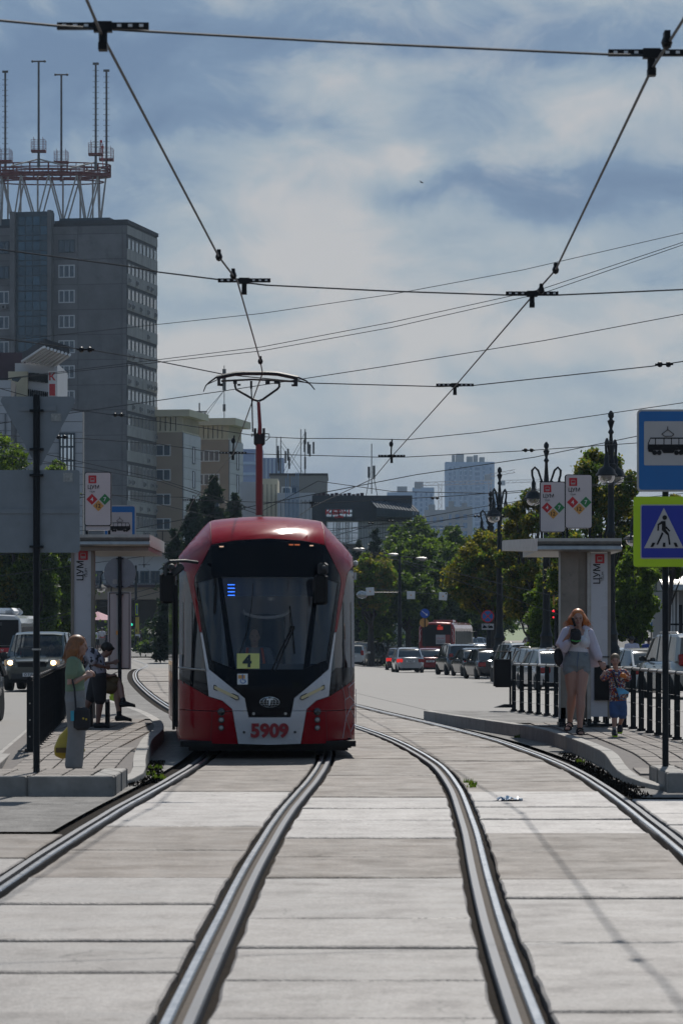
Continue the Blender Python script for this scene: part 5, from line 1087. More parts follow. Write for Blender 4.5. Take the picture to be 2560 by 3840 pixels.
# mirrors
mr = MB(); mr.tube([(-.98, .62, 2.71), (-1.15, .45, 2.73), (-1.37, .3, 2.72), (-1.42, .3, 2.68), (-1.43, .3, 2.52)], .022, 8).build('mirror_arm', M['plastic'], TRAM)
MB().cbox((-1.40, .32, 2.35), .21, .13, .42, ch=.03).build('wing_mirror', M['black'], TRAM)
MB().ell((-1.34, .36, 2.64), .05, .05, .05).cbox((-1.26, .4, 2.60), .2, .12, .10, Matrix.Rotation(-.7, 4, 'Y'), ch=.02).build('mirror_bracket', M['plastic'], TRAM)
MB().cbox((.675+.04, nose(.7, 2.3)-.16, 2.33), .19, .13, .42, ch=.03).build('wing_mirror', M['black'], TRAM)
MB().cbox((.75, nose(.75, 2.62)-.1, 2.62), .15, .14, .17, ch=.03).ell((.76, nose(.75, 2.62)-.19, 2.63), .035, .03, .04).build('mirror_bracket', M['plastic'], TRAM)
MB().cbox((1.29, 2.0, 2.73), .07, .1, .08, ch=.02).cbox((1.29, 2.2, 2.55), .05, .12, .1).build('side_camera', M['white'], TRAM)
# panel seams on the skirt, door edge, white line pattern
for sgn in (-1, 1):
    region('skirt_seam', [(sgn*h, v) for h, v in [(415, 1495), (418, 1495), (430, 1735), (427, 1735)]], M['seam'], off=.0105, thick=.004)
    region('roof_seam', [(sgn*h, v) for h, v in [(419, 80), (423, 80), (423, 272), (419, 272)]], M['seam'], off=-.004, thick=.004)
MB().tube([(-1.31, .9, .38), (-1.31, .95, 2.4)], .022, 6).tube([(-1.27, .9, .42), (-1.27, .95, 2.4)], .03, 4).build('door_edge', M['black'], TRAM)
MB().box(-1.235, -1.16, nose(1.2, 1.4)-.02, nose(1.2, 1.4)-.01, Z(1195), Z(1085)).build('door_notice', M['twhite'], TRAM)
MB().tube([(-1.24, nose(1.2, 1.2)-.05, Z(1180)), (-1.05, nose(1.05, 1.2)-.05, Z(1190)), (-.87, nose(.87, 1.2)-.05, Z(1195))], .013, 6).build('inner_handrail', M['alu'], TRAM)
seg = [((545, 1310), (560, 1360)), ((560, 1360), (572, 1420)), ((572, 1420), (612, 1395)), ((612, 1395), (600, 1330)), ((612, 1395), (655, 1440)), ((572, 1420), (580, 1555)), ((580, 1555), (618, 1480)), ((618, 1480), (655, 1560)), ((618, 1480), (655, 1450)), ((580, 1555), (555, 1700)), ((580, 1555), (622, 1660)), ((622, 1660), (655, 1600)), ((622, 1660), (625, 1700)), ((600, 1330), (655, 1290))]
b = MB()
for (a, c) in seg:
    pts = [(a[0]+(c[0]-a[0])*i/6, a[1]+(c[1]-a[1])*i/6) for i in range(7)]; b.tube([(h*TK, nose(h*TK, Z(v))-.011, Z(v)) for h, v in pts], .0045, 4)
rnd = random.Random(5); y = 1.2; P0 = []
for i in range(26): a = (rnd.uniform(nose(1.24, .6)+.1, 5), rnd.uniform(.3, 1.0)); c = (a[0]+rnd.uniform(-.6, .6), rnd.uniform(.3, 1.0)); b.tube([(1.258, a[0], a[1]), (1.258, max(1.3, c[0]), c[1])], .006, 4)
b.build('white_line_pattern', M['twhite'], TRAM)
MB().box(-1.22, 1.2, .28, 1.6, .16, .24).build('bumper_underside', M['black'], TRAM)
# pantograph (separate height above the second roof part)
pg = bpy.data.objects.new('pantograph', None); link(pg, TRAM); PD = 54.4; Rz = Matrix.Rotation(-math.radians(3), 4, 'Z')
def tp(px, py, D=PD): return Rz @ (W(px, py, D)-Vector((-.985, TY0, 0)))
c8 = lambda x, y, D=PD: tp(700+x/2.851, 1350+y/2.851, D)
M['pred'] = mat('pantograph_red', (.20, .012, .015), .4, 0, .1, 6); M['pblack'] = mat('pantograph_black', (.010, .011, .012), .6, .0, .1, 6)
MB().tube([c8(775, 1660), c8(775, 900)], .056, 10).build('lower_arm', M['pred'], pg, smooth=True)
MB().tube([c8(778, 860), c8(783, 700), c8(768, 450)], [.04, .03, .026], 8).build('upper_arm', M['pred'], pg, smooth=True)
MB().cbox(c8(778, 850), .175, .14, .20, ch=.03).cbox(c8(731, 775), .04, .08, .13).cbox(c8(825, 775), .04, .08, .13).tube([c8(735, 800), c8(690, 790), c8(700, 820)], .01, 5).tube([c8(840, 785), c8(880, 790), c8(885, 830), c8(845, 865)], .008, 5).build('elbow_joint', M['pblack'], pg)
MB().tube([c8(706, 770), c8(700, 500), c8(690, 300)], .011, 6).build('guide_rod', M['pblack'], pg)
MB().tube([c8(768, 440), c8(720, 425), c8(530, 315), c8(518, 280), c8(518, 245)], .018, 8).tube([c8(768, 440), c8(815, 420), c8(970, 310), c8(990, 285), c8(990, 245)], .018, 8).build('head_fork', M['pblack'], pg, smooth=True)
arc = [(320, 185), (420, 162), (520, 143), (600, 136), (750, 136), (860, 136), (970, 143), (1080, 165), (1190, 188)]
MB().tube([c8(x, y+8) for x, y in arc], .030, 8).tube([c8(x, y-2, PD+.35) for x, y in arc], .024, 8).build('contact_strip', M['pblack'], pg, smooth=True)
MB().tube([c8(320, 183), c8(240, 240), c8(205, 275), c8(180, 338)], [.015, .012, .010, .008], 6).tube([c8(325, 213), c8(222, 260)], .008, 5).tube([c8(1190, 186), c8(1280, 225), c8(1330, 270), c8(1368, 318)], [.015, .012, .010, .008], 6).tube([c8(1180, 215), c8(1300, 248)], .008, 5).build('end_horn', M['pblack'], pg)
MB().tube([c8(370, 225), c8(700, 208), c8(860, 215), c8(1150, 230)], .016, 6).cbox(c8(345, 235), .045, .06, .12).cbox(c8(372, 265), .04, .05, .04).cbox(c8(1165, 240), .06, .06, .12).cbox(c8(1135, 270), .04, .05, .03).cbox(c8(690, 265), .035, .05, .12).cbox(c8(865, 240), .07, .05, .06).cbox(c8(518, 242), .06, .05, .04).cbox(c8(560, 265), .05, .03, .03).cbox(c8(965, 242), .09, .05, .04).build('head_frame', M['pblack'], pg)
MB().cbox(Rz @ (Vector((-1.25, PD+.2, 3.42))-Vector((-.985, TY0, 0))), 1.0, 1.4, .1).build('pantograph_base', M['pblack'], pg)
# ---------------- street furniture ----------------
M['bowl'] = glassmat('lamp_bowl_glass', (.7, .7, .62), .3)
def pole(t, r, h, m='steel', name='pole', x=0, y=0, z0=-.02): return MB().lathe([(r, z0), (r, h)], (x, y, 0), 14).build(name, M[m], t, smooth=True)
# left sign post with blank sign backs
s = 340; D = F/s; X = lambda px: (px-CX)/s; z = lambda py: H+(YH-py)/s
t = thing('sign_post', 'dark post at left carrying a blank triangular and a blank square sign back', 'sign post', (X(138), D, .2))
pole(t, .037, z(1482)-.2)
LZ = lambda py: z(py)-.2
def tri(x0, x1, z1, xm, z0, r=.06):
    A_, B_, C_ = Vector((x0, z1)), Vector((x1, z1)), Vector((xm, z0)); P_ = []
    for p, q, w in ((A_, B_, C_), (B_, C_, A_), (C_, A_, B_)):
        a, c = (w-p).normalized(), (q-p).normalized(); P_ += [tuple(p+a*r), tuple(p+(a+c)*r*.42), tuple(p+c*r)]
    return P_
g = MB().plate(tri(X(-8)-X(138), X(292)-X(138), LZ(1486), 0.02, LZ(1762)), -.05-.012+.1, -.05+.1); g.build('triangle_sign_back', M['signback'], t)
q = MB().rrect(X(-125)-X(138), X(299)-X(138), LZ(2072), LZ(1762), .03, .04, .052).build('square_sign_back', M['signback'], t)
MB().rrect(X(-122)-X(138), X(296)-X(138), LZ(1925), LZ(1907), .005, .028, .04).rrect(X(75)-X(138), X(212)-X(138), LZ(1540), LZ(1521), .005, .024, .037).build('stiffener_rail', M['signback'], t)
for py in (1540, 1685, 1782, 2050): MB().box(-.075, .075, -.045, .045, LZ(py)-.012, LZ(py)+.012).build('pole_clamp', M['steel'], t)
stm = mat('sticker_print', (.28, .29, .28), .6, 0, .35, 40)
MB().box(X(237)-X(138), X(272)-X(138), .036, .040, LZ(1806), LZ(1772)).box(X(192)-X(138), X(230)-X(138), .030, .034, LZ(1578), LZ(1550)).build('sticker', stm, t)
MB().box(-.045, .045, -.045, .045, LZ(2438), LZ(2432)).build('pole_band', M['alu'], t)
# right sign post: tram stop and crossing signs
s = 326; D = F/s; t = thing('sign_post', 'dark post at right carrying the tram stop and pedestrian crossing signs', 'sign post', (X(2493), D, .2)); x0 = X(2493)
pole(t, .037, z(1545)-.2)
def tramicon(parent, cx_, cz_, sc_, yy=-.01):       # black tram pictogram, sc_ = width
    k = sc_/155.0; f = lambda pts: [(cx_+(u-1408)*k, cz_-(v-400)*k) for u, v in pts]
    b = MB(); b.plate(f([(1254, 420), (1256, 380), (1275, 336), (1540, 336), (1560, 380), (1562, 430), (1545, 450), (1525, 455), (1520, 440), (1500, 430), (1465, 432), (1450, 455), (1375, 455), (1360, 432), (1300, 432), (1290, 450), (1262, 445)]), yy, yy+.003)
    for u in (1308, 1343, 1475, 1510): b.lathe([(19*k, 0), (19*k, .004)], (cx_+(u-1408)*k, yy-.001+.004, cz_-(452-400)*k), 12, Matrix.Rotation(PI/2, 4, 'X'))
    for a_, c_ in (((1408, 250), (1408, 275)), ((1408, 275), (1362, 310)), ((1408, 275), (1456, 310)), ((1362, 310), (1385, 326)), ((1456, 310), (1438, 326)), ((1385, 326), (1438, 326))):
        P_ = f([a_, c_]); b.tube([(P_[0][0], yy, P_[0][1]), (P_[1][0], yy, P_[1][1])], 3.2*k, 4)
    o = b.build('tram_pictogram', M['black'], parent)
    w = MB()
    for (u0, u1, sl) in ((1262, 1310, 1), (1318, 1375, 0), (1383, 1432, 0), (1440, 1490, 0), (1497, 1548, 2)):
        q_ = [(u0, 388), (u1, 388), (u1-(10 if sl == 2 else 0), 346), (u0+(14 if sl == 1 else 0), 346)]
        w.plate(f(q_), yy-.003, yy-.001)
    w.build('pictogram_window', M['offw2'], o); return o
M['offw2'] = mat('sign_white_field', (.42, .40, .39), .45, 0, .04, 3)
def stopsign(parent, x0_, x1_, z0_, z1_, yy):
    b = MB().rrect(x0_, x1_, z0_, z1_, .05, yy, yy+.02).build('sign_rim', M['alu'], parent)
    w = x1_-x0_; h = z1_-z0_
    f_ = MB().rrect(x0_+.022, x1_-.022, z0_+.022, z1_-.022, .035, yy-.004, yy).build('tram_stop_sign', M['blue'], parent)
    MB().rrect(x0_+w*.115, x1_-w*.115, z0_+h*.32, z1_-h*.145, .015, yy-.008, yy-.004).build('white_field', M['offw2'], f_)
    tramicon(f_, (x0_+x1_)/2, (z0_+h*.32+z1_-h*.145)/2-.03, w*.33*1.0, yy-.013)
LZ = lambda py: z(py)-.2
stopsign(t, X(2384)-x0, X(2600)-x0+.04, LZ(1845), LZ(1537), -.085)
MB().rrect(X(2371)-x0, X(2620)-x0, LZ(2126), LZ(1863), .03, -.085, -.07).build('lime_backing', M['lime'], t)
q = MB().rrect(X(2397)-x0, X(2596)-x0, LZ(2096), LZ(1893), .02, -.091, -.085).build('crossing_sign', M['offw2'], t)
MB().rrect(X(2401)-x0, X(2592)-x0, LZ(2092), LZ(1897), .018, -.095, -.091).build('blue_field', M['deepblue'], q)
cx7 = lambda u: X(1860+u/2.24)-x0; cz7 = lambda v: LZ(1500+v/2.24)
MB().plate([(cx7(1398), cz7(908)), (cx7(1233), cz7(1246)), (cx7(1562), cz7(1246))], -.099, -.095).build('white_triangle', M['offw2'], q)
b = MB(); f7 = lambda pts: [(cx7(u), cz7(v)) for u, v in pts]; yy = -.103
b.lathe([(20/2.24/s, 0), (20/2.24/s, .004)], (cx7(1405), yy+.004, cz7(990)), 16, Matrix.Rotation(PI/2, 4, 'X'))
b.plate(f7([(1382, 1020), (1412, 1018), (1415, 1090), (1440, 1125), (1455, 1215), (1440, 1220), (1430, 1140), (1380, 1095)]), yy, yy+.003)
b.plate(f7([(1382, 1018), (1345, 1045), (1343, 1100), (1356, 1100), (1358, 1055), (1384, 1040)]), yy, yy+.003)
b.plate(f7([(1416, 1060), (1452, 1100), (1445, 1110), (1414, 1080)]), yy, yy+.003).plate(f7([(1382, 1110), (1395, 1125), (1348, 1220), (1335, 1214)]), yy, yy+.003)
for q_ in ([(1302, 1200), (1328, 1200), (1308, 1236), (1284, 1236)], [(1390, 1200), (1411, 1200), (1411, 1236), (1388, 1236)], [(1478, 1200), (1502, 1200), (1518, 1236), (1494, 1236)]): b.plate(f7(q_), yy, yy+.003)
b.build('walking_figure_pictogram', M['black'], q)
# fences
def fence(label, pts, step, h, zf, name):
    t = thing('fence', label, 'fence', (pts[0][0], pts[0][1], 0)); P_ = [Vector(p) for p in pts]; L_ = [0]
    for a, c in zip(P_[:-1], P_[1:]): L_.append(L_[-1]+(c-a).length)
    def pt(l):
        i = max(k_ for k_ in range(len(L_)) if L_[k_] <= l+1e-6); i = min(i, len(P_)-2); return P_[i].lerp(P_[i+1], (l-L_[i])/(L_[i+1]-L_[i]))
    n = round(L_[-1]/step); l0 = wloc(t); tops = []
    pm = MB().cbox((0, 0, h/2), .085, .035, h, ch=.008).mesh('fence_post', M['steel']); ft = MB().cbox((0, 0, .008), .17, .13, .016).cbox((.055, .0, .03), .022, .022, .03).cbox((-.055, 0, .03), .022, .022, .03).mesh('foot_plate', M['steel'])
    for i in range(n+1):
        p = pt(L_[-1]*i/n); zz = zf(p.y)+gz(p.x, p.y); d = (pt(min(L_[-1], L_[-1]*i/n+.3))-pt(max(0, L_[-1]*i/n-.3))); a = math.atan2(d.y, d.x)-PI/2
        o = inst('fence_post', pm, t, (p.x-l0.x, p.y-l0.y, zz), (random.gauss(0, .008), 0, a)); inst('foot_plate', ft, o); tops.append(Vector((p.x, p.y, zz)))
    MB().tube([q_+Vector((0, 0, h+.02)) for q_ in tops], .026, 8).build('top_rail', M['alu'] if name else M['steel'], t, world=True, smooth=True)
    for q_ in tops: MB().tube([q_+Vector((0, -.035, h+.02)), q_+Vector((0, .035, h+.02))], .034, 8).build('rail_collar', M['steel'], t, world=True)
    for f_ in (.22, .45, .68): MB().tube([q_+Vector((0, 0, h*f_)) for q_ in tops], .004, 4).build('cable', M['alu'], t, world=True)
    for q_ in tops:
        b = MB()
        for f_ in (.22, .45, .68): b.cbox(q_+Vector((0, -.022, h*f_)), .016, .012, .016)
        o_ = b.build('cable_studs', M['alu'], t, world=True); o_['kind'] = 'stuff'
    return t
fence('black bar fence along the left platform beside the road', [(-4.02, 44.8), (-4.25, 49), (-5.0, 62), (-5.8, 74)], .95, .93, lambda y: .19, 0)
fence('dark post and cable fence behind the woman and boy on the right', [(4.98, 44.0), (4.80, 49.1), (4.62, 55.3), (4.08, 64.3), (3.50, 70.5)], 1.12, .94, lambda y: .2, 1)
# tram stop shelters
def busicon(parent, cx_, cz_, w, yy, rot=False):
    R_ = Matrix.Identity(4)
    o = MB().rrect(cx_-w/2, cx_+w/2, cz_-w/2, cz_+w/2, w*.06, yy, yy+.003).build('red_tram_icon', M['signred'], parent)
    b = MB(); b.rrect(cx_-w*.26, cx_+w*.26, cz_-w*.34, cz_+w*.24, w*.05, yy-.002, yy); b.build('icon_outline', M['offw2'], o)
    b = MB(); b.rrect(cx_-w*.22, cx_+w*.22, cz_-w*.12, cz_+w*.18, w*.03, yy-.004, yy-.002).box(cx_-w*.22, cx_+w*.22, yy-.004, yy-.002, cz_-w*.30, cz_-w*.26).build('icon_window', M['signred'], o); return o
def lightbox(label, px0, px1, py0, py1, D, cat='sign'):
    s = F/D; x0_ = (px0-CX)/s; w = (px1-px0)/s; h = (py1-py0)/s; t = thing('stop_lightbox', label, 'illuminated sign', (x0_, D, H+(YH-py1)/s), group='tram stop lightboxes')
    MB().rrect(0, w, 0, h, w*.08, 0, .14).build('box_body', M['steel'], t); q = MB().rrect(.012, w-.012, .012, h-.012, w*.07, -.006, 0).build('white_face', M['offwhite'], t)
    k = w/210; f_ = lambda u: u*k; g_ = lambda v: h-v*k
    busicon(q, f_(62), g_(58), 62*k, -.010)
    text('stop_name', 'ЦУМ', 42*k, M['black'], q, (f_(70), -.008, g_(121)), depth=.002, bold=.5*k); text('stop_name_latin', 'TSUM', 17*k, M['plastic'], q, (f_(60), -.008, g_(155)), depth=.002, bold=.0)
    for tx, u, v, m, c in (('4', 58, 215, 'signred', 'white'), ('7', 160, 215, 'signgreen', 'white'), ('12', 109, 266, 'orange', 'black')):
        r_ = 44*k; d = MB().plate([(f_(u)-r_, g_(v)), (f_(u), g_(v)-r_), (f_(u)+r_, g_(v)), (f_(u), g_(v)+r_)], -.010, -.006).build('route_diamond', M[m], q)
        text('route_number', tx, 44*k, M[c], d, (f_(u), -.012, g_(v)), depth=.002, bold=.6*k)
    for u in (.08, .92): MB().box(w*u-.02, w*u+.02, .03, .10, -.25, 0).build('bracket', M['steel'], t)
    return t
def roofprof(t, x0_, x1_, zb, zt, D, dep, m='alu', skew=0):
    pr = [(0, zt), (-.0, zt-.05), (.06, zt-.10), (.09, zt-(zt-zb)*.45), (.02, zt-(zt-zb)*.6), (.0, zb+.03), (.08, zb), (dep, zb), (dep, zt)]
    n = len(pr); vs = [(x, D+a, b_) for x in (x0_, x1_) for a, b_ in pr]
    return MB().add(vs, [tuple(range(n)), tuple(range(2*n-1, n-1, -1))]+[(i, n+i, n+(i+1) % n, (i+1) % n) for i in range(n)]).build('roof_fascia', M[m], t, world=True)
# right shelter
D = 56.5; s = F/D; t = thing('tram_shelter', 'weathered right tram shelter with metal roof and name pylon ЦУМ', 'tram shelter', (X(2150), D, .2))
z56 = z
roofprof(t, X(2014), X(2330), z(2067), z(2018), D, 4.6)
vs = [W(1887, 2063, 60.8), W(2014, 2067, D), W(2014, 2019, D), W(1887, 2026, 60.8)]
MB().add(vs+[v+Vector((0, .6, 0)) for v in vs], [(0, 1, 2, 3), (7, 6, 5, 4), (0, 4, 5, 1), (2, 6, 7, 3), (0, 3, 7, 4), (1, 5, 6, 2)]).build('roof_side', M['alu'], t, world=True)
for q_ in ((2104, 2175, 'beigemetal', 0, .05), (2175, 2210, 'beigemetal', .08, .05), (2100, 2107, 'alu', -.03, .04), (2208, 2222, 'alu', -.02, .06), (2284, 2297, 'beigemetal', -.02, .06)):
    MB().box(X(q_[0]), X(q_[1]), D+.5+q_[3], D+.5+q_[3]+q_[4], .32, z(2067)).build('pylon_panel', M[q_[2]], t, world=True)
pyl = MB().box(X(2222), X(2284), D+.46, D+.62, z(2690), z(2070)).build('name_pylon', M['twhite'] if 'twhite' in M else M['white'], t, world=True)
pl = wloc(pyl); o = busicon(pyl, X(2255)-pl.x, z(2093)-pl.z, 35/s, D+.455-pl.y)
tm = textmesh('ЦУМ', .155, M['black'], .002, .002); o = inst('stop_name', tm, pyl, (X(2246)-pl.x, D+.455-pl.y, z(2150)-pl.z), (0, -PI/2, 0))
tm = textmesh('TSUM', .062, M['plastic'], .002, .0); inst('stop_name_latin', tm, pyl, (X(2266)-pl.x, D+.455-pl.y, z(2160)-pl.z), (0, -PI/2, 0))
MB().box(X(2234), X(2290), D+.40, D+.46, z(2628), z(2495)).build('dark_panel', M['black'], t, world=True)
MB().box(X(2222), X(2290), D+.44, D+.48, z(2466), z(2462)).build('seam', M['black'], t, world=True)
for px in (2107, 2216, 2284, 2120, 2240): MB().box(X(px)-.03, X(px)+.03, D+.5, D+.6, .2, .5).build('foot', M['steel'], t, world=True)
MB().box(X(2100), X(2120), D+.3, D+.9, .2, .26).box(X(2206), X(2300), D+.3, D+1.0, .2, .24).build('base_plate', M['steel'], t, world=True)
for i in range(4): MB().box(X(2120), X(2205), D+1.0+i*.09, D+1.06+i*.09, .62, .65).build('bench_slat', M['alu'], t, world=True)
for px in (2125, 2200): MB().box(X(px)-.03, X(px)+.03, D+1, D+1.3, .2, .62).build('bench_leg', M['steel'], t, world=True)
lightbox('nearer and higher of the twin lightboxes on the right shelter, routes 4 7 12', 2117, 2219, 1779, 1982, 56.7); lightbox('lower left of the twin lightboxes on the right shelter', 2023, 2118, 1806, 1996, 60.5)
# left shelter
D = 57.5; s = F/D; t = thing('tram_shelter', 'left tram shelter with metal roof and lilac-white name pylon', 'tram shelter', (X(330), D, .2))
roofprof(t, X(255), X(562), z(2048), z(2004), D, 4.8)
MB().box(X(300), X(555), D+.2, D+4.6, z(2064), z(2049)).build('roof_soffit', M['beigemetal'], t, world=True)
pyl = MB().box(X(270), X(335), D+.46, D+.62, .3, z(2050)).build('name_pylon', M['twhite'], t, world=True)
for a, c in ((259, 270), (335, 349)): MB().box(X(a), X(c), D+.43, D+.60, .3, z(2050)).build('pylon_edge', M['beigemetal'], t, world=True)
pl = wloc(pyl); busicon(pyl, X(305)-pl.x, z(2080)-pl.z, 36/s, D+.455-pl.y)
inst('stop_name', textmesh('ЦУМ', .155, M['black'], .002, .002), pyl, (X(296)-pl.x, D+.455-pl.y, z(2138)-pl.z), (0, -PI/2, 0)); inst('stop_name_latin', textmesh('TSUM', .062, M['plastic'], .002, .0), pyl, (X(316)-pl.x, D+.455-pl.y, z(2147)-pl.z), (0, -PI/2, 0))
for xx in (275, 330): MB().box(X(xx)-.03, X(xx)+.03, D+.5, D+.6, .18, .35).build('foot', M['steel'], t, world=True)
for i in range(4): MB().box(X(345), X(420), D-.9+i*.1, D-.83+i*.1, .60, .64).build('bench_slat', M['alu'], t, world=True)
for px in (352, 414): MB().box(X(px)-.03, X(px)+.03, D-.8, D-.5, .19, .60).build('bench_leg', M['steel'], t, world=True)
lightbox('lightbox on the left shelter roof, pinkish white with routes 4 7 12', 318, 418, 1770, 1972, 57.7)
MB().rrect(0, 90/s, 0, 16/s, .01, 0, .1).build('lower_strip', M['offwhite'], bpy.data.objects['stop_lightbox.002'], loc=(5/s, .02, -.075))
# sign group behind left shelter
D = 66; s = F/D; t = thing('sign_post', 'black post with blue tram stop sign, round sign back and tall blank panel', 'sign post', (X(450), D, .2)); x0 = X(450); LZ = lambda py: z(py)-.2
pole(t, .037, LZ(1895)); stopsign(t, X(391)-x0, X(511)-x0, LZ(2078), LZ(1895), -.07)
MB().lathe([(59/s, 0), (60/s, .004), (60/s, .012), (59/s, .016)], (0, .05, LZ(2148)), 36, Matrix.Rotation(PI/2, 4, 'X')).build('round_sign_back', M['signback'], t)
MB().box(X(404)-x0, X(492)-x0, .04, .055, LZ(2511), LZ(2219)).build('tall_panel_back', M['offw2'], t)
b = MB(); 
for (a, c, e, f_) in ((410, 412, 2506, 2224), (484, 486, 2506, 2224)): b.box(X(a)-x0, X(c)-x0, .03, .045, LZ(e), LZ(f_))
b.box(X(410)-x0, X(486)-x0, .03, .045, LZ(2508), LZ(2505)).box(X(410)-x0, X(486)-x0, .03, .045, LZ(2225), LZ(2222)).build('panel_frame_line', M['steel'], t)
for py in (2095, 2200, 2230, 2508): MB().box(-.07, .07, -.045, .05, LZ(py)-.01, LZ(py)+.01).build('pole_clamp', M['steel'], t)
MB().box(X(436)-x0, X(443)-x0, -.05, -.03, LZ(2380), LZ(2365)).build('yellow_tag', M['orange'], t); MB().box(X(423)-x0, X(440)-x0, .028, .033, LZ(2190), LZ(2172)).build('sticker', stm, t)
# traffic light post with yellow poster on the crossing
D = 280; s = F/D; t = thing('traffic_light_post', 'dark post on the far pavement with lime sign, yellow poster and green light', 'traffic light', (X(510), D, gz(X(510), D))); x0 = X(510); zb = gz(X(510), D); LZ = lambda py: z(py)-zb
MB().lathe([(.28, 0), (.26, .15), (.14, .5), (.11, 1.0), (.09, LZ(2120))], (0, 0, 0), 10).build('pole', M['steel'], t)
MB().box(X(509.5)-x0, X(518.5)-x0, -.2, -.15, LZ(2307), LZ(2263)).build('lime_sign', M['lime'], t); MB().box(X(512)-x0, X(517)-x0, -.21, -.2, LZ(2302), LZ(2269)).build('blue_field', M['deepblue'], t)
MB().box(X(509)-x0, X(523)-x0, -.2, -.16, LZ(2385), LZ(2314)).build('yellow_poster', mat('poster_yellow', (.42, .33, .06), .6, 0, .2, 3), t); MB().box(X(509)-x0, X(523)-x0, -.21, -.2, LZ(2385), LZ(2378)).build('poster_footer', M['white'], t)
MB().plate([(X(511)-x0, LZ(2365)), (X(516)-x0, LZ(2355)), (X(514)-x0, LZ(2372))], -.21, -.2).build('poster_print', M['black'], t)
MB().box(X(491)-x0, X(503)-x0, -.2, .1, LZ(2352), LZ(2312)).build('signal_head', M['black'], t); MB().ell((X(494)-x0, -.22, LZ(2342)), .11, .03, .11).build('green_lamp', mat('green_lamp', (.0, .3, .2), .3, emit=(.05, 1, .6), estr=.8), t)
t = thing('barrier_rail', 'low dark tubular barrier on the far pavement left of the tram', 'barrier', W(552, 2462, 268)); o = wloc(t)
MB().tube([W(552, 2462, 268), W(552, 2413, 268), W(680, 2413, 266), W(680, 2460, 266)], .06, 6).build('barrier_tube', M['steel'], t, world=True)
# pink parasol
D = 292; s = F/D; t = thing('parasol', 'faded pink market parasol above the walking group', 'parasol', W(368, 2445, D)); b = MB(); o = W(368, 2445, D)
vs = [(0, 0, z(2293)-o.z)]; n = 8
for i in range(n): a = 2*PI*i/n+.2; vs.append((1.75*math.cos(a), 1.75*math.sin(a), z(2325)-o.z))
b.add(vs, [(0, 1+i, 1+(i+1) % n) for i in range(n)]); b.build('canopy', mat('pink_cloth', (.48, .24, .27), .8, 0, .08, 2), t)
MB().tube([(0, 0, 0), (0, 0, z(2295)-o.z)], .03, 6).build('pole', M['steel'], t)
# ornate lamp posts
def ornate(label, px, pytop, D, turn, bulbs=2):
    s = F/D; x = (px-CX)/s; zb = gz(x, D); t = thing('street_lamp', label, 'street lamp', (x, D, zb), turn, 'ornate cast iron lamp posts'); Hh = H+(YH-pytop)/s-zb; u = Hh/9.4
    MB().lathe([(.42, 0), (.42, .5), (.36, .55), (.33, 1.0), (.30, 1.05), (.30, 1.5), (.24, 1.6), (.23, 1.9), (.26, 1.95), (.19, 2.1), (.17, 2.4)], (0, 0, 0), 12).build('pedestal', M['iron'], t, smooth=True)
    for i in range(8): a = 2*PI*i/8; MB().tube([(.33*math.cos(a), .33*math.sin(a), .55), (.31*math.cos(a), .31*math.sin(a), 1.0)], .03, 4).build('pedestal_rib', M['iron'], t)
    MB().lathe([(.15, 2.3), (.135, 5.2*u), (.155, 5.25*u), (.155, 5.35*u), (.12, 5.4*u), (.105, 7.0*u), (.17, 7.45*u), (.19, 7.6*u), (.12, 7.65*u), (.08, 8.2*u), (.055, 8.6*u), (.11, 8.68*u), (.05, 8.78*u), (.06, 8.85*u), (.13, 9.06*u), (.09, 9.08*u), (.05, 9.12*u), (.10, 9.2*u), (.10, 9.3*u), (.03, 9.4*u)], (0, 0, 0), 12).build('shaft', M['iron'], t, smooth=True)
    for sg in (-1, 1):
        A_ = [(sg*.06, 0, 7.6*u), (sg*.22, 0, 8.0*u), (sg*.32, 0, 8.3*u), (sg*.45, 0, 8.42*u), (sg*.56, 0, 8.3*u), (sg*.55, 0, 8.1*u), (sg*.50, 0, 7.95*u)]
        MB().tube(A_, [.05, .04, .045, .05, .05, .045, .05], 8).tube([(sg*.06, 0, 7.9*u), (sg*.18, 0, 7.75*u), (sg*.25, 0, 7.9*u)], .03, 6).build('arm', M['iron'], t, smooth=True)
        q = MB().lathe([(.03, 7.98*u), (.07, 7.86*u), (.09, 7.8*u), (.08, 7.62*u), (.12, 7.52*u), (.27, 7.42*u), (.31, 7.30*u), (.37, 7.24*u), (.37, 7.20*u), (.3, 7.2*u)], (sg*.5, 0, 0), 16).build('lamp_hood', M['iron'], t, smooth=True)
        MB().lathe([(.29, 7.2*u), (.27, 7.08*u), (.20, 6.99*u), (.09, 6.94*u), (.02, 6.93*u)], (sg*.5, 0, 0), 16).build('glass_bowl', M['bowl'], q, smooth=True)
    return t
ornate('tallest ornate lamp post, behind the right shelter, nearest the blue sign', 2289, 1540, 117, math.radians(68)); ornate('ornate lamp post with both arms spread, behind the twin lightboxes', 2047, 1657, 136, 0)
ornate('ornate lamp post in front of the yellowing maple', 1872, 1751, 156, math.radians(55)); ornate('farthest and shortest ornate lamp post, beside the tallest pale tower', 1838, 1842, 183, math.radians(20))
P = W(2370, 2012, 100); t = thing('street_lamp', 'curved black arm with a hanging lamp beside the crossing sign', 'street lamp', (P.x+1, 100, gz(P.x, 100)))
MB().tube([P+Vector((-.05, 0, .15)), P+Vector((-.0, 0, .5)), P+Vector((.25, 0, .85)), P+Vector((.7, 0, 1.0)), P+Vector((1.0, 0, 1.0)), Vector((P.x+1, 100, gz(P.x, 100)))], .035, 6).build('lamp_arm', M['iron'], t, world=True)
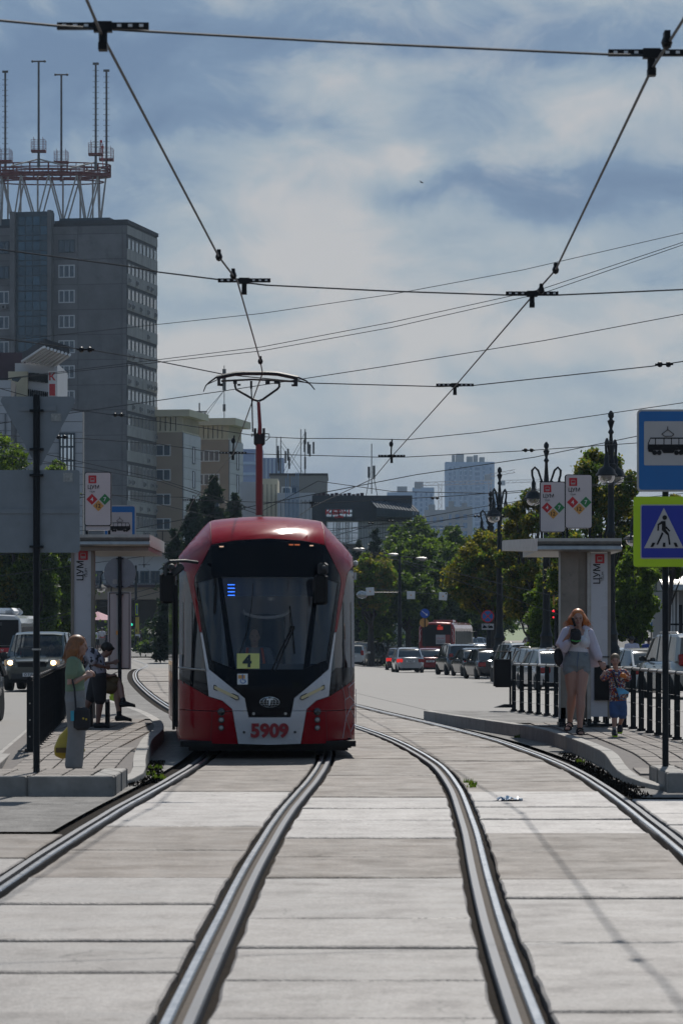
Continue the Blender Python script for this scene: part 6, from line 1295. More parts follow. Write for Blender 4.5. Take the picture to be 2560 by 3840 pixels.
MB().lathe([(.04, .15), (.1, .05), (.2, .0), (.28, -.08), (.27, -.1)], P, 14).build('lamp_hood', M['iron'], t, world=True); MB().lathe([(.2, -.1), (.17, -.2), (.05, -.28)], P, 12).build('glass_bowl', M['bowl'], t, world=True)
P = W(379, 2200, 200); t = thing('street_lamp', 'small hanging globe lamp left of the round sign back', 'street lamp', P); b = MB()
MB().tube([(0, 0, .3), (-.05, 0, .6), (.15, 0, .85), (.45, 0, .8), (.6, 0, .5), (.6, 0, -5)], .035, 6).build('lamp_arm', M['iron'], t); MB().lathe([(.05, .3), (.1, .15), (.3, -.02), (.38, -.1), (.36, -.12)], (0, 0, 0), 14).build('lamp_hood', M['iron'], t); MB().lathe([(.27, -.12), (.22, -.25), (.06, -.33)], (0, 0, 0), 12).build('glass_bowl', M['bowl'], t)
# plain lamp poles of the far road
def arm_lamp(label, px, pytop, D, hx, low=None, zb=-.6):
    s = F/D; x = (px-CX)/s; z1 = H+(YH-pytop)/s; t = thing('street_lamp', label, 'street lamp', (x, D, zb), group='plain arm street lamps'); L_ = (hx-px)/s
    MB().tube([(0, 0, 0), (0, 0, z1-zb)], [.16, .09], 8).build('pole', M['steel'], t); MB().tube([(0, 0, z1-zb-.05), (L_*.8, 0, z1-zb-.12)], .05, 6).build('arm', M['steel'], t)
    sg = 1 if L_ > 0 else -1; q = MB().ell((L_-sg*.25, 0, z1-zb-.16), .45, .2, .10, 10, 5).build('lamp_head', M['alu'], t); MB().ell((0, 0, -.0), .01, .01, .01).v and MB().ell((L_-sg*.18, 0, z1-zb-.24), .26, .16, .12, 10, 5).build('lamp_bowl', M['bowl'], q)
    if low: MB().tube([(0, 0, low-zb), (-2.2, 0, low-zb)], .04, 5).build('low_arm', M['steel'], t); MB().ell((-2.6, 0, low-zb-.15), .4, .25, .28, 10, 6).build('low_lamp', M['bowl'], t)
arm_lamp('plain lamp pole with a second low lamp, in front of the green trees', 1498, 2085, 240, 1592, low=H+(YH-2222)/(F/240))
arm_lamp('plain lamp pole whose arm points right, left of the tall one', 1386, 2071, 262, 1485); arm_lamp('plain lamp pole nearest the tram roof corner', 1300, 2050, 230, 1358); arm_lamp('plain lamp pole behind the middle of the avenue trees', 1590, 2103, 290, 1678)
# traffic signs on the right
def roundsign(label, px, py, r, D, kind, zb=None):
    s = F/D; x = (px-CX)/s; zb = gz(x, D) if zb is None else zb; zc = H+(YH-py)/s-zb; t = thing('road_sign', label, 'road sign', (x, D, zb)); R_ = Matrix.Rotation(PI/2, 4, 'X'); rr = r/s
    MB().tube([(0, 0, 0), (0, 0, zc+rr)], .04, 6).build('pole', M['steel'], t)
    d = MB().lathe([(rr, 0), (rr, .02)], (0, -.05, zc), 28, R_)
    if kind == 'arrow':
        d.build('blue_disc', mat('arrow_sign_blue', (.01, .08, .42), .4), t); a = Matrix.Translation((0, 0, zc)) @ Matrix.Rotation(math.radians(38), 4, 'Y')
        MB().plate([(-rr*.8, .07*rr), (rr*.35, .07*rr), (rr*.35, .28*rr), (rr*.8, 0), (rr*.35, -.28*rr), (rr*.35, -.07*rr), (-rr*.8, -.07*rr)], -.09, -.08, a).build('white_arrow', M['white'], t)
        MB().lathe([(rr*.98, 0), (rr*.98, .02)], (-.05, .1, zc-2*rr), 24, R_).build('orange_disc', M['orange'], t)
    else:
        d.build('red_ring', M['signred'], t); MB().lathe([(rr*.82, 0), (rr*.82, .02)], (0, -.06, zc), 28, R_).build('blue_disc', M['blue'], t)
        for a in (45, -45): MB().plate([(-rr*.82, .07*rr), (rr*.82, .07*rr), (rr*.82, -.07*rr), (-rr*.82, -.07*rr)], -.095-.002*(a > 0), -.085, Matrix.Translation((0, 0, zc)) @ Matrix.Rotation(math.radians(a), 4, 'Y')).build('red_bar', M['signred'], t)
        q = MB().box(-rr*.95, rr*.95, -.07, -.05, zc-rr*2.1, zc-rr*1.15).build('tow_plate', M['offw2'], t)
        for xx, ww in ((-.5, .3), (.45, .36)): MB().plate([((xx-ww)*rr, zc-1.85*rr), ((xx+ww)*rr, zc-1.85*rr), ((xx+ww)*rr, zc-1.6*rr), ((xx+ww*.4)*rr, zc-1.45*rr), ((xx-ww*.4)*rr, zc-1.5*rr), ((xx-ww)*rr, zc-1.65*rr)], -.08, -.07).build('tow_pictogram', M['black'], q)
        MB().tube([((-.75)*rr, -.08, zc-1.3*rr), (-.1*rr, -.08, zc-1.75*rr), (.3*rr, -.08, zc-1.3*rr)], .02, 4).build('tow_pictogram', M['black'], q)
roundsign('round blue sign with a white diagonal arrow above the red bus', 1592, 2300, 17.5, 236, 'arrow'); roundsign('round no stopping sign over a tow-away plate', 1827, 2311, 24, 172, 'nostop')
D = 165; s = F/D; t = thing('road_sign', 'square blue parking sign with a letter P on a thin pole', 'road sign', (X(2440), D, gz(4, D))); zb = gz(4, D)
MB().tube([(0, 0, 0), (0, 0, z(2340)-zb)], .03, 6).build('pole', M['steel'], t); q = MB().rrect(-.35*28/s*2.0*.66, .35*28/s*2.0*.66, z(2344)-zb-28/s, z(2344)-zb+28*0/s+.25, .03, -.06, -.04)
q = MB().rrect(-14/s, 14/s, z(2345)-zb, z(2316)-zb, .02, -.06, -.04).build('blue_panel', M['blue'], t); text('letter', 'P', .34, M['white'], q, (0, -.065, z(2330)-zb), depth=.003, bold=.012)
MB().lathe([(14/s, 0), (14/s, .02)], (0, .05, z(2358)-zb), 20, Matrix.Rotation(PI/2, 4, 'X')).build('round_sign_back', M['signback'], t)
D = 130; s = F/D
t = thing('traffic_light', 'pedestrian signal glowing red above the walkers at right', 'traffic light', (X(2411), D, gz(5, D))); zb = gz(5, D)
MB().tube([(0, 0, 0), (0, 0, z(2310)-zb)], .04, 6).build('pole', M['steel'], t); MB().box(-.10, .11, -.12, .05, z(2404)-zb, z(2360)-zb).build('signal_head', M['black'], t)
MB().ell((0, -.13, z(2368)-zb), .045, .02, .045).build('red_lamp', mat('red_lamp', (.5, .01, .01), .3, emit=(1, .02, .04), estr=1.0), t)
t = thing('traffic_light', 'tall dark traffic light post with red lamp and yellow sign, left of the shelter', 'traffic light', (X(2086), D, gz(5, D)))
MB().tube([(0, 0, 0), (0, 0, z(2140)-zb)], .09, 8).build('pole', M['steel'], t); MB().ell((X(2073)-X(2086), -.05, z(2292)-zb), .05, .03, .05).ell((X(2073)-X(2086), -.05, z(2315)-zb), .035, .03, .035).build('red_lamp', MC['red_lamp'], t)
MB().box(X(2071)-X(2086), X(2077)-X(2086), -.1, -.06, z(2270)-zb, z(2232)-zb).build('yellow_sign', M['orange'], t); MB().box(X(2098)-X(2086), X(2102)-X(2086), -.1, -.06, z(2400)-zb, z(2290)-zb).build('lime_strip', M['lime'], t)
# litter bin at the end of the right platform
D = 71.0; s = F/D; t = thing('litter_bin', 'black rectangular litter bin hung on a post at the platform end', 'litter bin', (X(1912), D, .2)); LZ = lambda py: z(py)-.2; x0 = X(1912)
MB().box(-.02, .02, -.02, .02, 0, LZ(2443)).build('post', M['black'], t); MB().box(X(1849)-x0, .0, -.22, .16, LZ(2573), LZ(2472)).box(X(1856)-x0, -.02, -.2, .14, LZ(2577), LZ(2572)).build('bin_body', M['black'], t)
MB().box(X(1846)-x0, .03, -.22, .2, LZ(2446), LZ(2442)).build('rain_hood', M['black'], t); MB().plate([(X(1850)-x0, .0), (.02, .0), (.02, .07), (-.12, .07)], -.2, .2).build('base', M['steel'], t)
# litter
P = Vector(((1905-CX)/((3003-YH)/H), F/((3003-YH)/H), 0)); b = MB(); n = 9; vs = []
for i in range(n):
    for j in range(6): vs.append((-.11+.22*i/(n-1)+random.uniform(-.012, .012), -.2+.4*j/5, .012+abs(random.gauss(0, .022))*(1-abs(i/(n-1)*2-1)*.5)))
b.add(vs, [(i*6+j, i*6+6+j, i*6+7+j, i*6+1+j) for i in range(n-1) for j in range(5)]); o = b.build('litter', mat('blue_plastic_scrap', (.02, .10, .20), .4, 0, .4, 6), loc=P); tag(o, 'crumpled blue plastic scrap lying on the concrete slabs', 'litter'); MB().box(.10, .14, -.15, .0, .01, .03).build('white_scrap', M['white'], o)
# bird
P = W(1580, 684, 300); t = thing('bird', 'small dark bird flying in front of the clouds', 'bird', P)
b = MB(); b.ell((0, 0, 0), .16, .06, .05, 10, 6, Matrix.Rotation(.3, 4, 'Y')).build('body', M['black'], t); MB().add([(-.02, 0, .02), (.08, 0, .02), (-.22, -.1, .2), (-.05, 0, .0), (.06, .2, -.02), (.20, .35, .02)], [(0, 1, 2), (3, 4, 5)]).build('wings', M['black'], t)
# ---------------- vehicles ----------------
def carpaint(name, col, metal=.3): return mat(name, col, .16, metal, .04, 2, spec=.6, coat=.7)
TY = {}
def wheel(parent, x, y, r, w=.2):
    k = (round(r, 2), round(w, 2))
    if k not in TY:
        R = Matrix.Rotation(PI/2, 4, 'Y')
        t = MB().lathe([(r*.62, -w/2), (r*.93, -w/2), (r, -w*.36), (r, w*.36), (r*.93, w/2), (r*.62, w/2)], (0, 0, 0), 24, R).mesh('tyre', M['rubber'], True)
        b = MB().lathe([(r*.6, w*.3), (r*.62, w*.46), (r*.55, w*.40), (r*.5, w*.2)], (0, 0, 0), 20, R)
        b.lathe([(r*.6, -w*.3), (r*.62, -w*.46), (r*.55, -w*.40), (r*.5, -w*.2)], (0, 0, 0), 20, R)
        for i in range(5):
            a = 2*PI*i/5
            for s in (-1, 1): b.cbox((s*w*.36, math.cos(a)*r*.3, math.sin(a)*r*.3), w*.08, r*.14, r*.58, Matrix.Rotation(-a+PI/2, 4, 'X') @ Matrix.Rotation(PI/2, 4, 'X') if 0 else Matrix.Rotation(a-PI/2, 4, 'X'))
        TY[k] = (t, b.mesh('rim', M['rim'], False))
    o = inst('wheel', TY[k][0], parent, (x, y, r)); inst('rim', TY[k][1], o); return o
def car(name, label, x, y, rz, paint, L=4.4, Wd=1.72, Ht=1.47, kind='sedan', plate=None, brake=False, lit=False, wr=.31, cat='car', group='cars on the avenue', face='rear', z=None, bumper=None, lower=None, glass=None, rails=True):
    t = thing(name, label, cat, (x, y, gz(x, y) if z is None else z), rz, group)
    hw = Wd/2; h0 = .20 if kind != 'suv' else .28; bm_ = paint; suv = kind == 'suv'; hatch = kind in ('hatch', 'suv', 'wagon')
    belt = Ht*.60 if not suv else Ht*.585; hood = Ht*.56 if not suv else Ht*.56; deck = belt*1.04 if kind == 'sedan' else belt
    f0, r0 = -L/2, L/2; yf, yr = f0+L*.185, r0-L*.18       # axle positions (front faces -y)
    def topz(u):      # u 0 front..1 rear : height of lower body
        pts = [(0, hood*.80), (.03, hood*.90), (.10, hood*.97), (.25, hood*1.02), (.30, belt), (.6, belt*1.01), (.78, belt*1.03), (.97, deck if kind == 'sedan' else belt*1.02), (1, deck*.93 if kind == 'sedan' else belt*.97)]
        return float(np.interp(u, *zip(*pts)))
    def halfw(u): return hw*float(np.interp(u, [0, .03, .12, .3, .7, .9, .97, 1], [.72, .86, .97, 1, 1, .975, .90, .74]))
    n = 44; vs = []
    for i in range(n+1):
        u = i/n; yy = f0+L*u; w = halfw(u); zt = topz(u); zl = h0+.10*max(0, 1-u/.05)+.08*max(0, 1-(1-u)/.05)
        for ya in (yf, yr):
            d = abs(yy-ya)
            if d < wr*1.17: zl = max(zl, wr*.35+math.sqrt((wr*1.17)**2-d*d)*1.0)
        zl = min(zl, zt-.2); zm = zl+(zt-zl)*.5; zs = zt-.10*(zt-zl)
        half = [(w*.93, zl), (w*1.0, max(zl+.02, min(zm, Ht*.33))), (w*1.005, max(zl+.04, zm)), (w*.985, zs), (w*.93, zt-.02), (w*.86, zt+.008), (w*.45, zt+.024), (0, zt+.03)]
        row = [(-a, b) for a, b in half]+[(a, b) for a, b in half[-2::-1]]
        vs += [(a, yy-(.10*(1-math.sin(PI*min(1, max(0, (b-zl)/(zt-zl+.001)))**.8)) if i >= n-1 else 0)+(.10*(1-math.sin(PI*min(1, max(0, (b-zl)/(zt-zl+.001)))**.8)) if i <= 0 else 0), b) for a, b in row]
    m = 15; fs = [(i*m+k, i*m+k+1, (i+1)*m+k+1, (i+1)*m+k) for i in range(n) for k in range(m-1)]+[tuple(range(m))[::-1], tuple(n*m+k for k in range(m))]
    fs = [f[::-1] for f in fs]; fs += []
    b = MB(); b.add(vs, fs); b.build('body', paint, t, smooth=True)
    MB().box(-hw*.84, hw*.84, f0+.12, r0-.12, h0-.04, belt-.25).build('underbody', M['black'], t)
    for ya in (yf, yr):
        for s in (-1, 1): wheel(t, s*(hw-.11), ya, wr, .2 if not suv else .24)
    # greenhouse
    if kind == 'sedan': st = [(.26, 0, .93), (.41, .88, .76), (.47, .975, .72), (.58, 1, .70), (.68, .965, .70), (.74, .87, .72), (.80, .60, .77), (.895, 0, .86)]
    elif kind == 'hatch': st = [(.24, 0, .93), (.40, .88, .78), (.47, .98, .74), (.64, 1, .73), (.82, .96, .72), (.89, .86, .73), (.965, 0, .88)]
    elif kind == 'wagon': st = [(.25, 0, .93), (.40, .88, .78), (.47, .98, .74), (.65, 1, .73), (.86, .95, .72), (.92, .86, .73), (.98, 0, .88)]
    else: st = [(.24, 0, .94), (.37, .88, .82), (.43, .98, .80), (.65, 1, .79), (.87, .975, .77), (.93, .88, .78), (.98, 0, .91)]
    gh = Ht-belt; vs = []; roof = []
    for u, fz, fw in st:
        zz = belt-.02+gh*fz; w = hw*fw; yy = f0+L*u
        vs += [(-w, yy, zz), (-w*.6, yy, zz+(.02 if fz > .5 else .0)), (w*.6, yy, zz+(.02 if fz > .5 else 0)), (w, yy, zz)]
    k = len(st); wb = hw*.925
    vs2 = []
    for u, fz, fw in st: vs2 += [(-wb, f0+L*u, belt-.03), (wb, f0+L*u, belt-.03)]
    nn = len(vs); fs = []
    for i in range(k-1):
        a, c = i*4, i*4+4
        fs += [(a, a+1, c+1, c), (a+1, a+2, c+2, c+1), (a+2, a+3, c+3, c+2)]; p, q = nn+2*i, nn+2*i+2
        fs += [(a, c, q, p), (a+3, p+1, q+1, c+3)]
    MB().add(vs+vs2, fs).build('window_glass', glass or M['carglass'], t, smooth=True)
    # roof panel and pillars
    rf = MB(); ri = [i for i, s_ in enumerate(st) if s_[1] > .8]; P_ = []
    for i in ri:
        u, fz, fw = st[i]; zz = belt-.02+gh*fz+.012; w = hw*fw+.012; yy = f0+L*u
        P_.append([(-w-.008, yy, zz-.05), (-w*.96, yy, zz+.004), (-w*.6, yy, zz+.03), (w*.6, yy, zz+.03), (w*.96, yy, zz+.004), (w+.008, yy, zz-.05)])
    vv = [p for r_ in P_ for p in r_]; ff = [(i*6+j, i*6+j+1, i*6+7+j, i*6+6+j) for i in range(len(P_)-1) for j in range(5)]
    rf.add(vv, ff).build('roof', paint, t, smooth=True)
    def gp(u, s, o=.012):     # point on glass edge
        fz = float(np.interp(u, [q[0] for q in st], [q[1] for q in st])); fw = float(np.interp(u, [q[0] for q in st], [q[2] for q in st])); return Vector((s*(hw*fw+o), f0+L*u, belt-.02+gh*fz+o*.5))
    for s in (-1, 1):
        i0, i1 = ri[0], ri[-1]
        MB().tube([gp(st[0][0], s), gp(st[i0][0], s)], .035, 5).build('pillar', paint, t); MB().tube([gp(st[i1][0], s), gp(st[-1][0], s)], .05 if kind == 'sedan' else .07, 5).build('pillar', paint, t)
        for u in ((.52,) if not hatch else (.50, .74)): MB().tube([Vector((s*(wb+.004), f0+L*u, belt)), gp(u, s, .0)], .032, 4).build('pillar', paint, t)
    # lights, bumpers, plates
    tz = deck-.14 if kind == 'sedan' else belt-.02
    rearw = hw*.80
    for s in (-1, 1):
        mtx = Matrix.Rotation(s*-.35, 4, 'Z')
        th = .17 if kind in ('sedan',) else .30
        MB().cbox((s*rearw*.95, r0-.075, tz-.06+(.12 if hatch else 0)), .36 if kind == 'sedan' else .20, .13, th+.04, mtx, ch=.03).build('tail_light', M['brake'] if (brake is True or (brake == 'L' and s > 0)) else M['tail'], t)
        q = MB().cbox((s*hw*.74, f0+.115, hood*.86), .34, .16, .17 if not suv else .2, Matrix.Rotation(s*.42, 4, 'Z'), ch=.03).build('headlight', M['lampglass'], t)
        if lit: MB().ell((s*hw*.72, f0+.03, hood*.86), .075, .03, .065, 12, 6).build('lamp_glow', M['headlit'], q)
        a = MB(); a.cbox((s*(hw+.10), f0+L*.30, belt+.06), .20, .10, .14, ch=.03).tube([(s*(hw-.06), f0+L*.30, belt+.0), (s*(hw+.05), f0+L*.30, belt+.04)], .03, 5).build('wing_mirror', M['plastic'] if suv else paint, t)
        MB().cbox((s*(hw*1.0+.004), f0+L*.50, belt*.84), .02, .14, .025).cbox((s*(hw*1.0+.004), f0+L*.70, belt*.84), .02, .14, .025).build('door_handle', M['plastic'], t)
    MB().cbox((0, f0+.03, hood*.80), hw*.95, .05, .13, ch=.01).build('grille', M['black'], t)
    MB().cbox((0, f0+.05, h0+.16), hw*1.4, .10, .2, ch=.03).build('front_bumper', bumper or M['plastic'], t)
    MB().cbox((0, r0-.055, h0+.17), hw*1.45, .14, .22, ch=.04).build('rear_bumper', lower or paint, t)
    MB().cbox((0, r0-.0, h0+.04), hw*1.2, .10, .10, ch=.02).build('rear_diffuser', M['black'], t)
    for sgn, yy, zz in ((1, r0+.02, (tz-.1 if kind == 'sedan' else belt*.78)), (-1, f0-.01, h0+.2)):
        if sgn == -1 and face == 'rear': continue
        p = MB().box(-.26, .26, -.008, .008, -.056, .056).build('number_plate', M['white'], t, loc=(0, yy, zz)); p.rotation_euler = (0, 0, PI if sgn > 0 else 0)
        MB().box(-.25, .25, -.010, -.009, -.048, .048)
        if plate: text('plate_text', plate, .11, M['black'], p, (0, -.012, 0), depth=.002, bold=.003, sx=.9)
    if not hatch: MB().tube([(-hw*.7, r0-.03, deck*.955), (hw*.7, r0-.03, deck*.955)], .012, 5).build('boot_seam', M['black'], t)
    else: MB().tube([(-hw*.72, r0-.015, belt-.03), (hw*.72, r0-.015, belt-.03)], .010, 5).tube([(.0, r0-.1, belt+.03), (.38, r0-.16, belt+.12)], .012, 5).build('rear_wiper', M['black'], t)
    if rails and (suv or kind == 'wagon'):
        for s in (-1, 1): MB().tube([(s*hw*.74, f0+L*.44, Ht+.0), (s*hw*.74, f0+L*.46, Ht+.05), (s*hw*.74, f0+L*.86, Ht+.05), (s*hw*.74, f0+L*.88, Ht)], .02, 5).build('roof_rail', M['alu'], t)
    MB().tube([(0, f0+L*.8, Ht-.03), (0, f0+L*.84, Ht+.12)], .008, 4).build('roof_aerial', M['black'], t)
    if glass:
        for s in (-1, 1): MB().cbox((s*.36, f0+L*.52, belt*.9), .46, .14, .75, ch=.05).build('front_seat', M['plastic'], t)
    return t
def at(px, pxm, y): return (px-CX)*y/F
silver = carpaint('paint_silver', (.52, .53, .55), .5); grey = carpaint('paint_grey', (.10, .105, .11), .5); blackp = carpaint('paint_black', (.012, .014, .018), .2); darkr = carpaint('paint_dark_maroon', (.035, .010, .012), .3)
redp = carpaint('paint_red', (.25, .012, .018), .2); whitep = carpaint('paint_white', (.55, .55, .54), 0); tealp = carpaint('paint_grey_green', (.085, .10, .095), .5); darkb = carpaint('paint_dark_blue', (.02, .03, .05), .4)
# oncoming side, left
car('parked_car', 'grey green off-road car with headlights on, beside the left fence', at(155, 0, 103), 103, math.radians(-3), tealp, 3.95, 1.75, 1.72, 'suv', 'О 715 МР', lit=True, wr=.35, face='front', rails=False, z=.02, group='cars at the left platform', glass=M['tglassd'])
car('parked_car', 'glossy black car cut by the left edge of the picture', at(-150, 0, 66)-.35, 66.5, math.radians(-4), blackp, 4.4, 1.78, 1.5, 'hatch', None, wr=.33, face='front', z=.0, group='cars at the left platform')
# avenue
car('parked_car', 'white hatchback half hidden by the right side of the tram', at(1330, 0, 245), 245, math.radians(176), whitep, 4.0, 1.7, 1.46, 'hatch', brake=False)
car('parked_car', 'dark oncoming off-road car with roof rails beside the tram', at(1368, 0, 262), 262, math.radians(-20), grey, 4.6, 1.85, 1.72, 'suv', face='front')
car('parked_car', 'dark blue oncoming hatchback turning left of the silver sedan', at(1464, 0, 268), 268, math.radians(-24), darkb, 4.1, 1.76, 1.45, 'hatch', face='front')
car('parked_car', 'dark maroon car half hidden behind the silver sedan', at(1493, 0, 228), 228, PI, darkr, 4.3, 1.7, 1.47, 'sedan', brake='L')
car('parked_car', 'silver sedan with lit left brake light, in the middle of the avenue', at(1528, 0, 208), 209, math.radians(184), silver, 4.25, 1.70, 1.50, 'sedan', 'Р446ОВ', brake='L')
car('parked_car', 'red sedan right in front of the red bus', at(1610, 0, 214), 216, math.radians(181), redp, 4.4, 1.72, 1.46, 'sedan', 'К911НВ')
car('parked_car', 'pale car glimpsed between silver sedan and red bus', at(1560, 0, 268), 268, math.radians(20), silver, 4.3, 1.7, 1.45, 'sedan', face='front')
car('parked_car', 'dark grey crossover with roof rails, first in the right-hand line', at(1712, 0, 192), 192, math.radians(188), grey, 4.5, 1.84, 1.68, 'suv')
car('parked_car', 'grey sedan squeezed between crossover and black sedan', at(1770, 0, 184), 184, math.radians(188), grey, 4.5, 1.74, 1.47, 'sedan')
car('parked_car', 'black sedan with a square number plate', at(1826, 0, 167), 167, math.radians(188), blackp, 4.65, 1.76, 1.45, 'sedan', 'Н 427')
car('parked_car', 'white crossover behind the litter bin', at(1945, 0, 152), 152, math.radians(188), whitep, 4.6, 1.86, 1.70, 'suv')
car('parked_car', 'black and dark red hatchback beside the white crossover', at(1985, 0, 138), 141, math.radians(189), darkr, 4.3, 1.76, 1.52, 'hatch')
car('parked_car', 'white wagon behind the silver sedan at the fence', at(2030, 0, 132), 135, math.radians(189), whitep, 4.5, 1.76, 1.49, 'wagon')
car('parked_car', 'silver sedan with glaring roof behind the woman in shorts', at(2075, 0, 122), 124, math.radians(189), silver, 4.6, 1.78, 1.46, 'sedan')
car('parked_car', 'pale blue car between the stop pylon and the white sedan', at(2315, 0, 142), 146, math.radians(190), silver, 4.3, 1.72, 1.48, 'hatch')
car('parked_car', 'white sedan with red tail lights behind the small boy', at(2425, 0, 116), 118, math.radians(190), whitep, 4.7, 1.80, 1.47, 'sedan')
car('parked_car', 'large white off-road car at the right edge, cut by the frame', at(2590, 0, 101), 103, math.radians(190), carpaint('paint_pearl', (.36, .355, .33), .3), 4.75, 1.88, 1.90, 'suv', 'Т 46', wr=.39)
car('parked_car', 'light car parked under the no stopping sign', at(1795, 0, 215), 215, math.radians(188), silver, 4.3, 1.72, 1.46, 'sedan', z=-.42)
for i, (px, D, zz, lab) in enumerate(((1780, 262, -.1, 'nearer pale car in the lot right of the red bus'), (1815, 280, .15, 'farther pale car in the lot right of the red bus'), (2010, 235, .0, 'white car glaring in the sun between the tree trunks'), (2100, 262, .0, 'grey car in the lot behind the lamp post base'))):
    car('parked_car', lab, at(px, 0, D), D, math.radians(150+20*i), (silver, whitep, whitep, grey)[i], 4.3, 1.72, 1.46, 'hatch', z=zz, group='cars in the lot beyond the avenue')
# buses
def bus(label, x, y, rz, m, L=11, z=None, front=False):
    t = thing('bus', label, 'bus', (x, y, gz(x, y) if z is None else z), rz, None)
    hw, Ht = 1.27, 2.95; prof_ = [(-hw, .30), (-hw, 2.55), (-hw+.10, 2.80), (-hw+.28, Ht), (0, Ht+.05), (hw-.28, Ht), (hw-.10, 2.80), (hw, 2.55), (hw, .30)]
    n = len(prof_); vs = []
    for yy, sh in ((0, .93), (.12, 1), (L-.12, 1), (L, .95)):
        vs += [(a*sh, yy, .3+(b-.3)*(.98 if sh < 1 else 1)) for a, b in prof_]
    fs = [(i*n+k, i*n+k+1, (i+1)*n+k+1, (i+1)*n+k) for i in range(3) for k in range(n-1)]+[tuple(range(n-1, -1, -1)), tuple(3*n+k for k in range(n))]
    b = MB(); b.add(vs, fs).build('body', m, t)
    for s in (-1, 1):
        MB().box(*sorted((s*hw-.0, s*(hw+.015))), .5, L-.4, 1.15, 2.35).build('window_band', M['black'], t)
        for i in range(6): MB().box(*sorted((s*hw, s*(hw+.02))), .9+i*1.7, .98+i*1.7, 1.1, 2.4).build('window_post', M['black'], t)
        for ya in (2.4, L-2.6): wheel(t, s*(hw-.14), ya, .48, .28)
    return t, hw, Ht
B, hw, Ht = bus('red city bus seen from behind, with an advert on its rear window', at(1636, 0, 243), 243, math.radians(-8.5), redp, 11.5, z=-.55)
MB().box(-1.02, 1.02, -.03, .0, 1.30, 2.80).build('rear_window', M['black'], B); MB().box(-.05, .95, -.045, -.03, 1.45, 2.1).build('advert_panel', mat('advert_paper', (.42, .40, .41), .6), B)
MB().box(.62, .95, -.05, -.045, 1.45, 2.1).build('advert_picture', mat('advert_red', (.28, .06, .05), .6), B); text('advert_text', '6 520 000', .13, M['signred'], B, (.26, -.052, 1.86), depth=.002)
for i in range(3): MB().box(-.0, .55, -.048, -.045, 1.55+.07*i, 1.57+.07*i).build('print_line', M['plastic'], B)
MB().box(.05, .45, -.05, -.03, 2.45, 2.68).build('route_display', mat('route_display', (.1, .01, .01), .4, emit=(1, .05, .02), estr=.25), B); MB().box(.12, .30, -.04, -.0, 2.74, 2.78).build('high_brake_light', M['brake'], B)
for s in (-1, 1):
    MB().tube([(s*1.10, -.02, 2.5), (s*1.2, -.02, 2.2), (s*1.13, -.02, 2.0), (s*1.21, -.02, 1.6)], .015, 4).build('white_line', M['white'], B); MB().box(s*1.08-.06, s*1.08+.06, -.04, 0, .8, 1.05).build('tail_light', M['tail'], B)
MB().tube([(1.3, 9.9, 2.3), (1.55, 10.2, 2.3)], .03, 5).cbox((1.62, 10.3, 2.1), .22, .14, .5, ch=.04).build('wing_mirror', M['black'], B)
MB().cbox((.3, 2.5, 3.05), 1.4, 2.4, .2, ch=.05).build('roof_hatch', redp, B)
B, hw, Ht = bus('white-roofed bus with dark front and red stripe at the left edge', at(-14, 0, 144), 144, math.radians(-1.5), whitep, 8, z=.02); B.scale = (.82, .82, .82)
MB().box(-1.17, 1.15, -.03, 0, 1.42, 2.72).build('windscreen', mat('bus_windscreen', (.008, .009, .012), .1, 0, .1, 2, spec=.15), B); MB().box(-1.19, 1.19, -.035, 0, .38, 1.40).build('front_panel', M['black'], B); MB().box(-1.2, 1.2, -.05, -.03, 1.06, 1.30).build('red_stripe', M['signred'], B)
MB().box(-.9, .3, -.04, -.03, 2.42, 2.6).build('route_display', M['plastic'], B); text('stripe_letters', 'П Е Р М', .16, M['white'], B, (.1, -.054, 1.18), depth=.002); MB().cbox((.2, -.06, .55), .52, .02, .11).build('number_plate', M['white'], B)
b = MB(); b.cbox((0, 2.4, 3.12), 1.9, 2.6, .42, ch=.16).build('roof_unit', M['white'], B)
for i in range(3): MB().box(-.7, -.1, 1.08, 1.1, 3.02+.06*i, 3.045+.06*i).box(.35, .7, 1.08, 1.1, 3.05+.06*i, 3.075+.06*i).build('roof_unit_slot', M['black'], B)
# ---------------- people ----------------
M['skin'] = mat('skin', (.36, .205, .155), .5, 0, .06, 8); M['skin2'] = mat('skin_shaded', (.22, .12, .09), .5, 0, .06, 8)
M['denim'] = mat('light_denim', (.175, .205, .22), .8, 0, .12, 14, bump=.3); M['jean'] = mat('blue_denim', (.035, .08, .20), .8, 0, .25, 10, bump=.3)
M['hairorange'] = mat('orange_hair', (.42, .13, .025), .45, 0, .35, 30); M['hairginger'] = mat('ginger_hair', (.20, .075, .02), .5, 0, .35, 30); M['hairdark'] = mat('dark_hair', (.018, .013, .010), .5, 0, .3, 30); M['hairfair'] = mat('fair_hair', (.15, .105, .06), .6, 0, .2, 30)
M['green'] = mat('green_tshirt', (.15, .215, .14), .8, 0, .1, 6); M['greytr'] = mat('grey_trousers', (.20, .20, .20), .85, 0, .1, 8, bump=.2); M['lilac'] = mat('lilac_white_shirt', (.52, .48, .56), .7, 0, .05, 6)
M['whitecl'] = mat('white_cloth', (.58, .58, .62), .75, 0, .05, 6); M['khaki'] = mat('khaki_shorts', (.13, .085, .035), .85, 0, .12, 10); M['darkcl'] = mat('dark_cloth', (.018, .018, .022), .85, 0, .2, 10); M['yellowbag'] = mat('yellow_plastic_bag', (.46, .33, .02), .4, 0, .15, 5)
M['bluecl'] = mat('blue_tshirt', (.02, .05, .26), .8, 0, .1, 6); M['olive'] = mat('olive_cloth', (.05, .05, .025), .8, 0, .1, 6)
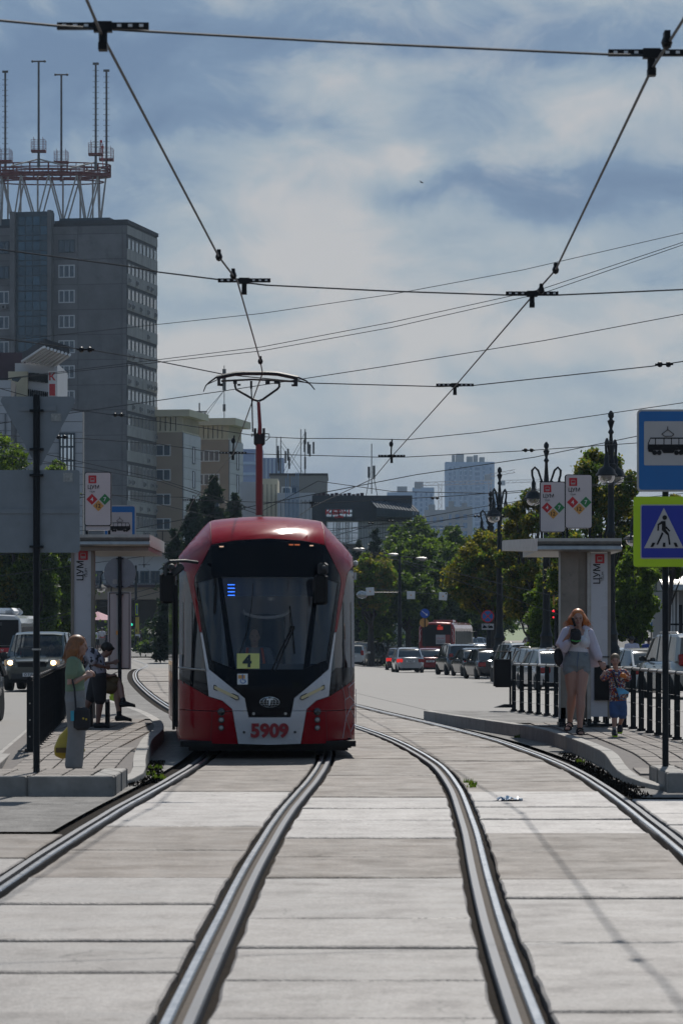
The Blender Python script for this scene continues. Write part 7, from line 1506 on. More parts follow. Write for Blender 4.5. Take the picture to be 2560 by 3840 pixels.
def printmat(name, cols, scale):
    m = bpy.data.materials.new(name); m.use_nodes = True; t = m.node_tree; b = t.nodes['Principled BSDF']; b.inputs['Roughness'].default_value = .8
    v = t.nodes.new('ShaderNodeTexVoronoi'); v.inputs['Scale'].default_value = scale; tcn = t.nodes.new('ShaderNodeTexCoord'); t.links.new(tcn.outputs['Object'], v.inputs['Vector'])
    s_ = t.nodes.new('ShaderNodeSeparateColor'); t.links.new(v.outputs['Color'], s_.inputs[0]); r = t.nodes.new('ShaderNodeValToRGB'); ramp(r, [(i/len(cols), c) for i, c in enumerate(cols)], 'CONSTANT'); t.links.new(s_.outputs[0], r.inputs[0]); t.links.new(r.outputs[0], b.inputs['Base Color']); return m
M['print'] = printmat('colourful_print', [(.25, .02, .02), (.03, .04, .15), (.30, .24, .2), (.08, .03, .02), (.45, .42, .38), (.35, .10, .02), (.02, .06, .18)], 48)
M['bwprint'] = printmat('black_white_print', [(.36, .36, .42), (.33, .33, .4), (.03, .03, .04), (.40, .40, .46)], 22)
def V(*a): return Vector(a)
def E(b, pts, rx, ry, lat=(1, 0, 0), n=12):
    pts = [Vector(p) for p in pts]; lat = Vector(lat); rows = []
    for i, p in enumerate(pts):
        d = (pts[min(i+1, len(pts)-1)]-pts[max(i-1, 0)]).normalized(); u = lat-d*lat.dot(d); u = u.normalized() if u.length > .05 else d.orthogonal().normalized(); w = d.cross(u); rows.append((p, u, w, rx[i], ry[i], d))
    p, u, w, a, c, d = rows[0]; rows.insert(0, (p-d*min(a, c)*.7, u, w, a*.6, c*.6, d)); p, u, w, a, c, d = rows[-1]; rows.append((p+d*min(a, c)*.7, u, w, a*.6, c*.6, d))
    vs = [p+u*a*math.cos(2*PI*k/n)+w*c*math.sin(2*PI*k/n) for p, u, w, a, c, d in rows for k in range(n)]
    m = len(rows); b.add(vs, [(i*n+k, i*n+(k+1) % n, (i+1)*n+(k+1) % n, (i+1)*n+k) for i in range(m-1) for k in range(n)]+[tuple(range(n-1, -1, -1)), tuple((m-1)*n+k for k in range(n))]); return b
def R_(b, pts, r, n=10): return E(b, pts, r, r, (0, 1, 0), n)
def remesh(name, b, vox, m, parent, it=5):
    me = b.mesh(name, m); o = bpy.data.objects.new('tmp', me); C.objects.link(o)
    md = o.modifiers.new('r', 'REMESH'); md.mode = 'VOXEL'; md.voxel_size = vox; md.use_smooth_shade = True
    ms = o.modifiers.new('s', 'SMOOTH'); ms.iterations = it; ms.factor = .5
    dg = bpy.context.evaluated_depsgraph_get(); me2 = bpy.data.meshes.new_from_object(o.evaluated_get(dg)); bpy.data.objects.remove(o)
    me2.materials.clear(); me2.materials.append(m); me2.name = name; o = bpy.data.objects.new(name, me2); link(o, parent); return o
def hand(b, w, d, up, s, curl=.6, side=1):
    w = Vector(w); d = Vector(d).normalized(); up = Vector(up); up = (up-d*up.dot(d)).normalized(); lat = d.cross(up)*side
    E(b, [w-d*.02*s, w+d*.02*s, w+d*.055*s, w+d*.082*s], [.026*s, .034*s, .040*s, .038*s], [.019*s, .017*s, .016*s, .013*s], lat, 10)
    for i, (o, L_) in enumerate(((-.030, .058), (-.010, .068), (.010, .064), (.029, .050))):
        p = w+d*.078*s+lat*o*s; q = p+(d*math.cos(curl*.6)-up*math.sin(curl*.6))*L_*.5*s; r = q+(d*math.cos(curl*1.5)-up*math.sin(curl*1.5))*L_*.5*s
        R_(b, [p-d*.02*s, p, q, r], [.0095*s, .0095*s, .0085*s, .0072*s], 7)
    p = w+d*.02*s-lat*.03*s; R_(b, [p, p+(d*.6-lat*.6)*.04*s, p+(d*.95-lat*.35-up*.3)*.068*s], [.012*s, .011*s, .008*s], 7)
def head(b, c, s, f=(0, -1, 0), lat=(1, 0, 0)):
    c = Vector(c); f = Vector(f).normalized(); lat = Vector(lat).normalized(); up = lat.cross(f) if lat.cross(f).z > 0 else f.cross(lat)
    m = Matrix((lat, -f, up)).transposed().to_4x4()
    b.ell(c+up*.02*s, .074*s, .092*s, .098*s, 16, 10, m); b.ell(c-up*.045*s+f*.018*s, .056*s, .068*s, .070*s, 14, 8, m); b.ell(c-up*.095*s+f*.060*s, .028*s, .022*s, .022*s, 10, 6, m)
    b.ell(c-up*.02*s+f*.093*s, .011*s, .019*s, .022*s, 8, 6, m); b.ell(c+up*.015*s+f*.088*s, .045*s, .012*s, .012*s, 8, 6, m); b.ell(c-up*.062*s+f*.080*s, .024*s, .010*s, .010*s, 8, 6, m)
    for e in (-1, 1): b.ell(c-up*.012*s+lat*e*.076*s, .009*s, .018*s, .028*s, 8, 6, m); b.ell(c-up*.025*s+lat*e*.038*s+f*.06*s, .025*s, .022*s, .025*s, 8, 6, m)
    return m
def face(t, c, s, m, lip=True):
    c = Vector(c); lat, f, up = Vector((m[0][0], m[1][0], m[2][0])), -Vector((m[0][1], m[1][1], m[2][1])), Vector((m[0][2], m[1][2], m[2][2]))
    for e in (-1, 1):
        MB().ell(c+up*.000*s+lat*e*.030*s+f*.086*s, .014*s, .006*s, .006*s, 8, 5, m).build('eye', M['darkcl'], t); MB().ell(c+up*.020*s+lat*e*.032*s+f*.091*s, .018*s, .004*s, .004*s, 8, 5, m).build('eyebrow', M['hairdark'], t)
    MB().ell(c-up*.058*s+f*.091*s, .022*s, .005*s, .007*s, 8, 5, m).build('lips', mat('lips', (.22, .05, .045), .4), t)
def body(t, J, s=1.0, vox=.010, skin='skin', hands=True, f=(0, -1, 0), lat=(1, 0, 0), fat=1.0, feet=True, facef=None, facelat=None, child=False):
    b = MB(); lat = Vector(lat); k = s*fat
    hs = s*(1.18 if child else 1.0)
    E(b, [J['pelvis'], J['waist'], J['chest'], J['neck']-V(0, 0, .05*s), J['neck']], [.155*k, .120*k, .145*k, .12*k, .052*s], [.10*k, .085*k, .10*k, .07*k, .05*s], lat, 16)
    E(b, [J['neck']-V(0, 0, .02*s), J['head']-V(0, 0, .05*hs)], [.052*s, .050*s], [.052*s, .052*s], lat, 10)
    m = head(b, J['head'], hs, facef or f, facelat or lat)
    for q in 'RL':
        S_, e, w, h = J['s'+q], J['e'+q], J['w'+q], J['h'+q]; tl = J['neck']-V(0, 0, .03*s)
        R_(b, [tl.lerp(S_, .4), S_, S_.lerp(e, .35), e, e.lerp(w, .35), w], [.045*s, .052*s, .045*s, .036*s, .036*s, .024*s])
        if hands: hand(b, w, h-w, J.get('up'+q, V(0, -1, .2)), s, J.get('curl'+q, .7), 1 if q == 'L' else -1)
        else: E(b, [w, w.lerp(h, .6), h], [.03*s, .035*s, .02*s], [.018*s]*3, lat)
        p, kn, a, to = J['p'+q], J['k'+q], J['a'+q], J['t'+q]
        R_(b, [p, p.lerp(kn, .35), kn, kn.lerp(a, .3), a.lerp(kn, .25), a], [.092*k, .084*k, .056*s*fat, .060*s*fat, .042*s, .036*s], 12)
        d = (to-a); d.z = 0; d.normalize()
        E(b, [a-d*.035*s-V(0, 0, .045*s), a+d*.05*s-V(0, 0, .045*s), to], [.032*s, .040*s, .034*s], [.034*s, .030*s, .016*s], (d.y, -d.x, 0), 10)
        if q == 'R': pass
    remesh('body', b, vox, M[skin], t, 4); return m
def shoes(t, J, s, m, sole=None, h=.05):
    for q in 'RL':
        a, to = J['a'+q], J['t'+q]; d = (to-a); d.z = 0; d.normalize(); b = MB(); b2 = MB(); dz = to-a
        sl = V(0, 0, min(0, 0))
        E(b, [a-d*.045*s-V(0, 0, .045*s), a+d*.03*s-V(0, 0, .035*s), a.lerp(to, .7)+V(0, 0, -.01*s), to+d*.02*s], [.040*s, .046*s, .048*s, .036*s], [.045*s, .048*s, .034*s, .024*s], (d.y, -d.x, 0), 12)
        o = remesh('shoe', b, .009*s, M[m], t, 3)
        if sole: E(b2, [a-d*.05*s-V(0, 0, .085*s), a.lerp(to, .6)-V(0, 0, .035*s), to+d*.03*s-V(0, 0, .022*s)], [.040*s, .046*s, .036*s], [.012*s]*3, (d.y, -d.x, 0), 10); b2.build('sole', M[sole], o)
def torso(b, J, s, top=1.0, g=.018, lat=(1, 0, 0), low=0.0, fat=1.0):
    k = s*fat; pts = [J['pelvis']+V(0, 0, low), J['waist'], J['chest'], J['neck']-V(0, 0, .055*s)]
    E(b, pts, [.158*k+g, .132*k+g, .150*k+g, .12*k+g], [.105*k+g, .095*k+g, .105*k+g, .065*k+g], lat, 18)
def sleeve(b, J, q, s, f_=.55, g=.016, r0=.056, r1=.052):
    S_, e, w = J['s'+q], J['e'+q], J['w'+q]; tl = J['neck']-V(0, 0, .04*s)
    if f_ <= 1: R_(b, [tl.lerp(S_, .5), S_, S_.lerp(e, f_)], [.05*s+g, r0*s+g, r1*s+g])
    else: R_(b, [tl.lerp(S_, .5), S_, e, e.lerp(w, f_-1)], [.05*s+g, r0*s+g, r1*s+g, r1*s+g*.7])
def legs(b, J, s, f_, g=.02, r=(.098, .09, .075), fat=1.0, hip=True):
    if hip: E(b, [J['pelvis']+V(0, 0, .11*s), J['pelvis'], J['pelvis']-V(0, 0, .05*s)], [.140*s*fat+g, .160*s*fat+g, .160*s*fat+g], [.095*s*fat+g, .108*s*fat+g, .1*s*fat+g], J.get('lat', (1, 0, 0)), 16)
    for q in 'RL':
        p, kn, a = J['p'+q], J['k'+q], J['a'+q]
        pts = [p, p.lerp(kn, min(1, f_)*.5), p.lerp(kn, min(1, f_))]; rr = [r[0]*s+g, r[1]*s+g, r[2]*s+g]
        if f_ > 1: pts += [kn.lerp(a, (f_-1)*.6), kn.lerp(a, f_-1)]; rr += [r[2]*s+g]*2
        R_(b, pts, rr, 14)
def person(label, loc, rz, group=None): return thing('person', label, 'person', loc, rz, group)
def stand(h=1.70, arms='down', stride=0.0):
    k = h/1.70; J = dict(pelvis=V(0, 0, .93), waist=V(0, .005, 1.08), chest=V(0, 0, 1.26), neck=V(0, .015, 1.43), head=V(0, -.01, 1.585), sR=V(-.17, .01, 1.385), sL=V(.17, .01, 1.385), eR=V(-.22, .03, 1.11), eL=V(.22, .03, 1.11), wR=V(-.23, -.05, .88), wL=V(.23, -.05, .88), hR=V(-.23, -.08, .76), hL=V(.23, -.08, .76),
         pR=V(-.085, 0, .90), pL=V(.085, 0, .90), kR=V(-.09, -.02-stride*.5, .50), kL=V(.09, -.02+stride*.3, .50), aR=V(-.09, .02-stride, .085), aL=V(.09, .02+stride, .085+abs(stride)*.25), tR=V(-.10, -.14-stride, .03), tL=V(.10, -.14+stride, .03+abs(stride)*.0))
    return {a: v*k for a, v in J.items()}
# --- woman on the phone and boy, right platform ---
s = 249.0; u5 = 1/(4.277*s); q5 = lambda u, v, y=0: V((u-490)*u5, y, (2180-v)*u5); D = F/s; k = 1.10
t = person('woman with orange hair in denim shorts, phoning while holding a boy by the hand', ((2050+490/4.277-CX)/s, D, .2), 0)
J = dict(pelvis=q5(470, 1060), waist=q5(495, 860), chest=q5(505, 680), neck=q5(500, 505), head=q5(492, 318, -.02), sR=q5(330, 520), sL=q5(655, 530), eR=q5(225, 770, -.06), wR=q5(350, 560, -.20), hR=q5(405, 420, -.16), eL=q5(755, 790, .05), wL=q5(845, 1020, -.02), hL=q5(925, 1135, -.04),
         pR=q5(385, 1130), pL=q5(560, 1130), kR=q5(395, 1560, -.02), kL=q5(530, 1570, -.12), aR=q5(372, 1985, .12), tR=q5(318, 2095, -.02), aL=q5(508, 2075, -.20), tL=q5(515, 2150, -.36), upR=V(.6, -.6, .3), curlR=1.1, upL=V(.3, -1, 0), curlL=1.0)
m = body(t, J, k, .0085, fat=1.08); face(t, J['head'], k, m)
b = MB(); E(b, [q5(485, 880), q5(495, 780), q5(505, 690), q5(505, 610)], [.165, .155, .182, .185], [.115, .11, .118, .10], n=18); R_(b, [q5(385, 480, .03), q5(378, 520, -.03), q5(390, 620, -.06)], [.03, .034, .04]); R_(b, [q5(620, 478, .03), q5(628, 520, -.03), q5(612, 620, -.06)], [.03, .034, .04]); b.ell(q5(440, 700, -.075), .075, .07, .08).ell(q5(570, 700, -.075), .075, .07, .08); remesh('tank_top', b, .010, M['whitecl'], t)
b = MB(); E(b, [q5(495, 850), q5(480, 950), q5(472, 1080)], [.165, .195, .215], [.115, .135, .14], n=18); R_(b, [q5(372, 1080), q5(365, 1172)], [.112, .113], 14); R_(b, [q5(575, 1080), q5(582, 1172)], [.112, .113], 14); o = remesh('denim_shorts', b, .010, M['denim'], t)
MB().tube([q5(495, 858, -.125), q5(475, 1000, -.15), q5(470, 1130, -.15)], .004, 4).tube([q5(330, 862, -.09), q5(365, 905, -.125), q5(325, 925, -.12)], .004, 4).tube([q5(640, 862, -.08), q5(590, 900, -.125), q5(630, 915, -.11)], .004, 4).build('seam', M['jean'], o)
b = MB(); R_(b, [q5(400, 470, .03), q5(320, 520, .02), q5(215, 760, -.04), q5(262, 800, -.08), q5(320, 700, -.15)], [.055, .085, .092, .085, .062]); E(b, [q5(330, 520, .05), q5(300, 800, .08), q5(270, 1080, .08)], [.07, .09, .07], [.05, .06, .04]); remesh('open_shirt_side', b, .012, M['lilac'], t)
b = MB(); R_(b, [q5(600, 470, .03), q5(665, 540, .02), q5(745, 760, .04), q5(815, 940, .0)], [.055, .082, .085, .075]); E(b, [q5(700, 560, .06), q5(745, 800, .10), q5(765, 960, .10), q5(770, 1080, .10)], [.06, .105, .11, .095], [.04, .06, .05, .03]); remesh('open_shirt_side', b, .012, M['lilac'], t)
b = MB(); c = J['head']
b.ell(c+V(0, .025, .062), .100, .112, .092, 16, 10)
rr = random.Random(9)
for sg, xe, ye in ((-1, 330, 430), (1, 690, 440)):
    for i in range(9): f_ = i/8; xx = (xe-490)*u5; R_(b, [c+V(sg*(.04+.03*f_), -.02+.06*f_, .10-.02*f_), c+V(sg*(.098+.02*f_), -.02+.09*f_, .0), V(xx*(.45+.55*f_), c.y+.02+.08*f_, q5(0, ye-10*rr.random()).z+.03*rr.random())], [.028, .032, .020], 8)
for i in range(5): R_(b, [c+V(-.06+.03*i, .09, .05), c+V(-.08+.04*i, .10, -.12)], [.04, .035], 8)
b2 = MB()
for i in range(46):
    sg = rr.choice((-1, 1)); x1 = sg*(.10+.12*rr.random()); z1 = -.16+.1*rr.random(); b2.tube([c+V(sg*.09, .02+.06*rr.random(), .04-.1*rr.random()), c+V(x1*.8, .05, z1*.4), c+V(x1+sg*.02, .04*rr.random(), z1)], [.004, .003, .001], 4)
o = remesh('hair', b, .010, M['hairorange'], t, 3); w = b2.build('loose_strands', M['hairorange'], o); w['kind'] = 'stuff'
MB().cbox(q5(415, 372, -.14), .035, .02, .14, Matrix.Rotation(-.35, 4, 'Y'), ch=.004).build('phone', M['black'], t)
t2 = thing('cap', 'black cap with a green stripe dangling from the phoning hand of the woman', 'cap', wloc(t)+q5(440, 610, -.24)); b = MB(); b.ell((0, 0, 0), .085, .06, .125, 16, 10, Matrix.Rotation(.25, 4, 'Y')); E(b, [V(-.02, -.0, .05), V(-.03, -.05, .12)], [.07, .05], [.015, .01]); remesh('crown', b, .008, M['darkcl'], t2); MB().tube([(-.07, -.045, -.05), (.0, -.066, -.07), (.07, -.045, -.06)], .008, 5).build('green_stripe', mat('cap_stripe', (.05, .35, .06), .6), t2)
t2 = thing('backpack', 'dark bag slung behind the right hip of the phoning woman', 'bag', wloc(t)+q5(205, 935, .12)); b = MB(); b.ell((0, 0, 0), .088, .11, .155, 16, 10, Matrix.Rotation(-.1, 4, 'Y')); remesh('bag_body', b, .012, M['darkcl'], t2); MB().tube([(.06, 0, .1), (.12, .05, .3), (.12, .06, .5)], .012, 6).build('strap', M['darkcl'], t2)
for q in 'RL':
    a, to = J['a'+q], J['t'+q]; d = (to-a); dd = Vector((d.x, d.y, 0)).normalized(); b = MB(); low = V(0, 0, -.032)
    E(b, [a-dd*.05-V(0, 0, .085), a.lerp(to, .55)-V(0, 0, .06)*.9, to+dd*.02-V(0, 0, .022)], [.042, .05, .045], [.012, .012, .010], (dd.y, -dd.x, 0)); o = b.build('sandal', M['black'], t, smooth=True)
    l2 = Vector((dd.y, -dd.x, 0))
    for f_, hh in ((.18, .045), (.72, .028)): p = a.lerp(to, f_)-V(0, 0, .03*(1-f_)); MB().tube([p-l2*.052-V(0, 0, .03), p-l2*.042+V(0, 0, hh*.5), p+V(0, 0, hh), p+l2*.042+V(0, 0, hh*.5), p+l2*.052-V(0, 0, .03)], .014, 6).build('sandal_strap', M['black'], o)
    MB().tube([a-l2*.04+V(0, 0, .01), a-dd*.04+V(0, 0, .015), a+l2*.04+V(0, 0, .01), a+dd*.045, a-l2*.04+V(0, 0, .01)], .011, 6).build('ankle_strap', M['black'], o)
MB().tube([J['wL']+V(.03*math.cos(a_), .03*math.sin(a_), .01) for a_ in [2*PI*i/10 for i in range(11)]], .007, 5).build('bracelet', M['steel'], t)
# boy
s = 253.0; u6 = 1/(4.277*s); q6 = lambda u, v, y=0: V((u-1100)*u6, y, (2185-v)*u6)
t = person('small boy in colourful print T-shirt and denim shorts, hand in hand with the woman', ((2050+1100/4.277-CX)/s, F/s, .2), 0)
J = dict(pelvis=q6(1135, 1650), waist=q6(1125, 1490), chest=q6(1120, 1300), neck=q6(1110, 1125), head=q6(1088, 975, -.02), sR=q6(1000, 1165), sL=q6(1225, 1165), eR=q6(868, 1275, -.03), wR=q6(885, 1200, -.07), hR=q6(935, 1130, -.06), eL=q6(1315, 1280, -.05), wL=q6(1260, 1215, -.15), hL=q6(1190, 1195, -.19),
         pR=q6(1070, 1690), pL=q6(1200, 1690), kR=q6(1075, 1840, -.03), kL=q6(1205, 1850, .0), aR=q6(1070, 2085, -.05), tR=q6(1072, 2160, -.17), aL=q6(1175, 2010, .10), tL=q6(1165, 2110, .0), upR=V(0, -1, 0), curlR=1.0, upL=V(0, -.6, .8), curlL=1.1)
kb = .70; m = body(t, J, kb, .008, child=True, fat=.98); face(t, J['head'], kb*1.15, m)
b = MB(); torso(b, J, kb, g=.022, low=.04); sleeve(b, J, 'R', kb, .75, .026); sleeve(b, J, 'L', kb, .75, .026); o = remesh('print_tshirt', b, .009, M['print'], t); MB().tube([J['neck']+V(.045*math.cos(a_), .04*math.sin(a_)-.0, -.025) for a_ in [2*PI*i/14 for i in range(15)]], .010, 6).build('red_collar', M['signred'], o)
b = MB(); J['lat'] = (1, 0, 0); legs(b, J, kb, 1.0, .018, (.085, .082, .08)); remesh('denim_shorts', b, .009, M['jean'], t)
b = MB(); b.ell(J['head']+V(0, .012, .040), .086*kb*1.2, .100*kb*1.2, .088*kb*1.2, 16, 10); remesh('hair', b, .007, M['hairfair'], t)
shoes(t, J, .98, 'darkcl', 'lime')
for q in 'RL': E_ = MB(); R_(E_, [J['a'+q]+V(0, 0, .03), J['a'+q]-V(0, 0, .02)], [.032, .032]).build('sock', M['greytr'], t)
t2 = thing('sling_bag', 'light blue sling bag worn across the chest of the small boy', 'bag', wloc(t)+q6(1190, 1480, -.12)); b = MB(); b.plate([(-.09, .07), (.03, .05), (.10, .0), (.09, -.07), (.02, -.11), (-.04, -.08)], -.03, .03); MB().plate([(-.04, -.03), (.09, -.02), (.085, -.065), (.02, -.10), (-.03, -.075)], -.034, -.030).build('printed_panel', M['print'], t2); remesh('bag_body', b, .006, mat('sling_bag_blue', (.10, .32, .52), .6, 0, .4, 12), t2); MB().tube([(-.06, .01, .03), q6(1075, 1260, -.11)-q6(1190, 1480, -.12), q6(1035, 1140, -.05)-q6(1190, 1480, -.12), q6(1040, 1120, .03)-q6(1190, 1480, -.12)], .012, 6).build('strap', M['darkcl'], t2)
t2 = thing('orange_toy', 'orange toy clutched in the left hand of the boy', 'toy', wloc(t)+q6(1195, 1205, -.22)); b = MB(); b.ell((0, 0, 0), .05, .03, .04, 10, 6).ell((.03, 0, -.02), .03, .03, .03, 8, 6); remesh('toy_body', b, .008, mat('toy_orange', (.55, .16, .02), .5), t2)
# --- ginger woman in green ---
D = 41.3; sx = (283-CX)*D/F; t = person('woman with ginger hair in green T-shirt and wide grey trousers, seen in profile', (sx, D, zpl(D)-.01), PI/2); k = .97
J = {a: v*k for a, v in stand(1.70).items()}
J.update(sR=V(-.16, .02, 1.345), eR=V(-.21, .05, 1.07), wR=V(-.09, -.13, 1.17), hR=V(-.02, -.20, 1.24), sL=V(.16, .02, 1.345), eL=V(.19, -.02, 1.08), wL=V(.10, -.16, 1.17), hL=V(.03, -.22, 1.24), head=V(0, -.045, 1.525), neck=V(0, .01, 1.385), upR=V(0, -.6, .8), upL=V(0, -.6, .8), curlR=1.4, curlL=1.4)
m = body(t, J, k, .0085); face(t, J['head'], k, m)
b = MB(); torso(b, J, k, g=.02, low=.1); sleeve(b, J, 'R', k, .62, .02); sleeve(b, J, 'L', k, .62, .02); remesh('green_tshirt', b, .010, M['green'], t)
b = MB(); legs(b, J, k, 1.97, .022, (.094, .088, .082)); remesh('wide_trousers', b, .011, M['greytr'], t); shoes(t, J, k, 'darkcl')
b = MB(); c = J['head']; b.ell(c+V(0, .028, .045), .096, .108, .092, 16, 10)
for i in range(16): a_ = -.3+2*PI*.62*i/15-PI*.12; dx, dy = math.cos(a_), math.sin(a_); R_(b, [c+V(dx*.07, .02+dy*.08, .05), c+V(dx*.10, .035+dy*.10, -.05), c+V(dx*.095, .045+dy*.105+.02*(i % 3 == 0), -.19+.04*(i % 2))], [.037, .040, .026], 8)
o = remesh('ginger_hair', b, .010, M['hairginger'], t, 3)
b2 = MB()
for i in range(70): a_ = random.uniform(-.8, 3.6); dx, dy = math.cos(a_), math.sin(a_); z0_ = random.uniform(-.15, .1); b2.tube([c+V(dx*.09, .03+dy*.10, z0_), c+V(dx*.115, .04+dy*.13, z0_-.07), c+V(dx*.11, .05+dy*.14+random.uniform(-.01, .03), -.2+random.uniform(-.03, .06))], [.004, .004, .001], 4)
w = b2.build('loose_strands', M['hairginger'], o); w['kind'] = 'stuff'
t2 = thing('shoulder_bag', 'black shoulder bag hanging at the hip of the woman in green', 'bag', (sx+.10, D-.27, zpl(D)+.66)); b = MB(); E(b, [V(-.0, 0, -.11), V(0, 0, 0), V(.0, 0, .10)], [.10, .105, .09], [.045, .05, .045], (1, 0, 0), 14); remesh('bag_body', b, .010, M['darkcl'], t2)
MB().tube([(-.07, 0, .10), (-.09, .02, .35), (-.13, .06, .50), (-.12, .12, .69), (-.08, .22, .76)], .012, 6).build('strap', M['darkcl'], t2); MB().box(-.13, -.09, -.06, -.03, -.03, .09).build('blue_tag', mat('tag_cyan', (.03, .3, .42), .5), t2); MB().ell((.02, -.055, .0), .012, .006, .012).ell((.055, -.052, -.01), .012, .006, .012).build('yellow_badge', M['yellowbag'], t2)
t2 = thing('plastic_bag', 'full yellow plastic carrier bag carried behind the woman in green', 'bag', (sx-.08, D+.22, zpl(D)+.18)); b = MB(); E(b, [V(.0, 0, .05), V(-.01, 0, .12), V(.0, 0, .22), V(.05, 0, .34), V(.10, 0, .46)], [.19, .185, .14, .085, .03], [.08, .10, .08, .05, .02], (1, 0, 0), 16); remesh('bag_body', b, .013, M['yellowbag'], t2)
MB().tube([(.10, 0, .5), (.14, -.02, .62), (.17, -.05, .76)], .012, 5).build('handle', M['yellowbag'], t2); MB().box(-.16, -.03, -.125, -.10, .06, .12).build('dark_print', M['khaki'], t2)
# --- standing youth in patterned shirt ---
D = 56.0; t = person('youth in patterned shirt and black shorts standing behind the woman in green', ((370-CX)*D/F, D, .2), math.radians(100)); k = 1.0
J = stand(1.58); J.update(waist=V(0, .03, 1.08), chest=V(0, .11, 1.16), neck=V(0, .20, 1.27), head=V(0, .29, 1.37), sR=V(-.17, .15, 1.25), sL=V(.17, .15, 1.25), eR=V(-.23, .10, 1.02), wR=V(-.12, -.10, .98), hR=V(-.05, -.20, 1.0), eL=V(.2, -.06, 1.02), wL=V(.1, -.24, 1.05), hL=V(.06, -.32, 1.08), kL=V(.09, .1, .5), aL=V(.09, .32, .14), tL=V(.10, .22, .03))
m = body(t, J, 1.0, .011, 'skin2'); b = MB(); torso(b, J, 1, g=.03, low=.02); sleeve(b, J, 'R', 1, .8, .022); sleeve(b, J, 'L', 1, .8, .022); remesh('patterned_shirt', b, .012, M['bwprint'], t)
b = MB(); legs(b, J, 1, 1.05, .025); remesh('black_shorts', b, .012, M['darkcl'], t); shoes(t, J, 1, 'darkcl', 'steel'); b = MB(); b.ell(J['head']+V(0, .02, .04), .088, .1, .09); remesh('dark_hair', b, .01, M['hairdark'], t)
t2 = thing('backpack', 'patterned backpack on the youth behind the woman in green', 'bag', wloc(t)+Matrix.Rotation(math.radians(100), 3, 'Z') @ V(0, .26, 1.12)); b = MB(); b.ell((0, 0, 0), .11, .12, .18, 14, 8); remesh('bag_body', b, .012, M['bwprint'], t2); MB().tube([(.0, -.1, .16), (.12, -.06, .18), (.2, -.05, .05), (.12, -.08, -.14)], .014, 5).build('strap', M['darkcl'], t2)
# --- seated youth with phone ---
s = 224.0; D = F/s; t = person('youth in white shirt and khaki shorts sitting cross-legged, looking at his phone', ((357-CX)/s, D, .2), 0); qs = lambda px, py, y=0: V((px-357)/s, y, H-(py-YH)/s-.2)
J = dict(pelvis=qs(360, 2560), waist=qs(357, 2525), chest=qs(364, 2490), neck=qs(377, 2462), head=qs(402, 2437), sR=qs(366, 2474, -.17), sL=qs(366, 2474, .17), eR=qs(382, 2532, -.20), wR=qs(414, 2535, -.06), hR=qs(432, 2529, -.02), eL=qs(384, 2530, .18), wL=qs(414, 2533, .06), hL=qs(432, 2528, .03),
         pR=qs(362, 2565, -.09), pL=qs(362, 2562, .09), kR=qs(436, 2586, -.06), kL=qs(446, 2553, .0), aR=qs(449, 2682, -.08), tR=qs(488, 2698, -.08), aL=qs(466, 2630, -.14), tL=qs(502, 2644, -.15), upR=V(0, 0, 1), upL=V(0, 0, 1), curlR=1.0, curlL=1.0, lat=(0, -1, 0))
FR = V(.80, 0, -.6); m = body(t, J, .98, .0095, lat=(0, -1, 0), f=(1, 0, 0), facef=FR, facelat=(0, -1, 0)); face(t, J['head'], .98, m)
b = MB(); torso(b, J, .98, g=.03, lat=(0, -1, 0), low=.0); sleeve(b, J, 'R', 1, .92, .026); sleeve(b, J, 'L', 1, .92, .026); remesh('white_shirt', b, .011, M['lilac'], t)
b = MB(); legs(b, J, .98, .86, .024); b.ell(qs(384, 2590), .09, .13, .09); remesh('khaki_shorts', b, .011, M['khaki'], t); shoes(t, J, 1.02, 'darkcl', 'steel')
b = MB(); up_ = V(.6, 0, .8); b.ell(J['head']+up_*.033-FR*.025, .108, .092, .095, 16, 10, Matrix.Rotation(.5, 4, 'Y')).ell(J['head']+up_*.075+FR*.06, .04, .05, .03, 10, 6); remesh('dark_hair', b, .009, M['hairdark'], t)
for q in 'RL': e = MB(); R_(e, [J['a'+q].lerp(J['k'+q], .14), J['a'+q]], [.043, .045]).build('sock', M['darkcl'], t)
MB().cbox(qs(437, 2522, .0), .12, .06, .012, Matrix.Rotation(-.4, 4, 'Y'), ch=.003).build('phone', M['black'], t); MB().tube([J['sR']+V(-.03, .05, .05), J['chest']+V(.09, -.09, 0), J['waist']+V(.0, -.12, 0)], .014, 5).build('strap', M['darkcl'], t)
# --- simple far figures ---
def walker(label, px, pyfeet, hpx, shirt, bottom, hair, rz=0, long=False, stride=.12, z=None, group='people walking far away', skirt=False, extra=None, Dm=None, hh=1.72):
    s = hpx/hh; D = F/s if Dm is None else Dm; zf = H-(pyfeet-YH)/s; k = hh/1.7; t = person(label, ((px-CX)*D/F, D, zf), rz, group); J = stand(hh, stride=stride); vx = .022
    J['eR'] += V(-.02, .06, 0); J['wR'] += V(0, -.06, .03); body(t, J, k, vx, 'skin2', hands=False)
    b = MB(); torso(b, J, k, g=.03); sleeve(b, J, 'R', k, .7 if not long else 1.9, .03); sleeve(b, J, 'L', k, .7 if not long else 1.9, .03); remesh('shirt', b, vx, M[shirt], t)
    b = MB()
    if skirt: E(b, [J['pelvis']+V(0, 0, .1), J['pelvis'], J['pelvis']-V(0, 0, .3)], [.15, .18, .24], [.12, .13, .18])
    else: legs(b, J, k, 1.0 if not long else 1.9, .025)
    remesh('skirt' if skirt else 'trousers', b, vx, M[bottom], t); b = MB(); b.ell(J['head']+V(0, .02, .035), .092, .11, .095)
    if skirt: R_(b, [J['head']+V(0, .08, 0), J['head']+V(0, .1, -.2)], [.07, .05])
    remesh('hair', b, vx*.8, M[hair], t); shoes(t, J, k, 'darkcl')
    return t, J
GW = 'people crossing behind the left shelter'
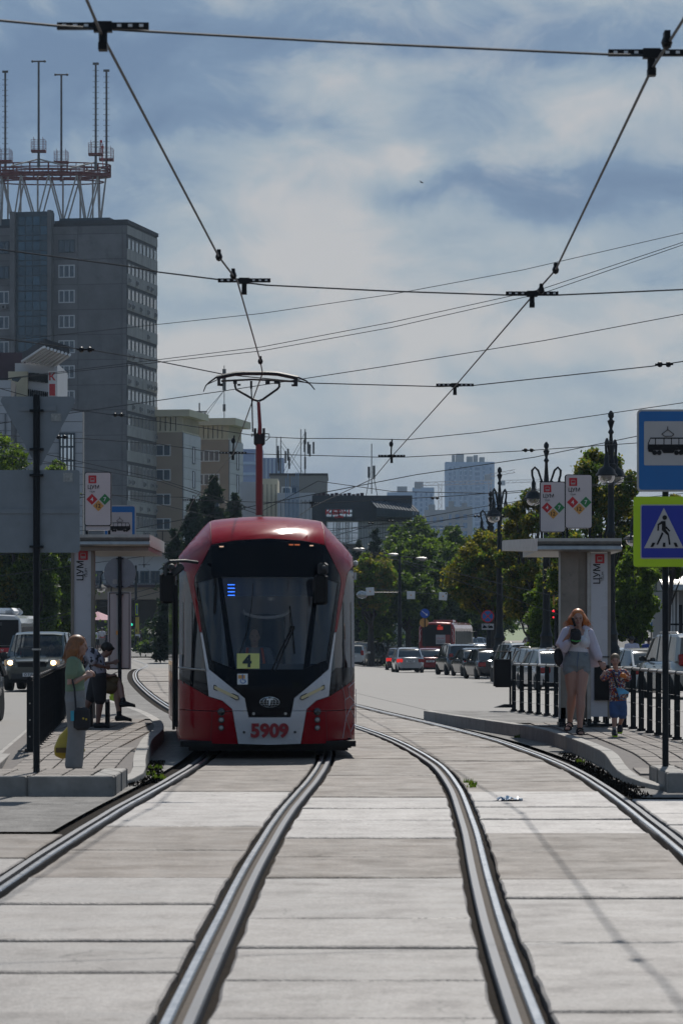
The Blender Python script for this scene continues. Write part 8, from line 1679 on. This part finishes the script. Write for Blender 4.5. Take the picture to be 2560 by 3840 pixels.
t, J = walker('man in dark shirt with a white print walking behind the thin signal post', 527, 2444, 80, 'darkcl', 'darkcl', 'hairdark', math.radians(-70), group=GW, stride=.2); MB().ell(V(.14, -.10, 1.27), .07, .07, .13, 10, 6).build('white_print', M['white'], t)
t, J = walker('man in white T-shirt with a red waist bag walking away by the pink parasol', 383, 2440, 86, 'whitecl', 'greytr', 'hairdark', PI, group=GW); MB().ell((0, .0, 1.0), .2, .18, .06, 10, 6).build('waist_bag', M['signred'], t)
walker('girl in white blouse and dark skirt walking behind the seated youth', 362, 2446, 62, 'whitecl', 'darkcl', 'hairginger', PI, group=GW, skirt=True, hh=1.35)
walker('person in white with dark bag straps left of the taller man', 368, 2440, 80, 'whitecl', 'darkcl', 'hairdark', PI, group=GW, stride=.05)
walker('woman in beige top at the edge of the shelter pylon', 354, 2440, 76, 'lilac', 'darkcl', 'hairginger', PI, group=GW)
walker('dark figure beside the man with the waist bag', 398, 2440, 70, 'darkcl', 'darkcl', 'hairdark', 0, group=GW)
walker('fair-haired person in black walking beside the feathery shrubs', 616, 2440, 64, 'darkcl', 'darkcl', 'hairfair', -.6, group=GW, Dm=285)
walker('reddish figure between the left shelter pylon and the off-road car', 251, 2440, 74, 'maroon', 'darkcl', 'hairdark', 0, group=GW)
GP = 'people on the park path'
walker('walker in white T-shirt left of the thin lamp pole', 1470, 2411, 52, 'whitecl', 'darkcl', 'hairdark', 0, group=GP, stride=.2)
walker('walker in grey beside the young trees', 1456, 2408, 48, 'greytr', 'darkcl', 'hairdark', 0, group=GP); walker('walker with a white top nearest the tram', 1415, 2406, 46, 'whitecl', 'darkcl', 'hairdark', .5, group=GP)
walker('man in grey of the pair left of the red bus', 1528, 2405, 45, 'greytr', 'darkcl', 'hairdark', 0, group=GP); walker('walker in white of the pair left of the red bus', 1541, 2405, 47, 'whitecl', 'greytr', 'hairdark', 0, group=GP)
GS = 'people behind the parked cars at right'
walker('man in pale shirt with a strap, back turned, behind the white sedan', 2367, 2570, 185, 'lilac', 'darkcl', 'hairdark', PI, group=GS, stride=.05)
walker('person in olive clothes behind the white sedan', 2390, 2560, 168, 'olive', 'darkcl', 'hairginger', 0, group=GS, stride=.05); walker('man in bright blue T-shirt seen from behind the white sedan', 2430, 2562, 174, 'bluecl', 'darkcl', 'hairdark', PI, group=GS, stride=.05)
# drivers
def driver(label, par_loc, rz, z, shirt, sc_=1.0):
    t = person(label, (par_loc[0], par_loc[1], z), rz); J = stand(1.7); off = V(0, 0, -.93)
    J = {a: v+off for a, v in J.items()}; J.update(kR=V(-.12, -.42, .08), kL=V(.12, -.42, .08), aR=V(-.12, -.5, -.32), aL=V(.12, -.5, -.32), tR=V(-.12, -.68, -.36), tL=V(.12, -.68, -.36), eR=V(-.26, -.12, .2), wR=V(-.2, -.36, .2), hR=V(-.18, -.45, .22), eL=V(.26, -.12, .2), wL=V(.2, -.36, .2), hL=V(.18, -.45, .22))
    m = body(t, J, 1, .012, hands=False); face(t, J['head'], 1, m); b = MB(); torso(b, J, 1, g=.03); sleeve(b, J, 'R', 1, 1.8, .02); sleeve(b, J, 'L', 1, 1.8, .02); remesh('shirt', b, .014, M[shirt], t)
    b = MB(); legs(b, J, 1, 1.9, .02); remesh('trousers', b, .014, M['darkcl'], t); b = MB(); b.ell(J['head']+V(0, .03, .04), .092, .1, .09); remesh('hair', b, .012, M['hairdark'], t); return t, J
tw = TRAM.matrix_world if False else (Matrix.Translation(TRAM.location) @ Matrix.Rotation(math.radians(3), 4, 'Z'))
p = tw @ V(-.16, 1.75, 0); t, J = driver('tram driver in grey with an orange braced vest, seen through the windscreen', p, math.radians(3), 1.02, 'greytr')
for sg in (-1, 1): MB().tube([V(sg*.10, -.10, .50), V(sg*.13, -.145, .3), V(sg*.10, -.13, .08)], .022, 5).build('orange_brace', mat('orange_brace', (.75, .12, .03), .6), t)
driver('dark silhouette of the driver in the grey green off-road car', (at(200, 0, 103.2)-.02, 103.0, 0), math.radians(-3), .62, 'darkcl')
# ---------------- haze: one closed box of even air round the whole scene ----------------
hm = bpy.data.materials.new('haze_air'); hm.use_nodes = True; t_ = hm.node_tree; t_.nodes.clear(); o_ = t_.nodes.new('ShaderNodeOutputMaterial'); pv = t_.nodes.new('ShaderNodeVolumePrincipled')
pv.inputs['Color'].default_value = (.62, .80, 1.0, 1); pv.inputs['Density'].default_value = .00010; pv.inputs['Anisotropy'].default_value = .1
t_.links.new(pv.outputs[0], o_.inputs['Volume'])
hzb = MB().box(-2600, 2600, -60, 5200, -2.2, 150).build('haze', hm); hzb['kind'] = 'stuff'
